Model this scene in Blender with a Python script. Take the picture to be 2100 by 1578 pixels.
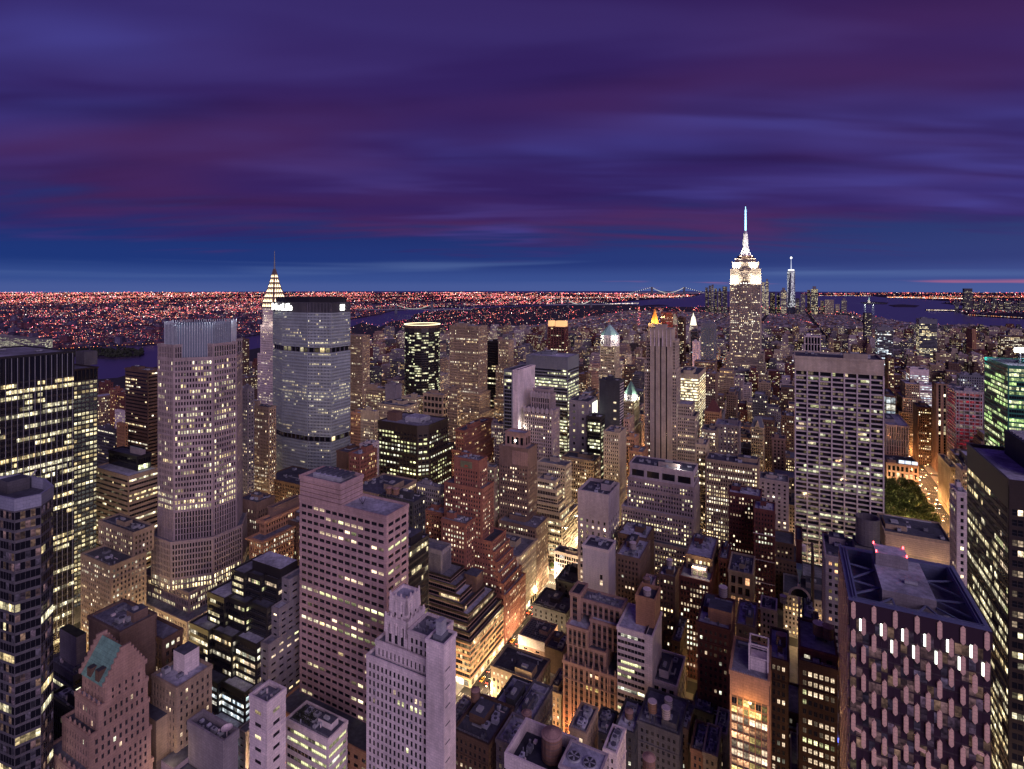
import bpy, math, random
import numpy as np
R = math.radians
for o in list(bpy.data.objects):
    bpy.data.objects.remove(o)
SC = bpy.context.scene
COL = SC.collection

# ---------------------------------------------------------------- camera
# World frame: +X crosstown (west), +Y down the avenues (south), +Z up, metres.
FPX, CX, HY, CAMH, YAW = 1110.0, 1050.0, 588.0, 260.0, R(27.1)
cam_data = bpy.data.cameras.new('camera')
cam_data.sensor_fit = 'HORIZONTAL'
cam_data.sensor_width = 36.0
cam_data.lens = 36.0 * FPX / 2100.0
cam_data.shift_y = -(789.0 - HY) / 2100.0
cam_data.clip_start = 1.0
cam_data.clip_end = 80000.0
cam = bpy.data.objects.new('camera', cam_data)
cam.location = (0, 0, CAMH)
cam.rotation_euler = (R(90), 0, YAW)
COL.objects.link(cam)
SC.camera = cam

# ---------------------------------------------------------------- exposure
SC.view_settings.view_transform = 'Standard'
SC.view_settings.look = 'None'
SC.view_settings.exposure = 0.65
SC.view_settings.gamma = 1.0
SC.view_settings.use_curve_mapping = False
SC.render.engine = 'CYCLES'
SC.cycles.max_bounces = 4
SC.cycles.diffuse_bounces = 2
SC.cycles.glossy_bounces = 2
SC.cycles.transmission_bounces = 2
SC.cycles.sample_clamp_indirect = 1.2
SC.cycles.sample_clamp_direct = 0.0
SC.cycles.use_denoising = True
SC.cycles.use_light_tree = True
SC.cycles.caustics_reflective = False
SC.cycles.caustics_refractive = False

# ---------------------------------------------------------------- world
SUN_EL, SUN_AZ = R(38), R(0)
def build_world():
    w = bpy.data.worlds.new('World')
    SC.world = w
    w.use_nodes = True
    nt = w.node_tree
    nt.nodes.clear()
    N, L = nt.nodes.new, nt.links.new
    def math_(op, a, b=None, c=None):
        n = N('ShaderNodeMath'); n.operation = op
        for i, x in enumerate((a, b, c)):
            if x is None: continue
            if isinstance(x, (int, float)): n.inputs[i].default_value = x
            else: L(x, n.inputs[i])
        return n.outputs[0]
    def ramp(fac, stops, interp='EASE'):
        n = N('ShaderNodeValToRGB'); n.color_ramp.interpolation = interp
        els = n.color_ramp.elements
        while len(els) < len(stops): els.new(0.5)
        for e, (p, c) in zip(els, stops):
            e.position = p; e.color = (c[0], c[1], c[2], 1)
        L(fac, n.inputs[0]); return n.outputs[0]
    def mix(fac, a, b, mode='MIX'):
        n = N('ShaderNodeMix'); n.data_type = 'RGBA'; n.blend_type = mode
        if isinstance(fac, (int, float)): n.inputs[0].default_value = fac
        else: L(fac, n.inputs[0])
        for i, x in ((6, a), (7, b)):
            if isinstance(x, tuple): n.inputs[i].default_value = (*x, 1)
            else: L(x, n.inputs[i])
        return n.outputs[2]
    def noise(vec, scale, detail=3, rough=0.5, dist=0.0):
        n = N('ShaderNodeTexNoise'); n.noise_dimensions = '3D'
        n.inputs['Scale'].default_value = scale; n.inputs['Detail'].default_value = detail
        n.inputs['Roughness'].default_value = rough; n.inputs['Distortion'].default_value = dist
        L(vec, n.inputs['Vector']); return n.outputs[0]
    tc = N('ShaderNodeTexCoord')
    rot = N('ShaderNodeVectorRotate'); rot.rotation_type = 'Z_AXIS'
    rot.inputs['Angle'].default_value = -YAW
    L(tc.outputs['Generated'], rot.inputs['Vector'])
    sep = N('ShaderNodeSeparateXYZ'); L(rot.outputs[0], sep.inputs[0])
    x, y, z = sep.outputs
    hor = math_('SQRT', math_('ADD', math_('MULTIPLY', x, x), math_('MULTIPLY', y, y)))
    el = math_('DIVIDE', z, math_('MAXIMUM', hor, 0.05))          # tan(elevation)
    zz = math_('MAXIMUM', math_('ABSOLUTE', z), 0.0)
    zc = math_('ADD', zz, 0.10)
    # the cloud deck: direction projected on a flat layer, drawn out by the wind across the view
    px_ = math_('DIVIDE', x, zc); py_ = math_('DIVIDE', y, zc)
    def cvec(ax, ay, sx, sy, off, skew=0.0):
        c = N('ShaderNodeCombineXYZ')
        L(math_('ADD', math_('MULTIPLY', ax, sx), math_('MULTIPLY', ay, skew)), c.inputs[0])
        L(math_('MULTIPLY', ay, sy), c.inputs[1]); c.inputs[2].default_value = off
        return c.outputs[0]
    n_big = noise(cvec(px_, py_, 0.30, 0.62, 3.7, 0.06), 1.0, 3, 0.5, 0.25)
    n_mid = noise(cvec(px_, py_, 0.40, 1.15, 9.1, -0.10), 1.3, 3, 0.45, 0.35)
    n_red = noise(cvec(px_, py_, 0.36, 0.8, 21.3, 0.0), 0.9, 2, 0.5, 0.2)
    n_fine = noise(cvec(px_, py_, 0.55, 2.1, 5.0, 0.2), 1.5, 2, 0.45, 0.3)
    # clear dusk sky under and between the clouds
    nish = N('ShaderNodeTexSky'); nish.sky_type = 'NISHITA'; nish.sun_disc = False
    nish.sun_elevation = R(-2.5); nish.sun_rotation = R(60); nish.altitude = 250
    nb = mix(1.0, nish.outputs[0], (0.05, 0.05, 0.05), 'MULTIPLY')
    clear = ramp(el, [(0.0, (0.060, 0.098, 0.30)), (0.014, (0.036, 0.074, 0.265)), (0.045, (0.012, 0.036, 0.185)), (0.10, (0.008, 0.026, 0.155)), (0.17, (0.014, 0.032, 0.18)), (0.6, (0.042, 0.045, 0.235))])
    clear = mix(1.0, clear, nb, 'ADD')
    # broken clouds: violet bodies, redder where they catch the glow, blue gaps
    body = ramp(n_mid, [(0.25, (0.020, 0.0088, 0.074)), (0.5, (0.035, 0.0165, 0.116)), (0.74, (0.054, 0.034, 0.185))])
    redd = ramp(n_red, [(0.40, (0, 0, 0)), (0.66, (1, 1, 1))])
    low = ramp(el, [(0.05, (1, 1, 1)), (0.30, (0.85, 0.85, 0.85)), (0.55, (0.35, 0.35, 0.35))])
    rfac = math_('MULTIPLY', math_('MULTIPLY', redd, low), 0.68)
    body = mix(rfac, body, (0.078, 0.023, 0.098))
    gap = ramp(n_big, [(0.45, (0, 0, 0)), (0.70, (1, 1, 1))])
    gapc = ramp(n_fine, [(0.32, (0.031, 0.024, 0.145)), (0.68, (0.066, 0.066, 0.335))])
    hi = ramp(el, [(0.10, (1, 1, 1)), (0.34, (0.85, 0.85, 0.85)), (0.52, (0.18, 0.18, 0.18))])
    body = mix(math_('MULTIPLY', math_('SUBTRACT', 1.0, hi), 0.55), body, (0.019, 0.0095, 0.082))
    clouds = mix(math_('MULTIPLY', math_('MULTIPLY', gap, hi), 0.72), body, gapc)
    edge = math_('ADD', math_('SUBTRACT', el, 0.062), math_('ADD', math_('MULTIPLY', math_('SUBTRACT', n_mid, 0.5), 0.16), math_('MULTIPLY', math_('SUBTRACT', n_fine, 0.5), 0.10)))
    cov = ramp(edge, [(0.0, (0, 0, 0)), (0.075, (1, 1, 1))])
    sky = mix(cov, clear, clouds)
    # thin bright bands low over the horizon
    strat = noise(cvec(x, el, 1.0, 26.0, 2.0), 1.5, 2, 0.5)
    lowm = ramp(el, [(0.008, (0.3, 0.3, 0.3)), (0.03, (1, 1, 1)), (0.055, (0, 0, 0))])
    sm = math_('MULTIPLY', ramp(strat, [(0.5, (0, 0, 0)), (0.72, (1, 1, 1))]), lowm)
    sky = mix(math_('MULTIPLY', sm, 0.6), sky, (0.115, 0.185, 0.41))
    # afterglow: the sun has gone down to the right, a rosy seam on the horizon there
    pk = noise(cvec(x, el, 4.4, 70.0, 4.0), 1.2, 2, 0.5)
    pkm = ramp(el, [(0.0, (0.5, 0.5, 0.5)), (0.006, (1, 1, 1)), (0.013, (0, 0, 0))])
    az = ramp(math_('DIVIDE', x, math_('MAXIMUM', y, 0.05)), [(0.12, (0, 0, 0)), (0.30, (1, 1, 1))])
    pf = math_('MULTIPLY', math_('MULTIPLY', ramp(pk, [(0.53, (0, 0, 0)), (0.68, (1, 1, 1))]), pkm), az)
    sky = mix(math_('MULTIPLY', pf, 0.85), sky, (0.42, 0.125, 0.235))
    bg = N('ShaderNodeBackground'); bg.inputs['Strength'].default_value = 0.65
    L(sky, bg.inputs['Color'])
    out = N('ShaderNodeOutputWorld'); L(bg.outputs[0], out.inputs[0])
build_world()

# ---------------------------------------------------------------- soft dusk light from the afterglow sky
sun_d = bpy.data.lights.new('sun', 'SUN')
sun_d.energy = 1.1
sun_d.angle = R(50)
sun_d.color = (0.95, 0.72, 1.0)
sun = bpy.data.objects.new('sun', sun_d)
COL.objects.link(sun)
_sd = (-0.74, 0.60, -0.40)          # travels east, south and down
_l = math.sqrt(sum(c * c for c in _sd))
from mathutils import Vector, Matrix
sun.rotation_euler = Vector(_sd).to_track_quat('-Z', 'Y').to_euler()

# ---------------------------------------------------------------- helpers: measuring
_F = (-math.sin(YAW), math.cos(YAW)); _Rt = (math.cos(YAW), math.sin(YAW))
def tt(px): return (px - CX) / FPX
def gp(px, d):
    t = tt(px); return (d * (_F[0] + _Rt[0] * t), d * (_F[1] + _Rt[1] * t))
def xy(px, py, z=0.0):
    return gp(px, (CAMH - z) * FPX / (py - HY))
def dY(px, Y): return Y / (_F[1] + _Rt[1] * tt(px))
def atY(px, Y):
    return dY(px, Y) * (_F[0] + _Rt[0] * tt(px))
def atX(px, X):
    t = tt(px); d = X / (_F[0] + _Rt[0] * t); return d * (_F[1] + _Rt[1] * t)
def hz(py, d): return CAMH - (py - HY) * d / FPX

# ---------------------------------------------------------------- helpers: mesh
class MB:
    def __init__(s):
        s.v = []; s.f = []; s.m = []; s.g = []; s.uv = []
    def face(s, pts, m=0, g=(0, 0, 0, 0), uv=None):
        n = len(s.v); s.v.extend(pts); s.f.append(tuple(range(n, n + len(pts))))
        s.m.append(m); s.g.append(g); s.uv.append(uv)
    def box(s, x0, x1, y0, y1, z0, z1, m=0, mtop=None, bottom=False, g=(0, 0, 0, 0)):
        s.prism([(x0, y0), (x1, y0), (x1, y1), (x0, y1)], z0, z1, m, mtop, bottom, g)
    def prism(s, poly, z0, z1, m=0, mtop=None, bottom=False, g=(0, 0, 0, 0), top=True):
        n = len(poly)
        for i in range(n):
            a, b = poly[i], poly[(i + 1) % n]
            s.face([(a[0], a[1], z0), (b[0], b[1], z0), (b[0], b[1], z1), (a[0], a[1], z1)], m, g)
        if top: s.face([(p[0], p[1], z1) for p in poly], m if mtop is None else mtop, g)
        if bottom: s.face([(p[0], p[1], z0) for p in reversed(poly)], m, g)
    def frustum(s, poly0, z0, poly1, z1, m=0, top=True, g=(0, 0, 0, 0)):
        n = len(poly0)
        for i in range(n):
            j = (i + 1) % n
            s.face([(*poly0[i], z0), (*poly0[j], z0), (*poly1[j], z1), (*poly1[i], z1)], m, g)
        if top: s.face([(*p, z1) for p in poly1], m, g)
    def cone(s, poly, z0, apex, m=0, g=(0, 0, 0, 0)):
        n = len(poly)
        for i in range(n):
            j = (i + 1) % n
            s.face([(*poly[i], z0), (*poly[j], z0), apex], m, g)
    def bar(s, a, b, r, m=0, n=4, r2=None, g=(0, 0, 0, 0)):
        a = Vector(a); b = Vector(b); d = (b - a).normalized()
        u = d.orthogonal().normalized(); w = d.cross(u)
        r2 = r if r2 is None else r2
        ra = [a + r * (math.cos(k * 2 * math.pi / n) * u + math.sin(k * 2 * math.pi / n) * w) for k in range(n)]
        rb = [b + r2 * (math.cos(k * 2 * math.pi / n) * u + math.sin(k * 2 * math.pi / n) * w) for k in range(n)]
        for k in range(n):
            j = (k + 1) % n
            s.face([tuple(ra[k]), tuple(ra[j]), tuple(rb[j]), tuple(rb[k])], m, g)
        s.face([tuple(p) for p in rb], m, g); s.face([tuple(p) for p in reversed(ra)], m, g)
    def mesh(s, name, mats, origin=(0, 0, 0)):
        me = bpy.data.meshes.new(name)
        nv, nf = len(s.v), len(s.f)
        if nf == 0: return me
        v = np.asarray(s.v, dtype=np.float64) - np.asarray(origin, dtype=np.float64)
        cnt = np.fromiter((len(f) for f in s.f), dtype=np.int32, count=nf)
        st = np.zeros(nf, dtype=np.int32); st[1:] = np.cumsum(cnt)[:-1]
        me.vertices.add(nv); me.vertices.foreach_set('co', v.astype(np.float32).ravel())
        tot = int(cnt.sum())
        me.loops.add(tot)
        me.loops.foreach_set('vertex_index', np.arange(tot, dtype=np.int32))
        me.polygons.add(nf); me.polygons.foreach_set('loop_start', st)
        me.polygons.foreach_set('material_index', np.asarray(s.m, dtype=np.int32))
        for m in mats: me.materials.append(m)
        if any(u is not None for u in s.uv) or any(g[0] or g[1] or g[2] for g in s.g):
            at = me.attributes.new('glow', 'FLOAT_COLOR', 'FACE')
            at.data.foreach_set('color', np.asarray(s.g, dtype=np.float32).ravel())
            ul = me.uv_layers.new(name='UVMap')
            uv = np.zeros((tot, 2), dtype=np.float32)
            for i, u in enumerate(s.uv):
                if u is not None: uv[st[i]:st[i] + 4] = u
            ul.data.foreach_set('uv', uv.ravel())
        me.update(calc_edges=True)
        return me

def obj(name, me, parent=None, loc=None, rz=0.0):
    o = bpy.data.objects.new(name, me); COL.objects.link(o)
    if parent is not None: o.parent = parent
    if loc is not None: o.location = loc
    if rz: o.rotation_euler = (0, 0, rz)
    return o
def tag(o, label=None, cat=None, group=None, kind=None):
    if label: o['label'] = label
    if cat: o['category'] = cat
    if group: o['group'] = group
    if kind: o['kind'] = kind
    return o
def root(name, loc, label, cat, group=None, rz=0.0):
    o = obj(name, None, None, loc, rz); o.empty_display_size = 1.0
    return tag(o, label, cat, group)

# ---------------------------------------------------------------- materials
MATS = {}
def _nt(name):
    m = bpy.data.materials.new(name); m.use_nodes = True
    nt = m.node_tree; b = nt.nodes['Principled BSDF']
    return m, nt, b
def _noise_mul(nt, col, scale, lo, hi, detail=4, coord='Object', stretch=None):
    tc = nt.nodes.new('ShaderNodeTexCoord')
    vec = tc.outputs[coord]
    if stretch:
        mp = nt.nodes.new('ShaderNodeMapping'); mp.inputs['Scale'].default_value = stretch
        nt.links.new(vec, mp.inputs[0]); vec = mp.outputs[0]
    n = nt.nodes.new('ShaderNodeTexNoise'); n.inputs['Scale'].default_value = scale; n.inputs['Detail'].default_value = detail
    nt.links.new(vec, n.inputs['Vector'])
    mr = nt.nodes.new('ShaderNodeMapRange'); mr.inputs[1].default_value = 0.3; mr.inputs[2].default_value = 0.7
    mr.inputs[3].default_value = lo; mr.inputs[4].default_value = hi
    nt.links.new(n.outputs[0], mr.inputs[0])
    mx = nt.nodes.new('ShaderNodeMix'); mx.data_type = 'RGBA'; mx.blend_type = 'MULTIPLY'; mx.inputs[0].default_value = 1
    if isinstance(col, tuple): mx.inputs[6].default_value = (*col, 1)
    else: nt.links.new(col, mx.inputs[6])
    nt.links.new(mr.outputs[0], mx.inputs[7])
    return mx.outputs[2]
def _joints(nt, col):
    """masonry courses: blocks a little apart in tone with darker joints, on walls facing either way"""
    tc = nt.nodes.new('ShaderNodeTexCoord'); sp = nt.nodes.new('ShaderNodeSeparateXYZ'); nt.links.new(tc.outputs['Object'], sp.inputs[0])
    ad = nt.nodes.new('ShaderNodeMath'); ad.operation = 'ADD'; nt.links.new(sp.outputs[0], ad.inputs[0]); nt.links.new(sp.outputs[1], ad.inputs[1])
    cb = nt.nodes.new('ShaderNodeCombineXYZ'); nt.links.new(ad.outputs[0], cb.inputs[0]); nt.links.new(sp.outputs[2], cb.inputs[1])
    br = nt.nodes.new('ShaderNodeTexBrick'); br.inputs['Scale'].default_value = 1.0; br.inputs['Brick Width'].default_value = 2.2; br.inputs['Row Height'].default_value = 1.15
    br.inputs['Mortar Size'].default_value = .05; br.inputs['Color1'].default_value = (1.06, 1.05, 1.04, 1); br.inputs['Color2'].default_value = (.90, .90, .91, 1); br.inputs['Mortar'].default_value = (.62, .62, .64, 1)
    nt.links.new(cb.outputs[0], br.inputs['Vector'])
    mx = nt.nodes.new('ShaderNodeMix'); mx.data_type = 'RGBA'; mx.blend_type = 'MULTIPLY'; mx.inputs[0].default_value = 1
    nt.links.new(col, mx.inputs[6]); nt.links.new(br.outputs[0], mx.inputs[7]); return mx.outputs[2]
def wall(name, col, rough=0.85, spec=0.25, var=0.22):
    if name in MATS: return MATS[name]
    m, nt, b = _nt(name)
    c = _noise_mul(nt, col, 0.05, 1 - var, 1 + var, 5)
    c = _noise_mul(nt, c, 0.5, 1 - var * 0.6, 1 + var * 0.6, 4, stretch=(1, 1, 0.18))   # rain streaks
    c = _noise_mul(nt, c, 2.5, 0.9, 1.1, 2)
    c = _joints(nt, c)
    nt.links.new(c, b.inputs['Base Color'])
    b.inputs['Roughness'].default_value = rough
    b.inputs['Specular IOR Level'].default_value = spec
    MATS[name] = m; return m
def glass(name, col=(0.012, 0.014, 0.022), rough=0.06, spec=0.6, bump=0.02):
    if name in MATS: return MATS[name]
    m, nt, b = _nt(name)
    b.inputs['Base Color'].default_value = (*col, 1)
    b.inputs['Roughness'].default_value = rough
    b.inputs['Specular IOR Level'].default_value = spec
    tc = nt.nodes.new('ShaderNodeTexCoord')
    n = nt.nodes.new('ShaderNodeTexNoise'); n.inputs['Scale'].default_value = 0.22; n.inputs['Detail'].default_value = 2
    nt.links.new(tc.outputs['Object'], n.inputs['Vector'])
    bp = nt.nodes.new('ShaderNodeBump'); bp.inputs['Strength'].default_value = bump * 10; bp.inputs['Distance'].default_value = 0.15
    nt.links.new(n.outputs[0], bp.inputs['Height']); nt.links.new(bp.outputs[0], b.inputs['Normal'])
    MATS[name] = m; return m
def emit(name, col, strength):
    if name in MATS: return MATS[name]
    m, nt, b = _nt(name)
    b.inputs['Base Color'].default_value = (0.05, 0.05, 0.05, 1)
    b.inputs['Emission Color'].default_value = (*col, 1)
    b.inputs['Emission Strength'].default_value = strength
    m.cycles.emission_sampling = 'NONE'
    MATS[name] = m; return m
def window_mat():
    """Window glass; the face attribute 'glow' is the light of the room behind it, or a faint glow painted on unlit panes."""
    m, nt, b = _nt('window_glass')
    b.inputs['Base Color'].default_value = (0.010, 0.011, 0.016, 1)
    b.inputs['Roughness'].default_value = 0.07
    b.inputs['Specular IOR Level'].default_value = 0.55
    L = nt.links.new
    at = nt.nodes.new('ShaderNodeAttribute'); at.attribute_name = 'glow'
    uv = nt.nodes.new('ShaderNodeUVMap')
    # furniture, people and partitions: blotches in the room, and the bright ceiling near the top of the pane
    n = nt.nodes.new('ShaderNodeTexNoise'); n.inputs['Scale'].default_value = 2.6; n.inputs['Detail'].default_value = 3
    L(uv.outputs[0], n.inputs['Vector'])
    mr = nt.nodes.new('ShaderNodeMapRange'); mr.inputs[1].default_value = 0.34; mr.inputs[2].default_value = 0.62
    mr.inputs[3].default_value = 0.35; mr.inputs[4].default_value = 1.25
    L(n.outputs[0], mr.inputs[0])
    sp = nt.nodes.new('ShaderNodeSeparateXYZ'); L(uv.outputs[0], sp.inputs[0])
    fr = nt.nodes.new('ShaderNodeMath'); fr.operation = 'FRACT'; L(sp.outputs[1], fr.inputs[0])
    mr2 = nt.nodes.new('ShaderNodeMapRange'); mr2.inputs[1].default_value = 0.1; mr2.inputs[2].default_value = 0.75
    mr2.inputs[3].default_value = 0.55; mr2.inputs[4].default_value = 1.15
    L(fr.outputs[0], mr2.inputs[0])
    mu0 = nt.nodes.new('ShaderNodeMath'); mu0.operation = 'MULTIPLY'; L(mr.outputs[0], mu0.inputs[0]); L(mr2.outputs[0], mu0.inputs[1])
    # blinds let down to a different height in every window
    fl = nt.nodes.new('ShaderNodeVectorMath'); fl.operation = 'FLOOR'; L(uv.outputs[0], fl.inputs[0])
    wn = nt.nodes.new('ShaderNodeTexWhiteNoise'); wn.noise_dimensions = '3D'; L(fl.outputs[0], wn.inputs['Vector'])
    lv = nt.nodes.new('ShaderNodeMath'); lv.operation = 'MULTIPLY_ADD'; lv.inputs[1].default_value = 1.3; lv.inputs[2].default_value = .15; L(wn.outputs[0], lv.inputs[0])
    gt = nt.nodes.new('ShaderNodeMath'); gt.operation = 'GREATER_THAN'; L(fr.outputs[0], gt.inputs[0]); L(lv.outputs[0], gt.inputs[1])
    bl = nt.nodes.new('ShaderNodeMath'); bl.operation = 'MULTIPLY_ADD'; bl.inputs[1].default_value = -.62; bl.inputs[2].default_value = 1.0; L(gt.outputs[0], bl.inputs[0])
    mu = nt.nodes.new('ShaderNodeMath'); mu.operation = 'MULTIPLY'; L(mu0.outputs[0], mu.inputs[0]); L(bl.outputs[0], mu.inputs[1])
    L(at.outputs['Color'], b.inputs['Emission Color']); L(mu.outputs[0], b.inputs['Emission Strength'])
    m.cycles.emission_sampling = 'NONE'
    return m
WIN = window_mat()
MATS['win'] = WIN
C = {
 'pink': (.45, .31, .30), 'lilac': (.34, .275, .27), 'lime': (.44, .37, .29), 'tan': (.33, .25, .175), 'brown': (.20, .135, .105),
 'umber': (.13, .08, .06), 'red': (.25, .105, .075), 'dkred': (.135, .050, .048), 'white': (.66, .57, .57), 'conc': (.42, .36, .37),
 'grey': (.22, .20, .22), 'dkgrey': (.10, .095, .11), 'black': (.022, .019, .022), 'bronze': (.035, .024, .020), 'cream': (.46, .38, .26),
 'orange': (.42, .23, .13), 'steel': (.16, .17, .20), 'copper': (.16, .30, .26), 'slate': (.05, .05, .06), 'rose': (.36, .235, .19),
}
def W_(k):
    if k in ('black', 'bronze', 'steel'): return wall('metal_' + k, C[k], 0.45, 0.5, 0.12)
    return wall('wall_' + k, C[k])
ROOFD = wall('roof_dark', (.075, .078, .105), 0.9, 0.2, 0.4)
ROOFL = wall('roof_light', (.36, .37, .44), 0.9, 0.2, 0.5)
ROOFG = wall('roof_gravel', (.165, .17, .205), 0.95, 0.15, 0.45)
METAL = wall('galvanised', (.33, .34, .37), 0.5, 0.5, 0.2)
RUST = wall('tank_wood', (.20, .115, .085), 0.9, 0.2, 0.3)
# ---------------------------------------------------------------- helpers: facades
PAL = {
 'warm': [(1, .80, .46), (1, .86, .58), (1, .74, .40), (1, .9, .68)],
 'office': [(1, .84, .48), (1, .90, .60), (1, .87, .52), (1, .76, .38)],
 'green': [(1, .97, .56), (1, .98, .66), (.92, .97, .58), (1, .92, .56)],
 'amber': [(1, .62, .24), (1, .70, .34), (1, .78, .45)],
 'red': [(1, .10, .16), (1, .06, .10), (1, .2, .22), (1, .75, .6)],
 'cool': [(.72, .88, 1), (.85, .95, 1), (1, .95, .8)],
 'lime': [(.66, 1, .34), (.80, 1, .44), (.72, .95, .40), (.95, 1, .55)],
 'city': [(1, .78, .46), (1, .88, .64), (1, .66, .34), (1, .5, .28), (.9, .93, 1)],
}
BASE = dict(fl=3.7, bw=3.2, wf=.52, hf=.55, pp=.28, sp=.14, wm='lime', core=None, p=.22, full=.05, run=1.6, pal='office', gain=1.0,
            edge=.8, top=1.2, base=0.0, sill=.5, par=1.1, roof=None, ind=False, out=.12, dim=.0, fmin=.25)
def S(**k):
    d = dict(BASE); d.update(k); return d
ST = {
 'masonry': S(),
 'brick': S(wm='brown', bw=2.9, wf=.46, hf=.52, pal='warm'),
 'fin': S(bw=2.4, wf=.5, hf=.62, pp=.55, sp=.12),
 'band': S(bw=1.6, wf=.94, hf=.5, pp=.05, sp=.25, run=4),
 'curtain': S(bw=1.6, wf=.93, hf=.66, pp=.18, sp=.05, wm='black', run=3, p=.25),
 'blank': S(p=0, wf=0),
}
def offset(poly, o):
    n = len(poly); out = []
    for i in range(n):
        p0, p1, p2 = poly[i - 1], poly[i], poly[(i + 1) % n]
        def nn(a, b):
            dx, dy = b[0] - a[0], b[1] - a[1]; l = math.hypot(dx, dy) or 1
            return dy / l, -dx / l
        a, b = nn(p0, p1), nn(p1, p2)
        k = 1 + a[0] * b[0] + a[1] * b[1]
        k = max(k, .3)
        out.append((p1[0] + o * (a[0] + b[0]) / k, p1[1] + o * (a[1] + b[1]) / k))
    return out
def rpoly(x0, x1, y0, y1): return [(x0, y0), (x1, y0), (x1, y1), (x0, y1)]

_wcache = {}
def window_mesh(w, h, g, mat_frame, bars):
    key = (round(w, 2), round(h, 2), tuple(round(c, 2) for c in g), mat_frame.name, bars)
    if key in _wcache: return _wcache[key]
    b = MB(); r = random.Random(hash(key) & 0xffff)
    u0, v0 = r.randint(0, 60), r.randint(0, 60)
    b.face([(-w / 2, 0, -h / 2), (w / 2, 0, -h / 2), (w / 2, 0, h / 2), (-w / 2, 0, h / 2)], 0, (*g, 1),
           ((u0, v0), (u0 + w / h, v0), (u0 + w / h, v0 + .999), (u0, v0 + .999)))
    t = .05
    def bar(x0, x1, z0, z1, d):
        b.face([(x0, -d, z0), (x1, -d, z0), (x1, -d, z1), (x0, -d, z1)], 1)
        b.face([(x0, -d, z1), (x1, -d, z1), (x1, 0, z1), (x0, 0, z1)], 1)
    bar(-w / 2, w / 2, -h / 2 - .08, -h / 2 + .06, .10)
    for k in range(1, bars + 1):
        x = -w / 2 + w * k / (bars + 1); bar(x - t, x + t, -h / 2 + .07, h / 2, .05)
    if bars == 0: bar(-w / 2, w / 2, -t, t, .05)
    me = b.mesh('window', [WIN, mat_frame]); _wcache[key] = me
    return me

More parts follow.
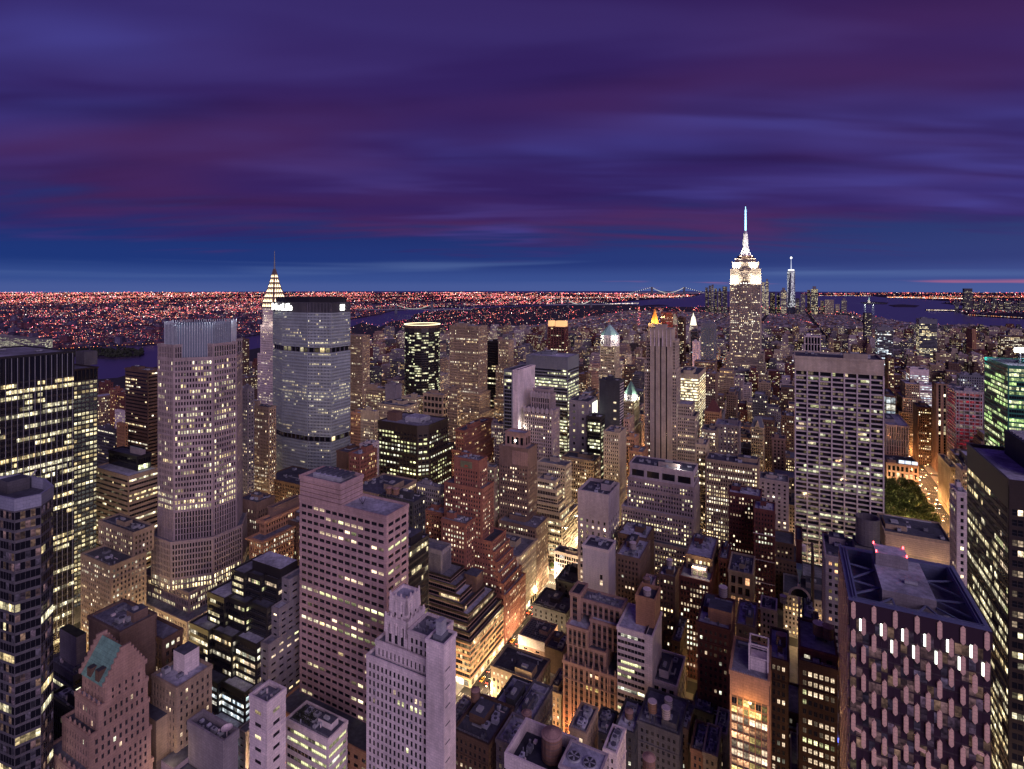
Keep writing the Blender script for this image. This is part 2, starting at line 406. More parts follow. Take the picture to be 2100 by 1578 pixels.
class Building:
    count = 0
    def __init__(s, name, label, cat='building', group=None):
        s.name, s.label, s.cat, s.group = name, label, cat, group
        s.wall = MB(); s.win = MB(); s.roof = MB(); s.mats = []; s.rm = []
        s.extra = []; s.indw = []; s.pieces = []; s.roofs = []
        Building.count += 1
        s.rng = random.Random(Building.count * 7919 + 13)
        s.fp = None; s.r0 = len(ROOFS)
    def mi(s, mat, lst=None):
        lst = s.mats if lst is None else lst
        if mat not in lst: lst.append(mat)
        return lst.index(mat)
    # one storey block: poly is counter-clockwise seen from above
    def tier(s, poly, z0, z1, st, cap=True, par=True):
        if s.fp is None: s.fp = poly
        ROOFS.append(((min(p[0] for p in poly), max(p[0] for p in poly), min(p[1] for p in poly), max(p[1] for p in poly)), z1))
        wm = s.mi(W_(st['wm'])) if isinstance(st['wm'], str) else s.mi(st['wm'])
        core = wm if st['core'] is None else s.mi(st['core'])
        s.wall.prism(poly, z0, z1, core, top=False)
        n = len(poly)
        for i in range(n):
            a, b = poly[i], poly[(i + 1) % n]
            s.facade(a, b, z0, z1, st, wm)
        if cap:
            rmat = st['roof'] or s.rng.choice([ROOFD, ROOFL, ROOFG, ROOFG])
            q = MB(); q.face([(p[0], p[1], z1 + .02) for p in poly], 0); s.roofs.append((q, rmat))
            if par:
                o, ph = max(st['pp'], st['sp'], 0) + st['out'], st['par']
                A, B = offset(poly, o), offset(poly, -.45)
                zb = z1 - min(.9, st['top'] * .6)
                for i in range(n):
                    j = (i + 1) % n
                    s.wall.face([(*A[i], zb), (*A[j], zb), (*A[j], z1 + ph), (*A[i], z1 + ph)], wm)
                    s.wall.face([(*A[i], z1 + ph), (*A[j], z1 + ph), (*B[j], z1 + ph), (*B[i], z1 + ph)], wm)
                    s.wall.face([(*B[j], z1 + .02), (*B[i], z1 + .02), (*B[i], z1 + ph), (*B[j], z1 + ph)], wm)
                    s.wall.face([(*poly[i], zb), (*poly[j], zb), (*A[j], zb), (*A[i], zb)], wm)
        return s
    def glowcol(s, st, base=None):
        r = s.rng
        c = base if base and r.random() < .78 else r.choice(PAL[st['pal']])
        k = st['gain'] * r.choice((.1, .28, .5, .75, .95, 1.1, 1.4, 2.1))
        return (c[0] * k, c[1] * k, c[2] * k)
    def facade(s, a, b, z0, z1, st, wm):
        if st['wf'] <= 0: return
        dx, dy = b[0] - a[0], b[1] - a[1]; L = math.hypot(dx, dy)
        if L < 2.2: return
        ux, uy = dx / L, dy / L; nx, ny = uy, -ux
        mx, my = (a[0] + b[0]) / 2, (a[1] + b[1]) / 2
        ml = math.hypot(mx, my)
        if (nx * -mx + ny * -my) < -.04 * ml: return          # turned away from every likely viewpoint
        r = s.rng
        edge = min(st['edge'], L * .2)
        nb = max(1, round((L - 2 * edge) / (st['bw'] * (.80 if .3 < st['wf'] < .6 and 2.2 < st['bw'] < 3.9 else 1)))); w = (L - 2 * edge) / nb
        zb, zt = z0 + st['base'], z1 - st['top']
        nf = max(1, round((zt - zb) / st['fl']))
        if zt - zb < 2: return
        fl = (zt - zb) / nf
        ww, wh = w * st['wf'], fl * st['hf']
        W = s.wall
        def P(u, z, o): return (a[0] + ux * u + nx * o, a[1] + uy * u + ny * o, z)
        pp, sp = st['pp'], st['sp']
        if pp > 0 and sp > 0 and abs(pp - sp) < .025:
            if pp > .06: sp = pp - .04
            else: pp = sp + .04
        pw = w - ww
        if pp > 0:
            for k in range(nb + 1):
                c = edge + k * w
                u0, u1 = c - pw / 2, c + pw / 2
                if k == 0: u0 = 0
                if k == nb: u1 = L
                if k in (0, nb) and edge < .01: continue
                W.face([P(u0, zb, pp), P(u1, zb, pp), P(u1, z1, pp), P(u0, z1, pp)], wm)
                W.face([P(u0, zb, 0), P(u0, zb, pp), P(u0, z1, pp), P(u0, z1, 0)], wm)
                W.face([P(u1, zb, pp), P(u1, zb, 0), P(u1, z1, 0), P(u1, z1, pp)], wm)
        sm = s.mi(W_(st['spm'])) if st.get('spm') else wm
        if sp > 0:
            for k in range(nf + 1):
                c0 = zb + k * fl - (fl - wh) * (1 - st['sill']); c1 = zb + k * fl + (fl - wh) * st['sill']
                if k == 0: c0 = zb
                if k == nf: c1 = z1
                if sp > .05 and nf > 6 and st['wf'] < .7 and (k in (2, nf - 2) or (nf > 18 and k == nf // 2)):      # ledge
                    q = max(pp, sp) + .32; e0, e1 = (c0 + c1) / 2 - .25, (c0 + c1) / 2 + .25
                    W.face([P(0, e0, q), P(L, e0, q), P(L, e1, q), P(0, e1, q)], wm); W.face([P(0, e1, q), P(L, e1, q), P(L, e1, 0), P(0, e1, 0)], wm); W.face([P(0, e0, 0), P(L, e0, 0), P(L, e0, q), P(0, e0, q)], wm)
                W.face([P(0, c0, sp), P(L, c0, sp), P(L, c1, sp), P(0, c1, sp)], sm)
                W.face([P(0, c1, sp), P(L, c1, sp), P(L, c1, 0), P(0, c1, 0)], sm)
                W.face([P(0, c0, 0), P(L, c0, 0), P(L, c0, sp), P(0, c0, sp)], sm)
        # which rooms are lit: whole floors, runs of neighbours, single rooms
        o = .03
        for k in range(nf):
            zc = zb + (k + .5) * fl + (st['sill'] - .5) * (fl - wh)
            fs = st.get('floors')
            pf = st['p'] * r.choice((st['fmin'], .6, 1, 1, 1.4))
            if r.random() < st['full']: pf = .9
            if fs:
                fr = (k + .5) / nf
                for f0, f1, q in fs:
                    if f0 <= fr <= f1: pf = q * r.uniform(.85, 1.1)
            base = r.choice(PAL[st['pal']])
            on = r.random() < pf
            stay = 1 - 1 / max(1.01, st['run'])
            for i in range(nb):
                if r.random() > stay: on = r.random() < pf
                g = (s.glowcol(st, base) if on else ((st['dim'],) * 3 if st['dim'] else (0, 0, 0)))
                u = edge + (i + .5) * w
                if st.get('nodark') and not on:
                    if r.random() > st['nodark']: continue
                    c = r.choice(((.10, .055, .06), (.05, .03, .05), (.12, .07, .05), (.035, .025, .045))); q = r.uniform(.3, 1.3); g = tuple(e * q for e in c)  # faint plum and bronze glow painted on some unlit panes
                if st['ind']:
                    s.indw.append((P(u, zc, o), math.atan2(uy, ux), ww, wh, g, st))
                else:
                    u0, u1, q0, q1 = u - ww / 2, u + ww / 2, zc - wh / 2, zc + wh / 2
                    fu, fv = r.randint(0, 50), r.randint(0, 50)
                    asp = min(3.0, ww / wh)
                    s.win.face([P(u0, q0, o), P(u1, q0, o), P(u1, q1, o), P(u0, q1, o)], 0, (*g, 1),
                               ((fu, fv), (fu + asp, fv), (fu + asp, fv + .999), (fu, fv + .999)))
    # things on the roof
    def clutter(s, x0, x1, y0, y1, z, n=4, big=True):
        r = s.rng
        if x1 - x0 < 4 or y1 - y0 < 4: return
        if big:
            w, l, h = (x1 - x0) * r.uniform(.25, .45), (y1 - y0) * r.uniform(.25, .5), r.uniform(3, 5.5)
            cx, cy = r.uniform(x0 + w / 2 + 1, x1 - w / 2 - 1), r.uniform(y0 + l / 2 + 1, y1 - l / 2 - 1)
            m = MB(); m.box(cx - w / 2, cx + w / 2, cy - l / 2, cy + l / 2, z + .02, z + h, 0, 1)
            m.box(cx - w * .2, cx + w * .15, cy - l * .3, cy, z + h, z + h + 1.1, 2)
            s.pieces.append(('bulkhead', m, [s.mats[0], ROOFD, METAL]))
        for _ in range(n):
            w, l, h = r.uniform(1.2, 3.6), r.uniform(1.2, 4.5), r.uniform(.9, 2.2)
            cx, cy = r.uniform(x0 + 1.5 + w / 2, max(x0 + 2 + w / 2, x1 - 1.5 - w / 2)), r.uniform(y0 + 1.5 + l / 2, max(y0 + 2 + l / 2, y1 - 1.5 - l / 2))
            m = MB(); m.box(cx - w / 2, cx + w / 2, cy - l / 2, cy + l / 2, z + .35, z + .35 + h, 0, None, True)
            for sx in (-1, 1):
                m.box(cx + sx * w * .4 - .1, cx + sx * w * .4 + .1, cy - l * .45, cy + l * .45, z + .02, z + .35, 1)
            k = 8; rr = min(w, l) * .34
            m.prism([(cx + rr * math.cos(q * 2 * math.pi / k), cy + rr * math.sin(q * 2 * math.pi / k)) for q in range(k)], z + .35 + h, z + .35 + h + .25, 1)
            s.pieces.append(('rooftop_unit', m, [r.choice([METAL, ROOFL, ROOFG]), ROOFD]))
        near = ((x0 + x1) / 2) ** 2 + ((y0 + y1) / 2) ** 2 < 460 ** 2
        if near:            # vents, pipes, hatches and a ladder rail
            for _ in range(7):
                m = MB(); cx, cy = r.uniform(x0 + 1.2, x1 - 1.2), r.uniform(y0 + 1.2, y1 - 1.2); q = r.random()
                if q < .45: m.prism(ngon8(cx, cy, r.uniform(.2, .5)), z + .02, z + r.uniform(.8, 2.2), 0)
                elif q < .75: m.box(cx - .6, cx + .6, cy - .8, cy + .8, z + .02, z + r.uniform(.4, 1.0), 0)
                else: m.box(cx - r.uniform(2, 5), cx, cy - .12, cy + .12, z + .2, z + .45, 0, None, True)
                s.pieces.append(('vent' if q < .75 else 'pipe', m, [r.choice([METAL, ROOFL, W_('white'), W_('dkgrey')])]))
            m = MB()
            for k in range(2): m.box(x0 + .6 + k * .0, x1 - .6, y0 + .62, y0 + .68, z + 1.3 + k * .5, z + 1.36 + k * .5, 0, None, True)
            for k in range(8): xx = x0 + .7 + k * (x1 - x0 - 1.4) / 7; m.box(xx - .04, xx + .04, y0 + .6, y0 + .66, z + .5, z + 1.9, 0)
            s.pieces.append(('railing', m, [METAL]))
        if n >= 3:      # a run of ductwork
            m = MB(); yy = r.uniform(y0 + 2, y1 - 2); xa = r.uniform(x0 + 1, (x0 + x1) / 2); xb = r.uniform((x0 + x1) / 2, x1 - 1)
            m.box(xa, xb, yy - .35, yy + .35, z + .4, z + 1.1, 0, None, True)
            m.box(xb - .7, xb, yy + .35, min(y1 - 1, yy + 5), z + .4, z + 1.1, 0, None, True)
            s.pieces.append(('duct', m, [METAL]))
    def part(s, name, m, mats): s.pieces.append((name, m, mats))
    def done(s):
        cx = sum(p[0] for p in s.fp) / len(s.fp); cy = sum(p[1] for p in s.fp) / len(s.fp)
        org = (cx, cy, 0)
        rt = root(s.name, org, s.label, s.cat, s.group); s.root = rt
        if s.wall.f: obj('wall', s.wall.mesh('wall', s.mats, org), rt)
        if s.indw:
            r = s.rng
            s.indw.sort(key=lambda q: (q[0][0] ** 2 + q[0][1] ** 2 + (q[0][2] - CAMH) ** 2) - q[2] * q[3])
            frame = W_('dkgrey')
            for q, (p, rz, ww, wh, g, st) in enumerate(s.indw):
                if q < 300:
                    if g[0] > .08:      # a few shades per building so that alike windows share one mesh
                        k = max(g); gg = tuple(round(c / k * 4) / 4 for c in g); kk = min((.15, .45, .85, 1.3, 2.1), key=lambda e: abs(e - k)); g = tuple(c * kk for c in gg)
                    o = obj('window', window_mesh(ww, wh, g, frame, st.get('bars', 1)), rt, (p[0] - cx, p[1] - cy, p[2]), rz)
                else:
                    ux, uy = math.cos(rz), math.sin(rz); fu, fv = r.randint(0, 50), r.randint(0, 50); asp = min(3, ww / wh)
                    s.win.face([(p[0] - ux * ww / 2, p[1] - uy * ww / 2, p[2] - wh / 2), (p[0] + ux * ww / 2, p[1] + uy * ww / 2, p[2] - wh / 2),
                                (p[0] + ux * ww / 2, p[1] + uy * ww / 2, p[2] + wh / 2), (p[0] - ux * ww / 2, p[1] - uy * ww / 2, p[2] + wh / 2)], 0, (*g, 1),
                               ((fu, fv), (fu + asp, fv), (fu + asp, fv + .999), (fu, fv + .999)))
        if s.win.f:
            tag(obj('windows', s.win.mesh('windows', [WIN], org), rt), kind='stuff')
        ro = None
        for q, mt in s.roofs: ro = obj('roof', q.mesh('roof', [mt], org), rt)
        for nm, m, mats in s.pieces:
            obj(nm, m.mesh(nm, mats, org), ro if ro is not None and nm in ON_ROOF else rt)
        FOOT.append((min(p[0] for p in s.fp) - 1, max(p[0] for p in s.fp) + 1, min(p[1] for p in s.fp) - 1, max(p[1] for p in s.fp) + 1))
        zt = max([z for _, z in ROOFS[s.r0:]] or [20]); dd = max(1, _F[0] * cx + _F[1] * cy)
        s.lm = (s.name, CX + (_Rt[0] * cx + _Rt[1] * cy) / dd * FPX, HY + (CAMH - zt) / dd * FPX); LMARK.append(s.lm)
        return rt
LMARK = []
FOOT = []; ROOFS = []
def ngon8(cx, cy, r): return [(cx + r * math.cos(k * math.pi / 4), cy + r * math.sin(k * math.pi / 4)) for k in range(8)]
ON_ROOF = {'vent', 'pipe', 'bulkhead', 'rooftop_unit', 'duct', 'antenna', 'cooling_plant', 'chiller_bank', 'satellite_dish', 'cooling_fan', 'plant_box', 'planting', 'roof_grid', 'lift_house', 'roof_frame', 'railing', 'pavilion_window', 'lamp_strip', 'warning_lamp', 'roof_beam', 'davit_arm', 'cooling_tower', 'tank_house', 'flue'}

def rect(xl, xc, xr, Y=None, X=None, d=None, wid=None, dep=None):
    """Footprint from the picture columns of its left, near and right corners and one known plane."""
    if d is not None: Xc, Yc = gp(xc, d)
    elif Y is not None: Xc, Yc = atY(xc, Y), Y
    else: Xc, Yc = X, atX(xc, X)
    dd = _F[0] * Xc + _F[1] * Yc
    if xc < 1618:     # the west face is to the right of the corner
        x0 = atY(xl, Yc) if wid is None else Xc - wid
        y1 = atX(xr, Xc) if dep is None else Yc + dep
        return (x0, Xc, Yc, y1), dd
    x1 = atY(xr, Yc) if wid is None else Xc + wid
    y1 = atX(xl, Xc) if dep is None else Yc + dep
    return (Xc, x1, Yc, y1), dd

def simple(name, label, xl, xc, xr, yt, st, Y=None, X=None, d=None, wid=None, dep=None, h=None, z0=0, clut=3, crown=None, big=True, group=None, cat='building', fin=True, setb=None):
    f, dd = rect(xl, xc, xr, Y, X, d, wid, dep)
    h = hz(yt, dd) if h is None else h
    b = Building(name, label, cat, group)
    b.f, b.h, b.d = f, h, dd
    if setb:          # [(top height fraction, widen metres)...] from the ground up
        z = z0
        for fr, wd in setb:
            b.tier(rpoly(f[0] - wd, f[1] + wd * .6, f[2] - wd * .6, f[3] + wd), z, h * fr, st); z = h * fr
        b.tier(rpoly(*f), z, h, st)
    else:
        b.tier(rpoly(*f), z0, h, st)
    if clut: b.clutter(f[0], f[1], f[2], f[3], h, clut, big)
    if fin: b.done()
    return b
# ---------------------------------------------------------------- the setting: water, land, streets
WATER = None
def water_mat():
    m, nt, b = _nt('river_water')
    b.inputs['Base Color'].default_value = (.068, .060, .150, 1)
    b.inputs['Roughness'].default_value = .30
    b.inputs['Specular IOR Level'].default_value = .5
    tc = nt.nodes.new('ShaderNodeTexCoord')
    n = nt.nodes.new('ShaderNodeTexNoise'); n.inputs['Scale'].default_value = .03; n.inputs['Detail'].default_value = 4
    nt.links.new(tc.outputs['Object'], n.inputs['Vector'])
    bp = nt.nodes.new('ShaderNodeBump'); bp.inputs['Strength'].default_value = .25; bp.inputs['Distance'].default_value = 2
    nt.links.new(n.outputs[0], bp.inputs['Height']); nt.links.new(bp.outputs[0], b.inputs['Normal'])
    return m
_k = 96
m = MB(); m.face([(31500 * math.cos(i * 2 * math.pi / _k), 31500 * math.sin(i * 2 * math.pi / _k), -4.0) for i in range(_k)])
tag(obj('water', m.mesh('water', [water_mat()])), kind='structure')
ASPH = wall('asphalt', (.052, .050, .052), .8, .35, .25)
LANDM = wall('city_ground', (.040, .030, .058), .95, .1, .5)
def land(name, pts, mat, z=0.0):
    """pts: picture points on the shore, counter-clockwise or not; laid flat at z with a low quay wall."""
    P = [p if len(p) == 2 and not isinstance(p[0], str) else p for p in pts]
    W2 = [xy(*p) for p in P]
    a = sum(W2[i][0] * W2[(i + 1) % len(W2)][1] - W2[(i + 1) % len(W2)][0] * W2[i][1] for i in range(len(W2)))
    if a < 0: W2.reverse()
    m = MB(); m.prism(W2, -4.5, z, 0)
    o = obj(name, m.mesh(name, [mat])); tag(o, kind='structure'); return W2
# far shore of the East River: Queens and Brooklyn out to the ocean
SHORE_E = [(-500, 760), (0, 727), (111, 719), (203, 711), (326, 706), (485, 692), (560, 682), (719, 655), (779, 645), (800, 638), (850, 634), (900, 632), (1000, 628.5),
           (1150, 624.5), (1250, 621), (1300, 617), (1340, 614), (1420, 609), (1440, 603.2), (1000, 600.6), (400, 600.4), (-500, 600.6)]
POLY_BK = land('ground_far_borough', SHORE_E, LANDM)
# Manhattan island
SHORE_M = [(-900, 1000), (-300, 830), (100, 783), (190, 779), (241, 775), (317, 753), (430, 733), (494, 721), (560, 708), (719, 671), (741, 662), (779, 671), (804, 659), (842, 655),
           (850, 645), (880, 639), (950, 634), (1000, 631), (1150, 626.5), (1230, 623), (1290, 625), (1330, 629), (1420, 630), (1520, 630), (1600, 629.5), (1690, 630), (1722, 634), (1741, 641), (1772, 648), (1804, 653), (1848, 663),
           (1925, 669), (1994, 668), (2039, 675), (2100, 684), (2400, 740), (2800, 900), (3400, 1600)]
_W2 = [xy(*p) for p in SHORE_M] + [(900, -900), (-1200, -900)]
_a = sum(_W2[i][0] * _W2[(i + 1) % len(_W2)][1] - _W2[(i + 1) % len(_W2)][0] * _W2[i][1] for i in range(len(_W2)))
if _a < 0: _W2.reverse()
m = MB(); m.prism(_W2, -4.5, 0, 0)
tag(obj('ground', m.mesh('ground', [ASPH])), kind='structure')
POLY_MH = _W2
# New Jersey shore across the harbour, the hills of Staten Island and small islands
POLY_NJ = land('ground_west_shore', [(2500, 680), (2130, 656), (1991, 648), (1969, 641), (1960, 638), (1985, 628), (1930, 622), (1960, 619), (1880, 613), (1820, 611), (1790, 607.5),
                                     (1700, 606.5), (1650, 605.5), (1640, 602.0), (1800, 600.8), (2100, 600.5), (2500, 600.6)], LANDM)
POLY_PIER = land('ground_pier', [(1962, 639), (1900, 637.5), (1897, 634.5), (1965, 635)], LANDM)
land('ground_liberty_island', [(1765, 620.5), (1790, 619), (1822, 621), (1818, 624), (1775, 624)], LANDM, 1)
land('ground_ellis_island', [(1822, 626), (1850, 624.5), (1885, 627), (1878, 630), (1835, 629.5)], LANDM, 1)
land('ground_governors_island', [(1318, 627), (1350, 625), (1372, 626.5), (1340, 628)], LANDM, 1)
ISLE = land('ground_river_island', [(120, 728), (190, 733), (240, 735), (285, 731), (296, 726), (290, 720), (250, 717), (200, 719), (120, 721)], LANDM, 1.0)
# tree cover on the tip of the river island: one dark mass of leaves
def inside(p, poly):
    c = False; n = len(poly); j = n - 1
    for i in range(n):
        if (poly[i][1] > p[1]) != (poly[j][1] > p[1]) and p[0] < (poly[j][0] - poly[i][0]) * (p[1] - poly[i][1]) / (poly[j][1] - poly[i][1]) + poly[i][0]: c = not c
        j = i
    return c
def leaf_mat(name, col):
    m, nt, b = _nt(name)
    c = _noise_mul(nt, col, .6, .5, 1.5, 3)
    nt.links.new(c, b.inputs['Base Color']); b.inputs['Roughness'].default_value = .8
    MATS[name] = m; return m
LEAF = leaf_mat('leaf_green', (.055, .085, .025))
LEAFD = leaf_mat('leaf_dark', (.022, .028, .018))
rg = random.Random(5)
def leaf(m, x, y, z, s, r):
    a = Vector((r.gauss(0, 1), r.gauss(0, 1), r.gauss(0, 1))).normalized(); u = a.orthogonal().normalized() * s; w = a.cross(u)
    p = Vector((x, y, z)); m.face([tuple(p - u - w * .6), tuple(p + u - w * .6), tuple(p + u * .7 + w), tuple(p - u * .7 + w)], 0)
m = MB(); bx = [p[0] for p in ISLE]; by = [p[1] for p in ISLE]
_n = 0
while _n < 200:
    p = (rg.uniform(min(bx), max(bx)), rg.uniform(min(by), max(by)))
    if not inside(p, ISLE): continue
    _n += 1; rr = rg.uniform(4, 8)
    for _ in range(34):
        th, ph = rg.uniform(0, 6.28), rg.uniform(0, 1.5)
        leaf(m, p[0] + rr * math.cos(th) * math.cos(ph), p[1] + rr * math.sin(th) * math.cos(ph), 3 + rr * 1.1 * math.sin(ph), rg.uniform(1.5, 3.2), rg)
tag(obj('woods', m.mesh('woods', [LEAFD])), 'dark wooded tip of the long river island beyond the dark towers', 'woods', kind='stuff')

# streets: pavements are raised slabs, the road is the ground between them
AVE = {'fifth': -178.0, 'madison': -322.0, 'park': -478.0, 'lex': -622.0, 'third': -770.0, 'sixth': 160.0}
STREET0, PITCH = 285.0, 80.5                 # first cross street in view and the block length
PAVE = wall('pavement', (.26, .245, .235), .85, .25, .2)
MARK = wall('road_paint', (.62, .60, .55), .7, .3, .15)
m = MB()
xs = [(-765, -628), (-612, -495), (-462, -331), (-313, -193), (-163, 142), (178, 420)]
for k in range(-2, 16):
    y0, y1 = STREET0 + k * PITCH + 5.5, STREET0 + (k + 1) * PITCH - 5.5
    for x0, x1 in xs:
        ax, bx_ = x0 - (0 if x0 < -200 or x0 > 0 else 0) - 5, x1 + 5
        m.box(ax, bx_, y0, y1, 0, .15, 0)
tag(obj('pavement', m.mesh('pavement', [PAVE])), kind='structure')
# painted crossings and lane lines on the two avenues in view
m = MB()
for ax, hw in ((AVE['fifth'], 9.5), (AVE['sixth'], 11)):
    for k in range(0, 10):
        yc = STREET0 + k * PITCH
        for s in (-1, 1):
            for q in range(11):
                x = ax - hw + .6 + q * (2 * hw - 1.2) / 10
                m.face([(x - .3, yc + s * 7.2 - 1.6, .006), (x + .3, yc + s * 7.2 - 1.6, .006), (x + .3, yc + s * 7.2 + 1.6, .006), (x - .3, yc + s * 7.2 + 1.6, .006)])
        for ln in (-.6, -.2, .2, .6):
            for q in range(7):
                y = yc + 14 + q * 8
                m.face([(ax + ln * hw - .08, y, .006), (ax + ln * hw + .08, y, .006), (ax + ln * hw + .08, y + 4, .006), (ax + ln * hw - .08, y + 4, .006)])
tag(obj('road_marking', m.mesh('road_marking', [MARK])), kind='structure')
# ---------------------------------------------------------------- landmark towers
def octo(cx, cy, a, c):
    """octagon: half width a, corner cut c, counter-clockwise, first edge faces the camera side (north)"""
    return [(cx - a + c, cy - a), (cx + a - c, cy - a), (cx + a, cy - a + c), (cx + a, cy + a - c), (cx + a - c, cy + a), (cx - a + c, cy + a), (cx - a, cy + a - c), (cx - a, cy - a + c)]
def ngon(cx, cy, r, n, a0=0.0, sy=1.0): return [(cx + r * math.cos(a0 + k * 2 * math.pi / n), cy + sy * r * math.sin(a0 + k * 2 * math.pi / n)) for k in range(n)]
def text_obj(body, size, loc, rz, mat, parent, name='lettering', ext=.3):
    cu = bpy.data.curves.new(name, 'FONT'); cu.body = body; cu.size = size; cu.extrude = ext; cu.align_x = 'CENTER'; cu.align_y = 'CENTER'; cu.offset = size * .018
    cu.materials.append(mat); o = obj(name, cu, parent, loc); o.rotation_euler = (R(90), 0, rz); return o
def slight(name, loc, target, power, col, angle, parent, r=1.0):
    l = bpy.data.lights.new(name, 'SPOT'); l.energy = power; l.color = col; l.shadow_soft_size = r; l.spot_size = R(angle); l.spot_blend = .6
    o = bpy.data.objects.new(name, l); COL.objects.link(o); o.parent = parent; o.location = Vector(loc) - parent.location
    o.rotation_euler = (Vector(target) - Vector(loc)).to_track_quat('-Z', 'Y').to_euler(); return o
def plight(name, loc, power, col, r=1.0, parent=None):
    l = bpy.data.lights.new(name, 'POINT'); l.energy = power; l.color = col; l.shadow_soft_size = r
    o = bpy.data.objects.new(name, l); COL.objects.link(o); o.location = loc
    if parent is not None:
        o.parent = parent; o.location = Vector(loc) - parent.location
    return o
SIGNW = emit('sign_white', (1, 1, .93), 3.2)
LAMPW = emit('lamp_warm', (1, .62, .26), 14)
LAMPC = emit('lamp_white', (1, .95, .85), 14)
LAMPR = emit('lamp_red', (1, .05, .06), 10)

# the wide octagonal slab with the lit lettering
P8 = [(-549.6, 459.7), (-506.6, 459.7), (-478.6, 469), (-478.6, 500), (-506.6, 509.5), (-549.6, 509.5), (-577.6, 500), (-577.6, 469)]
b = Building('office_slab', 'wide faceted grey slab tower with glowing white sign letters at its top')
GM = wall('precast_bluegrey', (.30, .345, .36), .8, .3, .15)
sg = S(wm=GM, bw=1.75, wf=.50, hf=.50, pp=.32, sp=.22, fl=3.85, p=.13, full=.05, run=3, edge=.4, top=.4, pal='office', gain=.8)
b.mats.append(GM)
dk = S(wm='dkgrey', bw=7, wf=.8, hf=.9, pp=.5, sp=.1, fl=6, p=.05, top=.2, edge=.4)
b.tier(P8, 0, 77, S(**{**sg, 'p': .12}), cap=False)
b.tier(offset(P8, -1.5), 77, 83, dk, cap=False)
b.tier(P8, 83, 182, S(**{**sg, 'floors': [(.42, .52, .55), (.54, .64, .35)]}), cap=True, par=False)
b.tier(offset(P8, -1.5), 182, 188, S(**{**dk, 'p': .35, 'gain': .6}), cap=False)
b.tier(P8, 188, 229, sg, cap=True, par=False)
b.tier(P8, 229, 241, S(wm='dkgrey', core=W_('black'), bw=1.75, wf=.55, hf=.97, pp=.5, sp=.05, fl=12, p=0, top=.1, edge=.4), par=False)
b.tier(offset(P8, -3), 241, 246, S(wm='black', wf=0, p=0), par=True)
rt = b.done()
cx, cy = rt.location.x, rt.location.y
text_obj('MetLife', 11.5, (-549 - cx, 458.4 - cy, 235), 0, SIGNW, rt, 'sign_lettering', .5)
m = MB()                                                   # four-petal emblem on the west end
for k in range(4):
    a = k * math.pi / 2 + math.pi / 4
    yy, zz = 486 + 2.7 * math.cos(a), 235 + 2.7 * math.sin(a)
    m.frustum([(-477.9, yy - 1.5), (-477.2, yy - 1.5), (-477.2, yy + 1.5), (-477.9, yy + 1.5)], zz - 1.5, [(-477.9, yy - 1.5), (-477.2, yy - 1.5), (-477.2, yy + 1.5), (-477.9, yy + 1.5)], zz + 1.5, 0)
obj('sign_emblem', m.mesh('sign_emblem', [SIGNW], rt.location), rt)
# terminal blocks round its foot
simple('terminal_block', 'low broad dark-roofed block round the foot of the faceted slab tower', 540, 640, 700, 1003, S(wm='umber', p=.3, roof=ROOFD), d=565, dep=40, clut=6)

# art-deco tower with the tapering lit steel crown
b = Building('spire_tower', 'slender white-brick tower with arched steel crown and needle spire', 'skyscraper')
cx, cy = gp(563, 892)
sh = S(wm='white', bw=3.2, wf=.45, hf=.5, pp=.3, p=.3, fl=3.7, run=1.3, pal='warm')
b.tier(rpoly(cx - 19, cx + 17, cy - 17, cy + 17), 0, 150, sh)
b.tier(rpoly(cx - 16, cx + 13, cy - 14, cy + 14), 150, 196, sh)
b.tier(rpoly(cx - 13, cx + 11, cy - 12, cy + 12), 196, 226, S(**{**sh, 'p': .4, 'gain': 1.2}))
STEEL = wall('crown_steel', (.16, .115, .10), .4, .6, .15)
prof = [(226, 14.0), (234, 13.4), (242, 11.6), (250, 9.4), (258, 7.4), (266, 5.6), (274, 4.2), (281, 3.0), (289, 1.5)]
m = MB()
for (z0, r0), (z1, r1) in zip(prof, prof[1:]):
    m.frustum(rpoly(cx - r0, cx + r0, cy - r0, cy + r0), z0, rpoly(cx - r1, cx + r1, cy - r1, cy + r1), z1, 0)
b.part('crown', m, [STEEL])
CR = emit('crown_light', (1, .72, .42), 2.6)
for (z0, r0), (z1, r1) in zip(prof[:-2], prof[1:-1]):
    n = max(2, int(r0 / 2.1)); o = .25
    for side in range(4):
        for k in range(n):
            u0 = -r0 * .86 + 2 * r0 * .86 * k / n; u1 = -r0 * .86 + 2 * r0 * .86 * (k + 1) / n; um = (u0 + u1) / 2
            q = r1 / r0
            e = (u1 - u0) * .16; tri = [(u0 + e, -r0 - o, z0 + 1.4), (u1 - e, -r0 - o, z0 + 1.4), (um * q, -r1 - o - .1, z1 - 1.2)]
            c_, s_ = ((1, 0), (0, 1), (-1, 0), (0, -1))[side]
            m = MB(); m.face([(cx + x * c_ - y * s_, cy + x * s_ + y * c_, z) for x, y, z in tri]); b.part('crown_window', m, [CR])
m = MB(); m.bar((cx, cy, 286), (cx, cy, 319), 1.5, 0, 6, .35); b.part('spire', m, [W_('steel')])
rt = b.done()
for k, (ox, oy) in enumerate(((20, -4), (8, -20), (-10, -20), (20, 10))):
    plight('floodlight', (cx + ox, cy + oy, 199), 1600, (1, .85, .68), 1, rt)

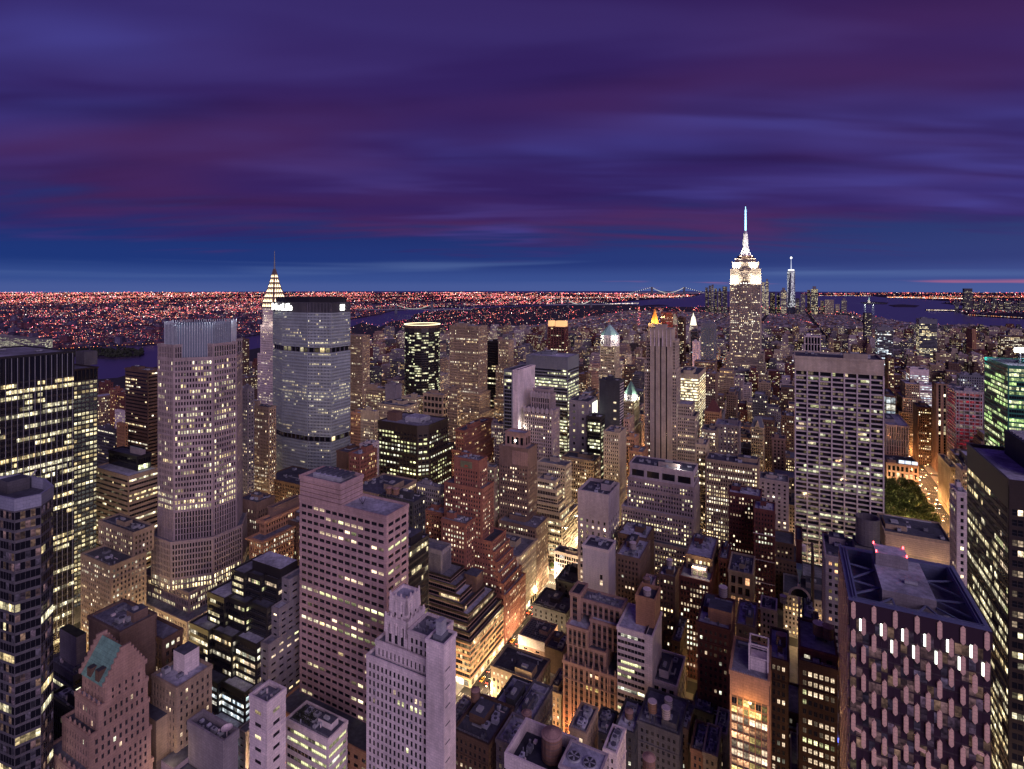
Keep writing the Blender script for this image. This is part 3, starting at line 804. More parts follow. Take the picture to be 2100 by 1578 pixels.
# the tallest tower: floodlit upper storeys and mast
b = Building('mast_tower', 'tallest limestone skyscraper, upper floors floodlit white below a glowing mast', 'skyscraper')
cx, cy = gp(1529, 1192)
es = S(wm='lime', bw=2.5, wf=.5, hf=.56, pp=.7, sp=.10, fl=3.75, p=.26, full=.10, run=1.8, pal='warm', gain=1.3, edge=.6, spm='grey')
def es_t(a, c, z0, z1, st=es, **k): b.tier(rpoly(cx - a, cx + a, cy - c, cy + c), z0, z1, st, **k)
es_t(52, 30, 0, 24); es_t(44, 27, 24, 72, S(**{**es, 'p': .3})); es_t(40, 25, 72, 92, S(**{**es, 'p': .3})); es_t(37, 23, 92, 116, es)
es_t(30.5, 20, 116, 266, es, cap=False)
b.tier(rpoly(cx - 12, cx + 12, cy - 20.9, cy + 20.9), 116, 292, S(**{**es, 'edge': .3}))
fl_ = S(**{**es, 'p': .15, 'wm': 'lime'})
es_t(29.5, 19.3, 266, 297, fl_); es_t(26, 17.5, 297, 312, fl_); es_t(20, 15, 312, 320, S(**{**es, 'p': .1}))
m = MB(); m.prism(ngon(cx, cy, 17, 12), 320.1, 327, 0); b.part('observation_deck', m, [W_('umber')])
m = MB(); MW = wall('mast_metal', (.6, .6, .6), .4, .5, .1)
for (z0, r0, z1, r1) in ((327, 15, 331, 12), (331, 11, 338, 8.3), (338, 8.3, 350, 6.2), (350, 6.2, 366, 5.2), (366, 5.2, 376, 4.6), (376, 4.6, 383, 2.2)):
    m.frustum(ngon(cx, cy, r0, 8, .39), z0, ngon(cx, cy, r1, 8, .39), z1, 0)
for k in range(4):
    a = k * math.pi / 2 + math.pi / 4; m.bar((cx + 12 * math.cos(a), cy + 12 * math.sin(a), 327), (cx + 5 * math.cos(a), cy + 5 * math.sin(a), 350), 1.4, 0, 4, .5)
b.part('mast', m, [MW])
ANT = emit('antenna_light', (.34, .74, 1), 1.9)
m = MB(); m.bar((cx, cy, 383), (cx, cy, 408), 1.7, 0, 6, 1.4); m.bar((cx, cy, 408), (cx, cy, 436), 1.2, 0, 6, .6)
for k in range(14): m.box(cx - 2.1, cx + 2.1, cy - .35, cy + .35, 386 + k * 3.2, 387.0 + k * 3.2, 0)
b.part('antenna', m, [ANT])
m = MB(); m.bar((cx, cy, 436), (cx, cy, 443), .5, 0, 5, .2); b.part('antenna_tip', m, [W_('dkred')])
for k in range(12):
    m = MB(); x = cx - 29 + k * 5.3; m.box(x - .5, x + .5, cy - 22.2, cy - 21.6, 266.6, 267.4, 0); b.part('floodlamp', m, [LAMPC])
rt = b.done()
for ox in (-26, -18, 18, 26):
    slight('floodlight', (cx + ox, cy - 36, 252), (cx + ox, cy - 19, 292), 190000, (1, .90, .74), 62, rt)
    slight('floodlight', (cx + ox * .8, cy - 25, 297), (cx + ox * .8, cy - 16, 310), 90000, (1, .92, .78), 70, rt)
for oy in (-12, 0, 12): slight('floodlight', (cx + 46, cy + oy, 252), (cx + 29, cy + oy, 292), 190000, (1, .90, .74), 62, rt)
for k in range(8):
    a = k * math.pi / 4 + .2; slight('floodlight', (cx + 19 * math.cos(a), cy + 19 * math.sin(a), 325), (cx, cy, 352), 42000, (1, .94, .84), 75, rt)

# the octagonal granite tower with the lit glass lantern
b = Building('lantern_tower', 'octagonal lilac granite tower with tall fluted glass drum on top', 'skyscraper')
V1 = gp(356, 370); n_, c_ = 18.0, 17.0
ox, oy = V1[0] - n_ / 2, V1[1] + n_ / 2 + c_
LC = (ox, oy); A_ = n_ / 2 + c_
ls = S(wm='lilac', bw=1.75, wf=.55, hf=.58, pp=.30, sp=.18, fl=3.95, p=.28, full=.08, run=2.2, pal='office', edge=.7, gain=.95, top=.6)
b.tier(rpoly(ox - A_ - 16, ox + A_ + 9, oy - A_ - 7, oy + A_ + 12), 0, 41, S(**{**ls, 'p': .62, 'gain': 1.0, 'pal': 'office'}))
b.tier(rpoly(ox - A_ - 6, ox + A_, oy - A_, oy + A_ + 4), 41, 54, S(**{**ls, 'p': .75, 'gain': 1.05}))
b.tier(octo(ox, oy, A_ + 3.2, c_ + 1), 54, 62, S(**{**ls, 'p': .95, 'gain': 1.5, 'hf': .7}), cap=False)
b.tier(octo(ox, oy, A_ + 3.2, c_ + 1), 62, 86, S(**{**ls, 'p': .0, 'full': 0, 'hf': .7}))
b.tier(octo(ox, oy, A_, c_), 86, 106, S(**{**ls, 'p': .0, 'full': 0, 'hf': .86, 'pp': .5}), cap=False)
b.tier(octo(ox, oy, A_, c_), 106, 210, S(**{**ls, 'floors': [(0, .12, .9), (.12, .35, .4)], 'p': .36}))
for sx, sy, kx, ky in ((0, -1, n_ / 2, 4), (1, 0, 4, n_ / 2), (0, 1, n_ / 2, 4), (-1, 0, 4, n_ / 2)):
    px_, py_ = ox + sx * (A_ - 4), oy + sy * (A_ - 4)
    b.tier(rpoly(px_ - kx, px_ + kx, py_ - ky, py_ + ky), 210, 219, S(**{**ls, 'p': 0, 'full': 0, 'hf': .85}))
LG = glass('lantern_glass', (.10, .13, .17), .18, .6, .01)
oc = octo(ox, oy, A_ - 3.6, c_ - 1.5)
m = MB(); m.prism(oc, 210.05, 233, 0, top=False); m.face([(p[0], p[1], 229) for p in oc], 1); b.part('glass_drum', m, [LG, ROOFG])
m = MB()
for i in range(8):
    a, e = Vector((*oc[i], 0)), Vector((*oc[(i + 1) % 8], 0)); k = max(4, int((e - a).length / 1.5))
    nrm = Vector(((e - a).y, -(e - a).x, 0)).normalized()
    for q in range(k):
        p = a + (e - a) * (q / k) + nrm * .35
        m.bar((p.x, p.y, 210.1), (p.x, p.y, 235), .22, 0, 4)
b.part('glass_fins', m, [wall('fin_alu', (.5, .52, .56), .4, .5, .1)])
rt = b.done()
for k in range(8):
    a = k * math.pi / 4 + .39; plight('crown_lamp', (ox + (A_ - .8) * math.cos(a), oy + (A_ - .8) * math.sin(a), 237), 700, (.8, .9, 1), .4, rt)

# far towers of the tip of the island
b = Building('tapered_tower', 'far glittering tapered glass tower with white-lit mast above the tip of the island', 'skyscraper')
cx, cy = gp(1622.5, 5250)
def sq(r, a): return ngon(cx, cy, r, 8, a)
m0 = [(cx - 34, cy - 34), (cx, cy - 34), (cx + 34, cy - 34), (cx + 34, cy), (cx + 34, cy + 34), (cx, cy + 34), (cx - 34, cy + 34), (cx - 34, cy)]
m1 = [(cx - 17, cy - 17), (cx, cy - 34), (cx + 17, cy - 17), (cx + 34, cy), (cx + 17, cy + 17), (cx, cy + 34), (cx - 17, cy + 17), (cx - 34, cy)]
b.fp = m0
m = MB(); m.prism(m0, 0, 60, 0, top=False); m.frustum(m0, 60, m1, 412, 0); b.part('shaft', m, [glass('tower_glass', (.12, .14, .2), .12, .6)])
for i in range(8):
    for z in np.arange(62, 405, 7.0):
        f = (z - 60) / 352; 
        for q in range(5):
            if b.rng.random() > .52: continue
            def pt(u): 
                a0, e0 = m0[i], m0[(i + 1) % 8]; a1, e1 = m1[i], m1[(i + 1) % 8]
                A = (a0[0] + (a1[0] - a0[0]) * f, a0[1] + (a1[1] - a0[1]) * f); E = (e0[0] + (e1[0] - e0[0]) * f, e0[1] + (e1[1] - e0[1]) * f)
                dx, dy = E[0] - A[0], E[1] - A[1]; l = math.hypot(dx, dy); return (A[0] + dx * u + dy / l * .8, A[1] + dy * u - dx / l * .8)
            p, r_ = pt(q / 5 + .02), pt(q / 5 + .18)
            k = b.rng.choice((.5, .8, 1.2)); g = (k * .95, k * .95, k, 1)
            b.win.face([(*p, z), (*r_, z), (*r_, z + 4.6), (*p, z + 4.6)], 0, g, ((0, 0), (1, 0), (1, .99), (0, .99)))
m = MB(); m.prism(ngon(cx, cy, 26, 12), 412.5, 424, 0); b.part('lit_band', m, [emit('band_white', (.95, .97, 1), 1.6)])
m = MB(); m.bar((cx, cy, 424), (cx, cy, 541), 5, 0, 6, 1.2); b.part('mast', m, [emit('mast_white', (.7, .78, 1), .55)])
m = MB(); m.prism(ngon(cx, cy, 7, 8), 530, 546, 0); b.part('beacon', m, [SIGNW])
b.done()
# ---------------------------------------------------------------- near towers, left side
DG = glass('dark_glass'); BG = glass('blue_glass', (.03, .04, .085), .05, .8, .03)
# faceted mirror-glass tower at the edge of the picture
b = Building('mirror_tower', 'faceted dark mirror-glass tower with open lilac roof well, leftmost', 'skyscraper')
h = 183
pl = [xy(30, 1024, h), xy(84, 1013, h), xy(109, 996, h), xy(92, 982, h), xy(40, 972, h), xy(-60, 985, h), xy(-90, 1000, h)]
a = sum(pl[i][0] * pl[(i + 1) % len(pl)][1] - pl[(i + 1) % len(pl)][0] * pl[i][1] for i in range(len(pl)))
if a < 0: pl.reverse()
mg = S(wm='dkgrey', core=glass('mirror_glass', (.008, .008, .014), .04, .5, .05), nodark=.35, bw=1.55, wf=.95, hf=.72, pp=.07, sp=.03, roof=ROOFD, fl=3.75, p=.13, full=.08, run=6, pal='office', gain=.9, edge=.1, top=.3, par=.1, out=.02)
b.tier(pl, 0, h - 4.2, mg, par=False)
A, B = offset(pl, .2), offset(pl, -.6)
m = MB()
for i in range(len(pl)):
    j = (i + 1) % len(pl)
    m.face([(*A[i], h - 4.4), (*A[j], h - 4.4), (*A[j], h), (*A[i], h)], 0); m.face([(*A[i], h), (*A[j], h), (*B[j], h), (*B[i], h)], 0); m.face([(*B[j], h - 4.15), (*B[i], h - 4.15), (*B[i], h), (*B[j], h)], 0)
b.part('parapet', m, [wall('parapet_alu', (.24, .25, .33), .5, .4, .1)])
m = MB(); c0 = xy(28, 1000, h - 3); m.box(c0[0] - 4, c0[0] + 3, c0[1] - 3, c0[1] + 4, h - 4.15, h + .5, 0, 1); b.part('bulkhead', m, [W_('dkgrey'), ROOFD])
m = MB(); c0 = xy(52, 992, h - 3); m.bar((c0[0], c0[1], h - 3.4), (c0[0] + 4, c0[1] + 2, h + 2.5), .3, 0, 5); b.part('davit_arm', m, [METAL])
b.done()

# black steel and glass slabs with bright office floors
b = Building('steel_slab', 'broad black steel slab with bright office floors, dark-mullioned crown, left edge', 'skyscraper')
X0 = -438.0
ss = S(wm='black', core=DG, bw=1.33, wf=.90, hf=.62, pp=.28, sp=.06, fl=3.9, p=.42, full=.2, run=5, pal='office', gain=.9, edge=.3, top=.3, ind=True, bars=0)
Y1 = atX(152, X0)
b.tier(rpoly(X0 - 70, X0, 108, Y1), 0, 199, ss, cap=False)
b.tier(rpoly(X0 - 70, X0, 108, Y1), 199, 215, S(wm='black', core=W_('black'), bw=2.7, wf=.93, hf=.97, pp=.35, sp=.03, fl=15, p=0, full=0, edge=.3, top=.3))
m = MB()
for k in range(29):
    y = 110 + k * (Y1 - 111) / 28
    m.box(X0 + .1, X0 + .55, y - .09, y + .09, 20, 214.5, 0)
b.part('mullion', m, [wall('mullion_steel', (.30, .31, .34), .4, .6, .1)])
b.clutter(X0 - 65, X0 - 4, 112, Y1 - 3, 215, 5)
b.done()
b = Building('steel_slab', 'narrower black steel slab with pale window bays beside the broad black slab', 'skyscraper')
X0 = -514.0; y0, y1 = atX(150, X0) - 6, atX(200, X0)
b.tier(rpoly(X0 - 40, X0, y0, y1), 0, 183, S(wm='dkgrey', core=DG, bw=2.9, wf=.8, hf=.60, pp=.4, sp=.10, fl=3.55, p=.62, full=.25, run=2.2, pal='office', gain=.72, edge=.3, top=.2, dim=.05), cap=False)
b.tier(rpoly(X0 - 40, X0, y0, y1), 183, 192, S(wm='bronze', bw=2.9, wf=.8, hf=.95, pp=.5, sp=.05, fl=9, p=0, full=0, edge=.3, top=.2))
m = MB(); c0 = gp(176, 470); m.box(c0[0] - 8, c0[0] + 6, c0[1] - 4, c0[1] + 6, 192, 204, 0); b.part('bulkhead', m, [W_('dkgrey')])
b.done()

LB = 'building'
T = S
simple('banded_tower', 'dark banded office tower with chamfered top behind the octagonal granite tower', 257, 303, 330, 762, T(wm='umber', bw=1.7, wf=.93, hf=.42, pp=.04, sp=.3, p=.16, run=4, pal='warm', fl=3.9), d=600, clut=2)
b = simple('banded_block', 'low brown banded office block with glass penthouse left of the octagonal tower', 190, 263, 325, 980, T(wm='tan', bw=1.8, wf=.95, hf=.42, pp=.03, sp=.25, p=.26, full=.1, run=5, pal='office', fl=4), d=430, clut=0, fin=False)
f = b.f
b.tier(rpoly(f[0], f[1] - 10, f[2] + 12, f[3]), b.h, b.h + 11, T(wm='black', core=DG, bw=2, wf=.9, hf=.8, pp=.1, sp=.05, fl=5, p=.22, full=0, run=8, pal='green'))
m = MB(); m.box(f[1] - 30, f[1] - 13, f[2] + 17, f[3] - 3, b.h + 11.1, b.h + 16, 0)
for k in range(9): m.box(f[1] - 30.5, f[1] - 12.5, f[2] + 17.3 + k * (f[3] - f[2] - 21) / 9, f[2] + 18 + k * (f[3] - f[2] - 21) / 9, b.h + 16.02, b.h + 16.8, 1)
b.part('cooling_plant', m, [W_('conc'), METAL]); b.done()
b = simple('brick_hotel', 'floodlit tan brick hotel block with stepped roof left of the granite podium', 166, 227, 300, 1165, T(wm='tan', bw=2.8, wf=.42, hf=.5, pp=.15, sp=.15, p=.42, run=1.2, pal='warm', fl=3.3, gain=.9, ind=True), Y=188, clut=0, fin=False)
f = b.f
b.tier(rpoly(f[0] - 8, f[1] - 2, f[2] + 14, f[3] + 6), b.h, b.h + 15, T(wm='tan', bw=2.8, wf=.42, hf=.5, pp=.15, sp=.15, p=.4, pal='warm', fl=3.3))
b.clutter(f[0] - 6, f[1] - 3, f[2] + 15, f[3] + 4, b.h + 15, 7); b.clutter(f[0], f[1], f[2], f[2] + 13, b.h, 2, False); b.done()
plight('hotel_floodlight', (b.f[1] + 14, b.f[2] - 8, 4), 52000, (1, .66, .25), 1)
plight('hotel_floodlight', (b.f[0] + 5, b.f[2] - 14, 4), 52000, (1, .66, .25), 1)
plight('hotel_floodlight', (b.f[1] + 14, b.f[3], 4), 40000, (1, .66, .25), 1)

# art-deco brick tower with a green copper gable
b = Building('gable_tower', 'rose brick art-deco tower with green copper gabled roof and stepped shoulders', 'tower')
X1 = -237.0; Ya, Yb = atX(217, X1), atX(305, X1)
gs = S(wm='rose', bw=2.5, wf=.42, hf=.52, pp=.22, sp=.10, fl=3.6, p=.10, full=.0, pal='warm', run=1.2, ind=True, edge=1.2, gain=1.2)
b.tier(rpoly(X1 - 34, X1, Ya - 13, Yb + 1.5), 0, 62, gs)
b.tier(rpoly(X1 - 26, X1, Ya - 9, Yb + .8), 62, 76, gs)
b.tier(rpoly(X1 - 20, X1, Ya - 5.5, Yb), 76, 88, gs)
b.tier(rpoly(X1 - 17, X1, Ya - 2.5, Yb - .5), 88, 97, gs)
b.tier(rpoly(X1 - 17, X1, Ya, Yb - 1.5), 97, 104, S(**{**gs, 'p': .05, 'wf': .3}), cap=False)
ym = (Ya + Yb - 1.5) / 2; cop = MB()
cop.face([(X1 - 17.3, Ya - .5, 103.6), (X1 - .9, Ya - .5, 103.6), (X1 - .9, ym, 115), (X1 - 17.3, ym, 115)], 0)
cop.face([(X1 - .9, Yb - 1, 103.6), (X1 - 17.3, Yb - 1, 103.6), (X1 - 17.3, ym, 115), (X1 - .9, ym, 115)], 0)
for k in range(14):
    x = X1 - 17 + k * 1.22
    cop.bar((x, Ya - .55, 103.7), (x, ym - .05, 115.1), .09, 0, 4)
b.part('copper_roof', cop, [wall('copper_patina', C['copper'], .6, .3, .35)])
for k, (x, hh) in enumerate(((X1 - 12, 3.4), (X1 - 6, 4.2))):
    m = MB(); m.box(x - 1.3, x + 1.3, Ya - .2, Ya + 3.5, 104.2, 104.2 + hh, 0, 1); b.part('dormer', m, [W_('umber'), W_('slate')])
for xx in (X1 - .85, X1 - 18.3):                   # stepped gable walls
    m = MB(); n = 7
    for k in range(n):
        f0 = k / n; w = (ym - Ya) * (1 - f0) + .9
        m.box(xx, xx + .9, ym - w, ym + w, 103.9 + k * 1.75, 103.9 + (k + 1) * 1.75, 0)
    b.part('gable_wall', m, [W_('rose')])
for (yy, z) in ((Ya - 2, 97), (Ya - 5.2, 88), (Ya - 8.6, 76), (Yb - 1, 97), (Ya - 12.5, 62)):
    for k in range(5):
        x = X1 - 15 + k * 3.5; m = MB()
        m.frustum(rpoly(x - .5, x + .5, yy - .5, yy + .5), z + .05, rpoly(x - .2, x + .2, yy - .2, yy + .2), z + 2.6, 0); b.part('pinnacle', m, [W_('rose')])
b.done()
# brown party-wall slab behind it, tan neighbours
b = Building('blank_wall_block', 'tall brown blank-walled block behind the copper gabled tower, lit light-well slot', LB)
X1 = -262.0
ya, yb, yc = atX(246, X1), atX(318, X1), atX(374, X1)
b.tier(rpoly(X1 - 26, X1, ya, yb), 0, 107, T(wm='brown', wf=0)); b.tier(rpoly(X1 - 26, X1 - 5, yb, yb + 3.5), 0, 104, T(wm='brown', bw=3.4, wf=.62, hf=.6, edge=.05, pp=0, p=.9, full=.5, pal='amber', gain=1.1))
b.tier(rpoly(X1 - 26, X1, yb + 3.5, yc), 0, 93, T(wm='umber', p=.08, bw=3.2, pal='warm', ind=True))
b.clutter(X1 - 24, X1 - 2, ya, yb, 107, 5); b.done()
b = simple('tan_block', 'tan brick block with white penthouse cube between copper gable and striped glass block', 312, 362, 434, 1416, T(wm='tan', bw=3, wf=.4, hf=.5, p=.09, pal='warm', ind=True, fl=3.5), X=-235, clut=2, big=False, fin=False)
f = b.f; m = MB(); m.box(f[0] + 4, f[0] + 12, f[2] + 7, f[3] - 2, b.h + .05, b.h + 9, 0, 1); b.part('penthouse', m, [W_('white'), ROOFD])
m = MB(); m.box(f[0] - 3, f[1] - 6, f[2] - 5, f[2] - .3, 0, b.h - 12, 0, 1); b.part('front_wing', m, [W_('tan'), ROOFD]); b.done()
b = simple('low_office', 'low office with grey plant box and lit ribbon windows right of mirror tower', 96, 150, 205, 1390, T(wm='dkgrey', bw=2.2, wf=.9, hf=.5, pp=.05, sp=.2, p=.7, run=5, pal='green', gain=.8, fl=4), d=258, clut=4, fin=False)
f = b.f; m = MB(); m.box(f[0] + 3, f[1] - 6, f[2] + 4, f[3] - 3, b.h + .05, b.h + 15, 0, 1); b.part('plant_box', m, [W_('grey'), LEAFD]); b.done()
simple('low_office', 'dark glass low block in the gap under the low office with plant box', 100, 160, 195, 1470, T(wm='black', core=DG, bw=2, wf=.9, hf=.55, p=.5, run=4, pal='green', gain=.7), d=230, clut=2)

# black stepped glass building with a brightly lit atrium
b = Building('stepped_glass_block', 'black glass block stepping down in terraces with striped stone flank', LB)
X1 = -255.0; Y0 = atX(584, X1)
gl = S(wm='black', core=DG, bw=1.7, wf=.93, hf=.55, pp=.06, sp=.12, fl=3.9, p=.22, full=.12, run=6, pal='office', gain=.75, ind=True, bars=0)
stone = S(wm='grey', bw=5, wf=.5, hf=.3, pp=0, sp=.15, fl=3.9, p=.1, pal='office', ind=True)
b.fp = rpoly(X1 - 60, X1, Y0 - 28, Y0 + 20)
for (dn, x0, z0, z1) in ((28, -66, 0, 24), (21, -62, 24, 40), (14, -56, 40, 62), (7, -50, 62, 78), (0, -38, 78, 91)):
    for q in range(3):      # zigzag bays
        xa = X1 + x0 - 2 + q * (-x0 - 4) / 3; xb = xa + (-x0 - 4) / 3
        b.tier(rpoly(xa, xb - .02 if q < 2 else xb, Y0 - dn - (2 - q) * 2.2, Y0 + 16), z0, z1, gl if z0 > 41 else S(**{**gl, 'p': .75 if z0 > 30 else .95, 'full': .4, 'gain': .8 if z0 > 30 else 1.0, 'pal': 'warm' if z0 > 30 else 'cool'}))
    b.tier(rpoly(X1 - 6, X1, Y0 - dn + 3, Y0 + 17), z0, z1, stone)
f = (X1 - 30, X1 - 6, Y0 + 2, Y0 + 14)
m = MB(); m.box(*f, 91.1, 97, 0, 1); b.part('penthouse', m, [W_('black'), ROOFL]); b.done()
# dish roof, blank pale block, garden roof
b = simple('dish_block', 'grey block with white satellite dish in its open roof well', 386, 458, 488, 1535, T(wm='grey', wf=0, par=3, roof=ROOFD), X=-205, clut=2, big=False, fin=False)
f = b.f; m = MB(); q = (f[1] - 4.2, f[2] + 4.5, b.h + 3)
for k in range(12):
    a0, a1 = k * math.pi / 6, (k + 1) * math.pi / 6
    for r0, r1, z0, z1 in ((0, 1.2, 0, .15), (1.2, 2.3, .15, .6)):
        m.face([(q[0] + r0 * math.cos(a0), q[1] + r0 * math.sin(a0), q[2] + z0), (q[0] + r1 * math.cos(a0), q[1] + r1 * math.sin(a0), q[2] + z1), (q[0] + r1 * math.cos(a1), q[1] + r1 * math.sin(a1), q[2] + z1), (q[0] + r0 * math.cos(a1), q[1] + r0 * math.sin(a1), q[2] + z0)], 0)
m.bar((q[0], q[1], b.h), q, .2, 0, 6); b.part('satellite_dish', m, [W_('white')])
m = MB(); m.box(f[0] - 9, f[0] - .3, f[2] - 6, f[3], 0, b.h - 13, 0, 1); m.box(f[0], f[1] + 8, f[2] - 7, f[2] - .3, 0, b.h - 15, 0, 1); b.part('lower_wing', m, [W_('lilac'), ROOFD]); b.done()
plight('roof_lamp', (b.f[0] - 3, b.f[2] - 6.5, b.h - 9), 700, (1, .7, .4), .3)
simple('pale_block', 'pale windowless block with slot windows right of the dish roof', 512, 547, 586, 1452, T(wm='white', bw=6, wf=.4, hf=.3, p=.06, pp=0, fl=5, par=2), X=-190, clut=2, big=False)
b = simple('garden_roof_block', 'low white office with planted roof and bright ribbon windows', 587, 672, 712, 1522, T(wm='white', bw=2.4, wf=.92, hf=.45, pp=.05, sp=.25, p=.85, run=6, full=.5, pal='green', gain=.75, fl=4.2, ind=True), d=252, clut=3, fin=False)
f = b.f; m = MB()
for _ in range(420): leaf(m, b.rng.uniform(f[0] + 2, f[0] + 13), b.rng.uniform(f[2] + 2, f[3] - 3), b.h + b.rng.uniform(.3, 2.2), .35, b.rng)
b.part('planting', m, [LEAFD]); b.done()

# pink granite tower
b = Building('granite_tower', 'pink granite office tower with punched window bands and flat lilac roof', 'skyscraper')
X1 = -184.0; f, d_ = rect(615, 792, 837, Y=218)
pk = S(wm='pink', bw=4.6, wf=.74, hf=.44, pp=.10, sp=.30, fl=4.15, p=.14, full=.05, run=2, pal='office', gain=.9, ind=True, bars=2, edge=1.0, top=2.2, roof=ROOFL)
b.tier(rpoly(*f), 18, 141, pk)
b.tier(rpoly(f[0], atY(699, f[2]), f[2], f[3] - 1), 141.0, 152, T(wm='pink', wf=0, par=1.5, roof=ROOFG))
x1 = atY(699, f[2])
for k in range(4):                    # stone courses round the penthouse
    m = MB(); z = 142.2 + k * 2.5; m.box(f[0] - .12, x1 + .12, f[2] - .12, f[3] - .9, z, z + .25, 0, None, True); b.part('string_course', m, [W_('brown')])
m = MB(); m.box(f[0] + 6, x1 - 5, f[2] + 4, f[3] - 4, 152.1, 154.4, 0, 1)
for k in range(6): m.box(f[0] + 7 + k * 4, f[0] + 9 + k * 4, f[2] + 5, f[3] - 5, 154.4, 155.6, 2)
b.part('chiller_bank', m, [METAL, ROOFL, ROOFD])
m = MB(); c0 = (x1 + 8, f[2] + 8)
for k in range(5):
    a = k * 1.3; m.bar((c0[0], c0[1], 141.1), (c0[0] + 2 * math.cos(a), c0[1] + 2 * math.sin(a), 144 + k * .3), .09, 0, 4)
b.part('antenna', m, [W_('black')])
pd, _ = rect(603, 800, 837, Y=203)
b.tier(rpoly(f[0] - 3, f[1] + 2, 203, f[3] + 3), 0, 31, T(wm='orange', bw=5, wf=.5, hf=.42, pp=.1, sp=.2, p=.22, pal='warm', ind=True, fl=4.4))
b.done()
for x in (-240, -222, -206): plight('street_glow', (x, 192, 6), 8000, (1, .62, .27), 1)
b = Building('dark_glass_block', 'black glass block wedged behind the pink granite tower', LB)
b.tier(rpoly(-236, -190, 238, 263), 0, 112, T(wm='black', core=DG, bw=1.6, wf=.94, hf=.7, pp=.05, sp=.04, p=.1, full=.03, run=4, pal='office', gain=.6)); b.clutter(-236, -190, 238, 263, 112, 2); b.done()

# white art-deco slab
b = Building('white_deco_tower', 'pale art-deco tower with stepped crown and tall blank stair shaft', 'tower')
X1 = -125.0; Ys = atX(910, X1); xs_ = atY(874, Ys); xl_ = atY(752, Ys + 2)
wd = S(wm='white', bw=2.9, wf=.5, hf=.58, pp=.2, sp=.08, fl=3.7, p=.07, full=0, pal='office', gain=1.4, ind=True, edge=.9, bars=1)
b.tier(rpoly(xl_, xs_ - .05, Ys + 2, Ys + 20), 0, 95, wd)
b.tier(rpoly(xs_, X1, Ys, Ys + 9), 0, 113.5, T(wm='white', wf=0, par=.8, roof=ROOFD))
b.tier(rpoly(xl_ + 3, xs_ - .05, Ys + 4.5, Ys + 20), 95, 101, S(**{**wd, 'wf': .35}))
b.tier(rpoly(xl_ + 20, xs_ - .05, Ys + 6, Ys + 20), 101, 109.5, wd)
b.tier(rpoly(xl_ + 7, xl_ + 19, Ys + 6.5, Ys + 19), 101, 112, S(**{**wd, 'bw': 4, 'hf': .8, 'fl': 9, 'p': 0}))
b.tier(rpoly(xl_ + 8.5, xl_ + 17.5, Ys + 8, Ys + 17), 112, 121, S(**{**wd, 'bw': 3, 'hf': .8, 'fl': 9, 'p': 0, 'wf': .3}))
for (xx, yy, z, n) in ((xl_ + 8.5, Ys + 8, 121, 4), (xl_ + 7, Ys + 6.5, 112, 5)):
    w = 9 if n == 4 else 12
    for i in range(n):
        m = MB()
        for (px_, py_) in ((xx + i * w / (n - 1), yy), (xx + w, yy + i * w / (n - 1))):
            m.frustum(rpoly(px_ - .55, px_ + .55, py_ - .55, py_ + .55), z - 6, rpoly(px_ - .25, px_ + .25, py_ - .25, py_ + .25), z + 2.6, 0)
        b.part('buttress', m, [W_('white')])
m = MB(); m.box(xs_ + 2, X1 - 2.5, Ys + 2, Ys + 7, 113.6, 115.5, 1); m.box(xs_ + 3, X1 - 3, Ys + 2.6, Ys + 6.4, 115.5, 121, 0); b.part('cooling_tower', m, [METAL, W_('steel')])
m = MB()
for k in range(12): m.box(X1 + .01, X1 + .06, Ys + 1.2, Ys + 4.5, 20 + k * 7.5, 20.5 + k * 7.5, 0)
b.part('slot_vent', m, [W_('dkgrey')])
for k in range(9):
    m = MB(); x, z = b.rng.uniform(xl_ + 2, xs_ - 2), 30 + b.rng.randint(0, 15) * 3.7; m.box(x - .4, x + .4, Ys + 1.3, Ys + 1.95, z, z + .6, 0, None, True); b.part('window_cooler', m, [METAL])
b.clutter(xl_ + 20, xs_ - 2, Ys + 8, Ys + 19, 109.5, 3, False); b.done()

# stepped bronze-glass block on the bright avenue
b = Building('terraced_block', 'bronze-glass block with many terraces and ribbed penthouse on the bright avenue', LB)
Xf, Yf = -184.0, 300.0
tb = S(wm='bronze', core=DG, bw=1.7, wf=.9, hf=.62, pp=.10, sp=.14, fl=3.6, p=.16, full=.06, run=4, pal='amber', gain=.6, spm='rose', top=.6)
xe, ye = -250.0, 346.0
b.tier(rpoly(xe, Xf, Yf, ye), 5, 28, S(**{**tb, 'p': .55, 'gain': .55, 'spm': 'orange'}))
b.tier(rpoly(xe, Xf + .3, Yf - .3, ye + .3), 0, 5, T(wm='cream', bw=4, wf=.86, hf=.8, fl=5, p=1, full=1, pal='warm', gain=2.2, pp=.3, sp=.1, top=.4), cap=False)
for k, (z0, z1, a, c) in enumerate(((28, 32, 2.5, 2), (32, 36, 5, 4), (36, 40, 8, 4), (40, 44, 10, 8), (44, 48, 13, 11), (48, 52, 15, 15), (52, 55, 18, 20))):
    b.tier(rpoly(xe, Xf - c - 1.2 * k, Yf + a, ye - (4 if k > 2 else 0) - k), z0, z1, S(**{**tb, 'fl': 4, 'p': .06}))
b.tier(rpoly(xe + 8, Xf - 36, Yf + 20, ye - 14), 55, 70, S(wm='grey', bw=.8, wf=.5, hf=.97, pp=.15, sp=.02, fl=15, p=0, core=W_('grey'), full=0, par=2))
m = MB(); m.box(Xf - 22, Xf - 12, ye - 18, ye - 8, 44, 55.5, 0, 1); b.part('stair_bulkhead', m, [W_('umber'), ROOFD])
b.done()
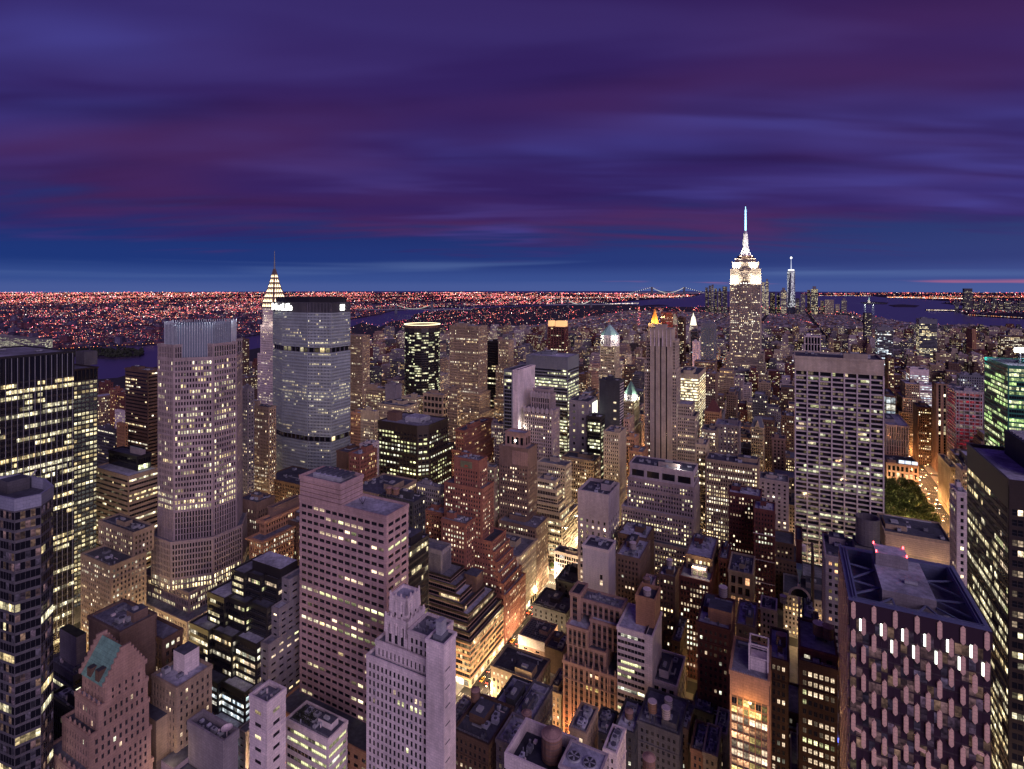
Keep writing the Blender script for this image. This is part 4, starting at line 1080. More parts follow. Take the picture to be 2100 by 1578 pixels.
# brick skyscraper with the tiled crown and stepped wings
b = Building('tiled_crown_tower', 'red-brown brick tower with tiled crown panel and many stepped wings', 'tower')
f, d_ = rect(911, 989, 1012, X=-205)
rb = S(wm='red', bw=2.9, wf=.44, hf=.5, pp=.2, sp=.12, fl=3.5, p=.30, full=.08, pal='warm', run=1.6, gain=1.15, ind=True, edge=1.1)
b.tier(rpoly(f[0] - 4, Xf, f[2] - 3, f[3] + 14), 0, 34, S(**{**rb, 'p': .4}))
for z0, z1, c in ((34, 41, 3), (41, 48, 7), (48, 55, 10), (55, 62, 13), (62, 69, 16)):
    b.tier(rpoly(f[0] - 3, Xf - c * .8, f[2] - 1.5 + c * .1, f[3] + 13 - c * .5), z0, z1, rb)
b.tier(rpoly(*f), 69, 107, S(**{**rb, 'p': .42}))
c = (f[0] + 8, f[1] - 4, f[2] + 2, f[3] - 3)
b.tier(rpoly(*c), 107, 127, S(**{**rb, 'top': 7, 'p': .3}))
m = MB(); m.box(c[0] + 6, c[1] - 6, c[2] - .5, c[2] - .25, 121, 126, 0)
for k in range(9):
    a0, a1 = math.pi * k / 9, math.pi * (k + 1) / 9; xm = (c[0] + c[1]) / 2
    m.face([(xm, c[2] - .6, 121.8), (xm + 1.7 * math.cos(a0), c[2] - .6, 121.8 + 1.7 * math.sin(a0)), (xm + 1.7 * math.cos(a1), c[2] - .6, 121.8 + 1.7 * math.sin(a1))], 1)
b.part('tiled_panel', m, [wall('tile_green', (.16, .17, .10), .4, .5, .3), wall('tile_red', (.4, .08, .05), .4, .5, .2)])
b.clutter(c[0], c[1], c[2], c[3], 127, 4); b.done()
simple('brick_wing', 'red-brown brick block with lit top rows in front of the tiled crown tower', 905, 955, 975, 1078, S(**{**rb, 'p': .45, 'full': .2}), Y=338, dep=14, clut=3)
simple('brick_wing', 'lower brick block touching the left of the tiled crown tower', 872, 908, 925, 1056, S(**{**rb, 'p': .15, 'ind': False}), Y=352, dep=12, clut=2)
simple('grey_crown_block', 'pale grey block with stepped plant crown left of the tiled crown tower', 855, 903, 912, 1003, T(wm='grey', p=.3, pal='office', bw=2.6), d=440, clut=2, setb=[(.72, 2.5)])
simple('black_box_block', 'near-black block with two roof tanks right of the pink granite roof', 779, 848, 872, 1033, T(wm='slate', p=.10, pal='warm', bw=3.4, roof=ROOFD), d=385, clut=4)
# ---------------------------------------------------------------- middle of the picture
b = simple('brown_tower', 'dark brown tower with lit corner column of windows and colonnaded top', 1024, 1083, 1101, 924, T(wm='brown', bw=3, wf=.42, hf=.5, fl=3.6, p=.22, full=.10, pal='warm', gain=1.3, run=2.4, top=16, ind=True), Y=425, clut=0, fin=False)
f = b.f
for k in range(9):
    m = MB(); x = f[0] + 14 + k * (f[1] - f[0] - 15) / 8; m.box(x - .6, x + .6, f[2] - .7, f[2] - .2, b.h - 14, b.h - 2, 0); b.part('column', m, [W_('rose')])
b.tier(rpoly(f[0] + 4, f[1] - 5, f[2] + 4, f[3] - 3), b.h, b.h + 12, T(wm='rose', bw=5, wf=.6, hf=.6, fl=10, p=0, roof=ROOFL))
b.tier(rpoly(f[0] - 6, f[1] + 3, f[2] - 3, f[3] + 6), 0, b.h * .42, T(wm='brown', bw=3, wf=.42, hf=.5, p=.3, full=.1, pal='warm', gain=1.2))
m = MB(); c0 = ((f[0] + f[1]) / 2, f[2] - .5, b.h + 7); m.prism(ngon(c0[0], f[2] + 3.4, .7, 8), b.h + 5, b.h + 6.2, 0); b.part('flood_lamp', m, [LAMPC]); b.done()
b = Building('white_terraced_office', 'white gridded office stepping down in terraces toward the bright avenue', LB)
Xc, Yc = atY(1153, 470), 470.0
wt = T(wm='lime', core=DG, bw=1.7, wf=.8, hf=.66, pp=.12, sp=.16, fl=3.5, p=.22, full=.2, run=7, pal='office', gain=1.0)
x0 = atY(1098, 470)
b.tier(rpoly(x0, Xc, Yc, Yc + 42), 0, 41, S(**{**wt, 'p': .3, 'full': .3}))
for z0, z1, c in ((41, 47, 4), (47, 54, 7), (54, 61, 10), (61, 67, 13), (67, 75, 16)):
    b.tier(rpoly(x0, Xc - c * .55, Yc + c * .25, Yc + 42 - c * 1.2), z0, z1, wt)
b.clutter(x0, Xc - 10, Yc + 6, Yc + 22, 75, 2); b.done()
# curved-corner masonry block with lit cornice
b = Building('curved_corner_block', 'pale stone block with rounded corner and lit cornice row on the avenue', LB)
Xc, Yc = -188.0, 377.0
cur = [(Xc - 30, Yc)] + [(Xc - 5 + 5 * math.sin(a), Yc + 5 - 5 * math.cos(a)) for a in [k * math.pi / 12 for k in range(7)]] + [(Xc, atX(1099, Xc)), (Xc - 30, atX(1099, Xc))]
cs = T(wm='cream', bw=2.6, wf=.45, hf=.5, pp=.15, sp=.2, fl=3.5, p=.3, pal='warm', run=1.3, edge=.1, gain=.9)
b.tier(cur, 7, 43, cs, cap=False); b.tier(offset(cur, .4), 0, 7, T(wm='cream', bw=4, wf=.85, hf=.8, fl=7, p=1, full=1, pal='warm', gain=2.4, edge=.1), cap=False)
b.tier(cur, 43, 48, T(wm='cream', bw=2, wf=.45, hf=.6, fl=4, p=1, full=1, pal='office', gain=1.6, out=1.1, edge=.1, roof=ROOFG))
b.clutter(Xc - 28, Xc - 6, Yc + 5, Yc + 30, 48, 5); b.done()
b = Building('brown_block', 'dark brown masonry block continuing the avenue front beyond the rounded corner', LB)
y0, y1 = atX(1099, -189) + .5, atX(1124, -189)
b.tier(rpoly(-225, -189, y0, y1), 0, 56, T(wm='brown', bw=2.8, p=.5, pal='warm', gain=.9, fl=3.4)); b.clutter(-225, -189, y0, y1, 56, 3); b.done()
simple('lit_facade_block', 'small block with glowing coloured shopfront facade across the avenue', 1137, 1197, 1206, 1146, T(wm='white', bw=2.2, wf=.8, hf=.75, fl=4, p=.95, full=.6, pal='cool', gain=.9), Y=446, clut=3)

simple('concrete_block', 'tall lilac concrete block, nearly windowless, with sunken roof plant', 1185, 1248, 1270, 1022, T(wm='conc', bw=4.6, wf=.32, hf=.5, pp=.05, sp=.05, p=.28, top=18, pal='office', gain=1.3, fl=4.4, par=2.5, roof=ROOFD, ind=True), Y=400, clut=6)
b = simple('tiled_tower', 'white square-tiled tower with a few dark windows in two columns', 1195, 1248, 1262, 1133, T(wm='white', wf=0, par=1.2, roof=ROOFD), Y=345, clut=3, fin=False, big=False)
f, h = b.f, b.h
JT = W_('lilac')
nx_, nz_ = 9, 22; n = 0
TI = [wall('tile_a', (.50, .45, .50), .5, .4, .12), wall('tile_b', (.46, .42, .47), .5, .4, .12)]
tw, th = (f[1] - f[0]) / nx_, h / nz_ 
_tm = {}
def tile_mesh(w, hh, mt):
    k = (round(w, 2), round(hh, 2), mt.name)
    if k not in _tm:
        q = MB(); q.frustum(rpoly(-w / 2, w / 2, 0, .001), -hh / 2, rpoly(-w / 2, w / 2, 0, .001), hh / 2, 0); q = MB(); q.box(-w / 2, w / 2, -.12, 0, -hh / 2, hh / 2, 0, None, True); _tm[k] = q.mesh('tile', [mt])
    return _tm[k]
tiles = []
for i in range(nx_):
    for k in range(6, nz_):
        if (i in (6,) and k in (8, 10, 12, 14, 16, 17)) or (i == 2 and k in (8, 10, 12)):
            lit = (i == 6 and k in (8, 16))
            b.indw.append(((f[0] + (i + .5) * tw, f[2] - .05, (k + .5) * th), 0.0, tw * .9, th * .8, (1.2, .9, .45) if lit else (0, 0, 0), T()))
        else: tiles.append(((f[0] + (i + .5) * tw, f[2] - .01, (k + .5) * th), 0, tw - .12, th - .12))
nw = max(2, round((f[3] - f[2]) / tw)); tw2 = (f[3] - f[2]) / nw
for i in range(nw):
    for k in range(6, nz_): tiles.append(((f[1] + .01, f[2] + (i + .5) * tw2, (k + .5) * th), R(90), tw2 - .12, th - .12))
rt = b.done()
for k, (p, rz, w, hh) in enumerate(tiles[:300]): obj('tile', tile_mesh(w, hh, TI[(k * 7 // 3) % 2]), rt, Vector(p) - rt.location, rz)
# white pyramid rooflight
b = Building('pyramid_roof_block', 'low block carrying a steep white pyramid roof', LB)
p0 = xy(1287, 1208, 30); b.tier(rpoly(p0[0] - 12, p0[0] + 10, p0[1] - 9, p0[1] + 12), 0, 30, T(wm='conc', p=.05, roof=ROOFL))
m = MB(); m.cone(rpoly(p0[0] - 7.5, p0[0] + 7.5, p0[1] - 4, p0[1] + 8), 30.1, (p0[0], p0[1] + 2, 49), 0); b.part('pyramid', m, [W_('white')])
m = MB(); m.bar((p0[0], p0[1] - 4.5, 30), (p0[0], p0[1] + 1, 43), .5, 0, 5); b.part('flue', m, [W_('lilac')])
b.clutter(p0[0] - 12, p0[0] + 10, p0[1] - 9, p0[1] - 4, 30, 3, False); b.done()
# brown gothic loft with piers
b = Building('gothic_loft', 'brown gothic-piered loft building, lower floors lit orange, stepped top', LB)
x0, x1, Y0 = atY(1155, 294), atY(1264, 294), 294.0
go = T(wm='rose', bw=3.1, wf=.62, hf=.55, pp=.45, sp=.12, fl=3.7, p=.10, pal='office', gain=1.2, ind=True, bars=2, spm='umber', edge=.7)
wdt = x1 - x0
b.tier(rpoly(x0, x1, Y0, Y0 + 22), 0, 42, S(**{**go, 'floors': [(0, .22, .55)], 'pal': 'amber'}))
b.tier(rpoly(x0 + wdt * .05, x0 + wdt * .78, Y0 + 2.5, Y0 + 22), 42, 52, go)
b.tier(rpoly(x0 + wdt * .05, x0 + wdt * .45, Y0 + 2, Y0 + 22), 52, 62, go)
b.tier(rpoly(x0 + wdt * .45, x1 - .2, Y0 + 7, Y0 + 22), 52, 66, go)
b.tier(rpoly(x0 + wdt * .03, x0 + wdt * .22, Y0 + 9, Y0 + 22), 62, 77, go)
b.tier(rpoly(x0 + wdt * .22, x1 - .2, Y0 + 11, Y0 + 22), 66, 74, go)
for k in range(8):
    m = MB(); x = x0 + .5 + k * (wdt - 1) / 7; zt = (43.5, 64, 64, 54, 44, 44, 44, 43.5)[k]
    m.frustum(rpoly(x - .5, x + .5, Y0 - .75, Y0 + .25), 3, rpoly(x - .3, x + .3, Y0 - .6, Y0 + .1), min(zt, 43.8), 0); m.cone(rpoly(x - .45, x + .45, Y0 - .7, Y0 + .2), 43.9, (x, Y0 - .25, 47), 0); b.part('gothic_pier', m, [W_('rose')])
b.clutter(x0 + wdt * .3, x1 - 2, Y0 + 13, Y0 + 21, 74, 4, False); b.done()
for x in (x0 + 6, x0 + 20): plight('shop_glow', (x, Y0 - 6, 4), 9000, (1, .30, .08), .8)
# white ribbon-window block with stair tower
b = Building('white_ribbon_block', 'white ribbon-windowed block with lilac roof and tan stair tower', LB)
xa, xb = atY(1266, 292), atY(1338, 292)
wr = T(wm='white', bw=1.9, wf=.9, hf=.5, pp=.05, sp=.3, fl=3.7, p=.18, full=.08, run=4, pal='green', gain=.9, ind=True, roof=ROOFL, edge=.2, bars=1)
b.tier(rpoly(xa, xb - 4, 292, 316), 12, 72, wr); b.tier(rpoly(xb - 4, xb, 291.7, 316), 12, 72, T(wm='white', wf=0))
b.tier(rpoly(xa - 4, xb - 2, 284, 316), 0, 12, S(**{**wr, 'wm': 'pink', 'p': .8, 'gain': .9}))
b.tier(rpoly(xb - 11, xb - .5, 300, 314), 72, 86, T(wm='orange', wf=0, par=2.2, roof=ROOFD)); b.done()
simple('ornate_white_house', 'small ornate white house with dark pitched roof right of the ribbon windows', 1336, 1388, 1396, 1412, T(wm='white', bw=4, wf=.6, hf=.6, fl=4, p=.05, pp=.3, sp=.3, roof=ROOFD, ind=True), Y=296, dep=26, clut=3)
b = simple('brick_tower', 'red brick tower with bright lit windows, white rooftop pavilion and lilac roof', 1393, 1456, 1474, 1198, T(wm='dkred', bw=2.6, wf=.5, hf=.55, fl=3.5, p=.42, full=.2, pal='warm', run=2.2, gain=1.25, ind=True, roof=ROOFL), Y=374, clut=0, fin=False)
f = b.f
b.tier(rpoly(f[0] + 2, f[1] - .5, f[2] + 14, f[3] - 1), b.h, b.h + 9, T(wm='brown', p=.1, roof=ROOFL))
m = MB(); m.box(f[0] + 7, f[1] - 3, f[2] + 5, f[2] + 11, b.h + .05, b.h + 5.5, 0, 1); b.part('pavilion', m, [W_('white'), ROOFL])
m = MB()
for k in range(3):
    x = f[0] + 8 + k * 3.4; m.face([(x, f[2] + 4.9, b.h + 1), (x + 2.4, f[2] + 4.9, b.h + 1), (x + 2.4, f[2] + 4.9, b.h + 4), (x, f[2] + 4.9, b.h + 4)], 0, (.25, .2, .12, 1), ((k, 0), (k + 1, 0), (k + 1, .99), (k, .99)))
b.part('pavilion_window', m, [WIN])
m = MB(); m.box(f[0] + 7.5, f[1] - 3.5, f[2] + 5.4, f[2] + 5.9, b.h + 5.6, b.h + 6.3, 0); b.part('lamp_strip', m, [LAMPW])
b.clutter(f[0] + 3, f[1] - 2, f[2] + 17, f[3] - 3, b.h + 9, 5); b.done()
plight('roof_lamp', (f[0] + 12, f[2] + 3.8, b.h + 7.5), 1200, (1, .75, .45), .4)
simple('dark_brick_tower', 'narrow near-black brick tower with roof tank left of the red brick tower', 1351, 1384, 1392, 1188, T(wm='umber', bw=3, wf=.45, hf=.5, p=.12, pal='warm', gain=1.2), Y=360, clut=4)
simple('brick_annex', 'dark brick annex with pink roof behind the red brick tower', 1474, 1492, 1497, 1150, T(wm='dkred', bw=2.8, p=.25, pal='warm'), Y=395, dep=25, clut=3)
b = simple('roof_terrace_block', 'brown block with broad lilac roof terrace and tan tank house', 1430, 1496, 1510, 1296, T(wm='dkred', bw=3, wf=.45, hf=.5, p=.18, pal='warm', gain=1.1, ind=True, roof=ROOFL), Y=298, dep=30, clut=5, fin=False)
f = b.f; m = MB(); m.box(f[1] - 11, f[1] + .5, f[2] + 5, f[2] + 15, b.h + .05, b.h + 7, 0, 1); b.part('tank_house', m, [W_('orange'), ROOFD]); b.done()
TANKS = [(f[1] - 6, f[2] + 20, b.h, 2.0, 5)]
# orange-lit gridded glass block
b = Building('amber_grid_block', 'narrow glass block glowing amber on every floor under a white roof frame', LB)
xa, xb, Y0 = atY(1497, 240), atY(1577, 240), 240.0
h = hz(1402, dY(1577, 240))
b.tier(rpoly(xa, xb, Y0, Y0 + 24), 0, h - 9, T(wm='orange', core=DG, bw=2.2, wf=.86, hf=.72, pp=.25, sp=.08, fl=3.5, p=.97, full=1, pal='amber', gain=.95, ind=True, bars=1, spm='umber', edge=.5, top=.4), cap=False)
b.tier(rpoly(xa, xb, Y0 - .1, Y0 + 24), h - 9, h, T(wm='orange', wf=0, par=1.0, roof=ROOFG))
m = MB()
for (x, y) in ((xa + 7, Y0 + 5), (xa + 14, Y0 + 5), (xa + 7, Y0 + 12), (xa + 14, Y0 + 12)): m.box(x - .3, x + .3, y - .3, y + .3, h, h + 11, 0)
for z in (h + 5.5, h + 10.7):
    m.box(xa + 7, xa + 14, Y0 + 4.8, Y0 + 5.2, z, z + .5, 0, None, True); m.box(xa + 7, xa + 14, Y0 + 11.8, Y0 + 12.2, z, z + .5, 0, None, True)
    m.box(xa + 6.8, xa + 7.2, Y0 + 5, Y0 + 12, z + .01, z + .49, 0, None, True); m.box(xa + 13.8, xa + 14.2, Y0 + 5, Y0 + 12, z + .01, z + .49, 0, None, True)
m.box(xa + 7.4, xa + 13.6, Y0 + 5.4, Y0 + 11.6, h + .05, h + 5, 0); b.part('roof_frame', m, [W_('white')])
m = MB()
for k in range(22): m.box(xa + .3 + k * (xb - xa - .6) / 22, xa + .5 + k * (xb - xa - .6) / 22, Y0 - .25, Y0 - .12, h + .05, h + 1.6, 0)
b.part('railing', m, [METAL]); b.clutter(xa, xb, Y0 + 14, Y0 + 24, h, 3, False); b.done()
plight('roof_cove_light', ((xa + xb) / 2, Y0 - 4, h - 13), 2600, (1, .55, .2), .6)
plight('facade_glow', ((xa + xb) / 2, Y0 - 7, 10), 9000, (1, .55, .22), 1)
# big setback masonry block
b = Building('setback_block', 'massive lilac stone block with many small windows and setback shoulders', LB)
xa, xb, Y0 = atY(1288, 455), atY(1424, 455), 455.0
sm_ = T(wm='lilac', bw=2.7, wf=.48, hf=.52, pp=.22, sp=.14, fl=3.5, p=.36, full=.12, pal='office', run=2, gain=1.05)
b.tier(rpoly(xa - 8, xb + 2, Y0 - 12, Y0 + 30), 0, 52, S(**{**sm_, 'p': .5})); b.tier(rpoly(xa - 4, xb, Y0 - 6, Y0 + 30), 52, 74, sm_)
b.tier(rpoly(xa, xb, Y0 - 2, Y0 + 28), 74, 90, sm_); b.tier(rpoly(xa, xb, Y0, Y0 + 26), 90, 97, S(**{**sm_, 'wf': .4}))
b.tier(rpoly(xa + 1, xb - 1, Y0 + 1.5, Y0 + 24), 97, 109, T(wm='conc', bw=13, wf=.8, hf=.5, fl=11, p=0, roof=ROOFD)); b.clutter(xa + 2, xb - 2, Y0 + 3, Y0 + 23, 109, 9); b.done()
plight('roof_beacon', (xb - 12, Y0 + 2, 112), 1500, (1, .95, .8), .3)

# white-ribbed tower with the long dark slots
b = Building('slot_tower', 'slim pale tower with three full-height dark slots and stepped shoulders', 'skyscraper')
Y0 = dY(1345, 0) if False else gp(1345, 600)[1]
xa, xb = atY(1333, Y0), atY(1377, Y0); xe_, xw = atY(1322, Y0 + 3), atY(1388, Y0 + 3)
bl = T(wm='lime', wf=0, par=.6, roof=ROOFG); si = T(wm='lime', bw=2.5, wf=.5, hf=.5, pp=.1, sp=.1, p=.14, pal='warm', gain=1.2, fl=3.6, edge=.5)
n = 4; sw = 1.5; pwid = (xb - xa - 3 * sw) / 4
for k in range(4):
    x = xa + k * (pwid + sw); b.tier(rpoly(x, x + pwid, Y0, Y0 + 20), 0, 205, bl, cap=False)
b.fp = rpoly(xa, xb, Y0, Y0 + 20)
m = MB()
for k in range(3): x = xa + (k + 1) * pwid + k * sw; m.face([(x, Y0 + 1.2, 0), (x + sw, Y0 + 1.2, 0), (x + sw, Y0 + 1.2, 203), (x, Y0 + 1.2, 203)], 0)
b.part('window_slot', m, [DG])
b.tier(rpoly(xa - .2, xb + .2, Y0 - .15, Y0 + 20), 203, 213, bl); b.tier(rpoly(xa + 5, xb - 7, Y0 + 4, Y0 + 14), 213, 217, bl)
b.tier(rpoly(xe_, xa - .05, Y0 + 3, Y0 + 20), 0, 176, si); b.tier(rpoly(xe_ + 1.8, xa - .05, Y0 + 4, Y0 + 20), 176, 196, S(**{**si, 'p': 0}))
b.tier(rpoly(xb + .05, xw, Y0 + 2, Y0 + 26), 0, 168, si); b.tier(rpoly(xb + .05, xw - 1, Y0 + 3, Y0 + 24), 168, 200, S(**{**si, 'p': 0, 'hf': .8}))
for k in range(6):
    m = MB(); x = xa + .8 + k * (xb - xa - 1.6) / 5; m.frustum(rpoly(x - .6, x + .6, Y0 - .8, Y0), 194, rpoly(x - .2, x + .2, Y0 - .5, Y0), 213.5, 0); b.part('fin', m, [W_('white')])
b.tier(rpoly(xw + .05, xw + 19, Y0 + 6, Y0 + 34), 0, 118, si); b.tier(rpoly(xw + .05, xw + 15, Y0 + 8, Y0 + 30), 118, 130, si); b.done()

simple('sunlit_office', 'broad glass office with dark crown and rows of pale green lit floors', 1079, 1164, 1187, 735, T(wm='steel', core=DG, bw=1.7, wf=.92, hf=.55, pp=.08, sp=.12, fl=3.9, p=.72, full=.5, run=9, pal='green', gain=.9, top=14, roof=ROOFL), d=660, clut=4)
b = Building('white_flank_tower', 'glass-fronted tower with tall blank white flank, floodlit low down', 'tower')
f, d_ = rect(1033, 1061, 1097, d=560); h = hz(762, d_)
b.tier(rpoly(f[0], f[1] - 6, f[2], f[3]), 0, h, T(wm='steel', core=BG, bw=2.2, wf=.93, hf=.7, pp=.05, sp=.04, p=.07, full=.03, run=5, pal='green', roof=ROOFD)); b.tier(rpoly(f[1] - 6, f[1], f[2] + 1, f[3]), 0, h, T(wm='white', wf=0)); b.done()
plight('flank_floodlight', (f[1] + 4, f[2] + 3, h - 58), 3500, (1, .95, .75), .5)
b = Building('deco_zigzag_tower', 'lilac art-deco tower with scalloped zigzag crown and vertical piers', 'tower')
f, d_ = rect(1074, 1133, 1147, d=548); 
zs = T(wm='lilac', bw=3, wf=.52, hf=.55, pp=.45, sp=.1, fl=3.6, p=.26, pal='warm', gain=1.2, run=1.5)
h2 = hz(845, d_); h1 = hz(806, d_)
b.tier(rpoly(f[0] - 4, f[1] + 3, f[2] - 3, f[3] + 8), 0, h2 * .46, zs); b.tier(rpoly(*f), h2 * .46, h2, zs)
c = (f[0] + 7, f[1] - 4, f[2] + 3, f[3] - 1); b.tier(rpoly(*c), h2, h1 - 4, S(**{**zs, 'p': .0, 'hf': .8, 'fl': 8}))
b.tier(rpoly(c[0] + 2, c[1] - 2, c[2] + 1.5, c[3] - 1), h1 - 4, h1 + 1, S(**{**zs, 'p': 0, 'hf': .6}))
for (q, z) in ((f, h2), (c, h1 - 4)):
    for k in range(7):
        m = MB(); x = q[0] + 1 + k * (q[1] - q[0] - 2) / 6; m.prism([(x - 1.4, q[2] - .9), (x + 1.4, q[2] - .9), (x + 1.4, q[2] + .4), (x - 1.4, q[2] + .4)], z - 3, z + 1.6, 0); m.cone(rpoly(x - 1.4, x + 1.4, q[2] - .9, q[2] + .4), z + 1.62, (x, q[2] - .3, z + 3.6), 0); b.part('scallop', m, [W_('conc')])
b.done()
b = simple('blank_slab', 'blank grey slab with dark window strip and glowing white roof screen', 1167, 1206, 1225, 826, T(wm='grey', bw=11, wf=.22, hf=.4, fl=7, p=.5, pp=0, sp=0, roof=ROOFD), d=590, clut=2, fin=False)
f = b.f; m = MB(); m.box(f[1] + .3, f[1] + .8, f[2] + 14, f[3] - 2, b.h - 18, b.h - 3, 0); b.part('lit_screen', m, [emit('screen_glow', (.95, 1, .78), 1.3)]); b.done()
b = simple('black_slab', 'black windowless slab with white-striped edge in front of the green-domed tower', 1229, 1271, 1279, 783, T(wm='slate', wf=0, roof=ROOFD), d=600, clut=2, fin=False)
f = b.f
for k in range(34):
    m = MB(); z = b.h - 4 - k * 3.1; m.box(f[1] + .02, f[1] + .25, f[2] + .4, f[3] - .3, z, z + 1.0, 0, None, True); b.part('stripe', m, [W_('white')])
m = MB()
for k in range(9):
    z = b.h - 25 - k * 9; m.face([(f[1] - 7, f[2] - .06, z), (f[1] - 4, f[2] - .06, z), (f[1] - 4, f[2] - .06, z + 2), (f[1] - 7, f[2] - .06, z + 2)], 0, (1, .8, .5, 1), ((k, 0), (k + 1, 0), (k + 1, .9), (k, .9)))
b.part('window', m, [WIN]); b.done()
# green pyramid tops
def green_top(name, label, xl, xc, xr, ys, ya, d, lantern):
    b = Building(name, label, 'tower'); f, d_ = rect(xl, xc, xr, d=d); h = hz(ys, d_); ha = hz(ya, d_)
    b.tier(rpoly(f[0] - 2, f[1] + 2, f[2] - 2, f[3] + 2), 0, h * .72, T(wm='cream', bw=2.8, p=.2, pal='warm', pp=.3)); b.tier(rpoly(*f), h * .72, h - lantern, T(wm='cream', bw=2.8, p=.22, pal='warm', pp=.3))
    cx, cy = (f[0] + f[1]) / 2, (f[2] + f[3]) / 2; r = min(f[1] - f[0], f[3] - f[2]) * .62
    b.tier(ngon(cx, cy, r, 8, .39), h - lantern, h, T(wm='white', bw=3, wf=.4, hf=.7, fl=lantern - 2, p=0))
    m = MB(); m.frustum(ngon(cx, cy, r * 1.02, 8, .39), h + 1.2, ngon(cx, cy, r * .35, 8, .39), h + (ha - h) * .72, 0); m.cone(ngon(cx, cy, r * .35, 8, .39), h + (ha - h) * .72, (cx, cy, ha), 0); b.part('copper_roof', m, [wall('copper_mint', (.34, .56, .48), .6, .3, .2)])
    rt = b.done()
    for k in range(4):
        a = k * math.pi / 2 + .8; plight('floodlight', (cx + r * 1.55 * math.cos(a), cy + r * 1.55 * math.sin(a), h - lantern * .25), 6500, (.95, 1, .82), .6, rt)
green_top('green_domed_tower', 'cream tower with floodlit lantern and pale green pyramid dome', 1231, 1261, 1270, 690, 667, 830, 16)
green_top('green_roofed_tower', 'shorter cream tower with pale green pyramid roof beside the slot tower', 1277, 1299, 1311, 815, 785, 640, 6)
simple('tan_slab', 'floodlit tan slab glowing from the street below the black slab', 1238, 1270, 1284, 890, T(wm='cream', bw=2.6, wf=.4, hf=.5, p=.16, pal='warm'), d=520, clut=3)
for dx, dy in ((-4, -10), (12, 4)):
    q = gp(1262, 520); plight('street_glow', (q[0] + dx, q[1] + dy, 5), 42000, (1, .74, .38), 1)
# dark bronze block with bright square windows
b = Building('bronze_block', 'bronze-black chamfered office block with bright square windows and white roof plant', LB)
f, d_ = rect(776, 869, 918, d=540); h = hz(878, d_)
bz = T(wm='bronze', core=DG, bw=4.2, wf=.66, hf=.5, pp=.5, sp=.25, fl=3.9, p=.5, full=.25, run=3, pal='green', gain=1.05, ind=True, bars=1)
def cham(f, c): return [(f[0], f[2]), (f[1] - c, f[2]), (f[1], f[2] + c), (f[1], f[3]), (f[0], f[3])]
b.tier(cham((f[0] - 4, f[1] + 3, f[2] - 3, f[3] + 7), 9), 0, h - 28, bz); b.tier(cham(f, 8), h - 28, h, S(**{**bz, 'top': 7}))
m = MB(); m.box(f[0] + 24, f[1] - 14, f[2] + 14, f[3] - 12, h + .1, h + 4, 0)
for k in range(8): m.box(f[0] + 24.5, f[1] - 14.5, f[2] + 14.5 + k * (f[3] - f[2] - 27) / 8, f[2] + 16.5 + k * (f[3] - f[2] - 27) / 8, h + 4.02, h + 4.9, 1)
b.part('cooling_plant', m, [METAL, ROOFL]); m = MB(); m.box(f[0] + 5, f[0] + 17, f[2] + 8, f[2] + 18, h + .1, h + 9, 0); b.part('bulkhead', m, [W_('umber')]); b.clutter(f[0] + 2, f[1] - 3, f[2] + 2, f[3] - 2, h, 7, False); b.done()
b = Building('black_round_tower', 'black glass tower with rounded corners and glowing roof rim', 'skyscraper')
cx, cy = gp(866, 960); r = 31
pol = ngon(cx, cy, r, 16, .2); h = 194
b.tier(pol, 0, h - 6, T(wm='black', core=DG, bw=1.9, wf=.94, hf=.55, pp=.04, sp=.06, fl=4, p=.20, full=.16, run=4, pal='green', gain=.9, edge=.05, top=7), cap=True, par=False)
m = MB(); m.prism(offset(pol, .3), h - 6, h - 1, 0); b.part('crown_band', m, [W_('umber')]); m = MB(); m.prism(offset(pol, .8), h - .9, h, 0, top=False); b.part('lit_rim', m, [emit('rim_gold', (1, .86, .5), 2.2)]); b.done()
# ---------------------------------------------------------------- right side
# white-gridded slab: columns and spandrels as single pieces
b = Building('white_grid_slab', 'broad white-gridded office slab with black ribbon windows and flared base', 'skyscraper')
Y0 = 553.0; xa, xb = atY(1631, Y0), atY(1812, Y0); H = 196.0
b.fp = rpoly(xa, xb, Y0, Y0 + 45)
m = MB(); m.box(xa, xb, Y0 + .9, Y0 + 45, 0, H - 12, 0); b.part('core', m, [DG])
b.tier(rpoly(xa - .4, xb + .4, Y0 - .3, Y0 + 45.2), H - 12, H, T(wm='lime', wf=0, par=1.4, roof=ROOFD))
WT = wall('travertine', (.50, .44, .44), .8, .3, .12)
nb, nf = 7, 44; fw = (xb - xa) / nb; fh = (H - 13) / nf
cols = []; bands = []
q = MB(); q.box(-.55, .55, -.55, .75, 0, H - 11.9, 0); cm = q.mesh('column', [WT])
q = MB(); q.box(-fw / 2 + .54, fw / 2 - .54, -.1, .88, -.62, .62, 0, None, True); sm = q.mesh('spandrel', [WT])
rgn = random.Random(77)
for k in range(nf):
    pf = rgn.choice((.03, .06, .12, .25, .45, .9)); pal = PAL['green'] if rgn.random() < .6 else PAL['office']
    for i in range(nb):
        np_ = 4; ow = (fw - 1.2) / np_
        on = rgn.random() < pf
        for j in range(np_):
            if rgn.random() < .35: on = rgn.random() < pf
            kk = rgn.choice((.2, .4, .7, 1.0)); c_ = rgn.choice(pal)
            g = tuple(kk * e for e in c_) if on else (0, 0, 0)
            if not on and rgn.random() < .2: g = (.12, .10, .05)
            x = xa + i * fw + .6 + (j + .5) * ow
            b.indw.append(((x, Y0 + .86, 1 + (k + .5) * fh + .55), 0.0, ow, fh - 1.3, g, T(bars=0)))
b.clutter(xa + 4, xb - 4, Y0 + 6, Y0 + 40, H, 8)
rt = b.done()
for i in range(nb + 1): obj('column', cm, rt, Vector((xa + i * fw, Y0, 0)) - rt.location)
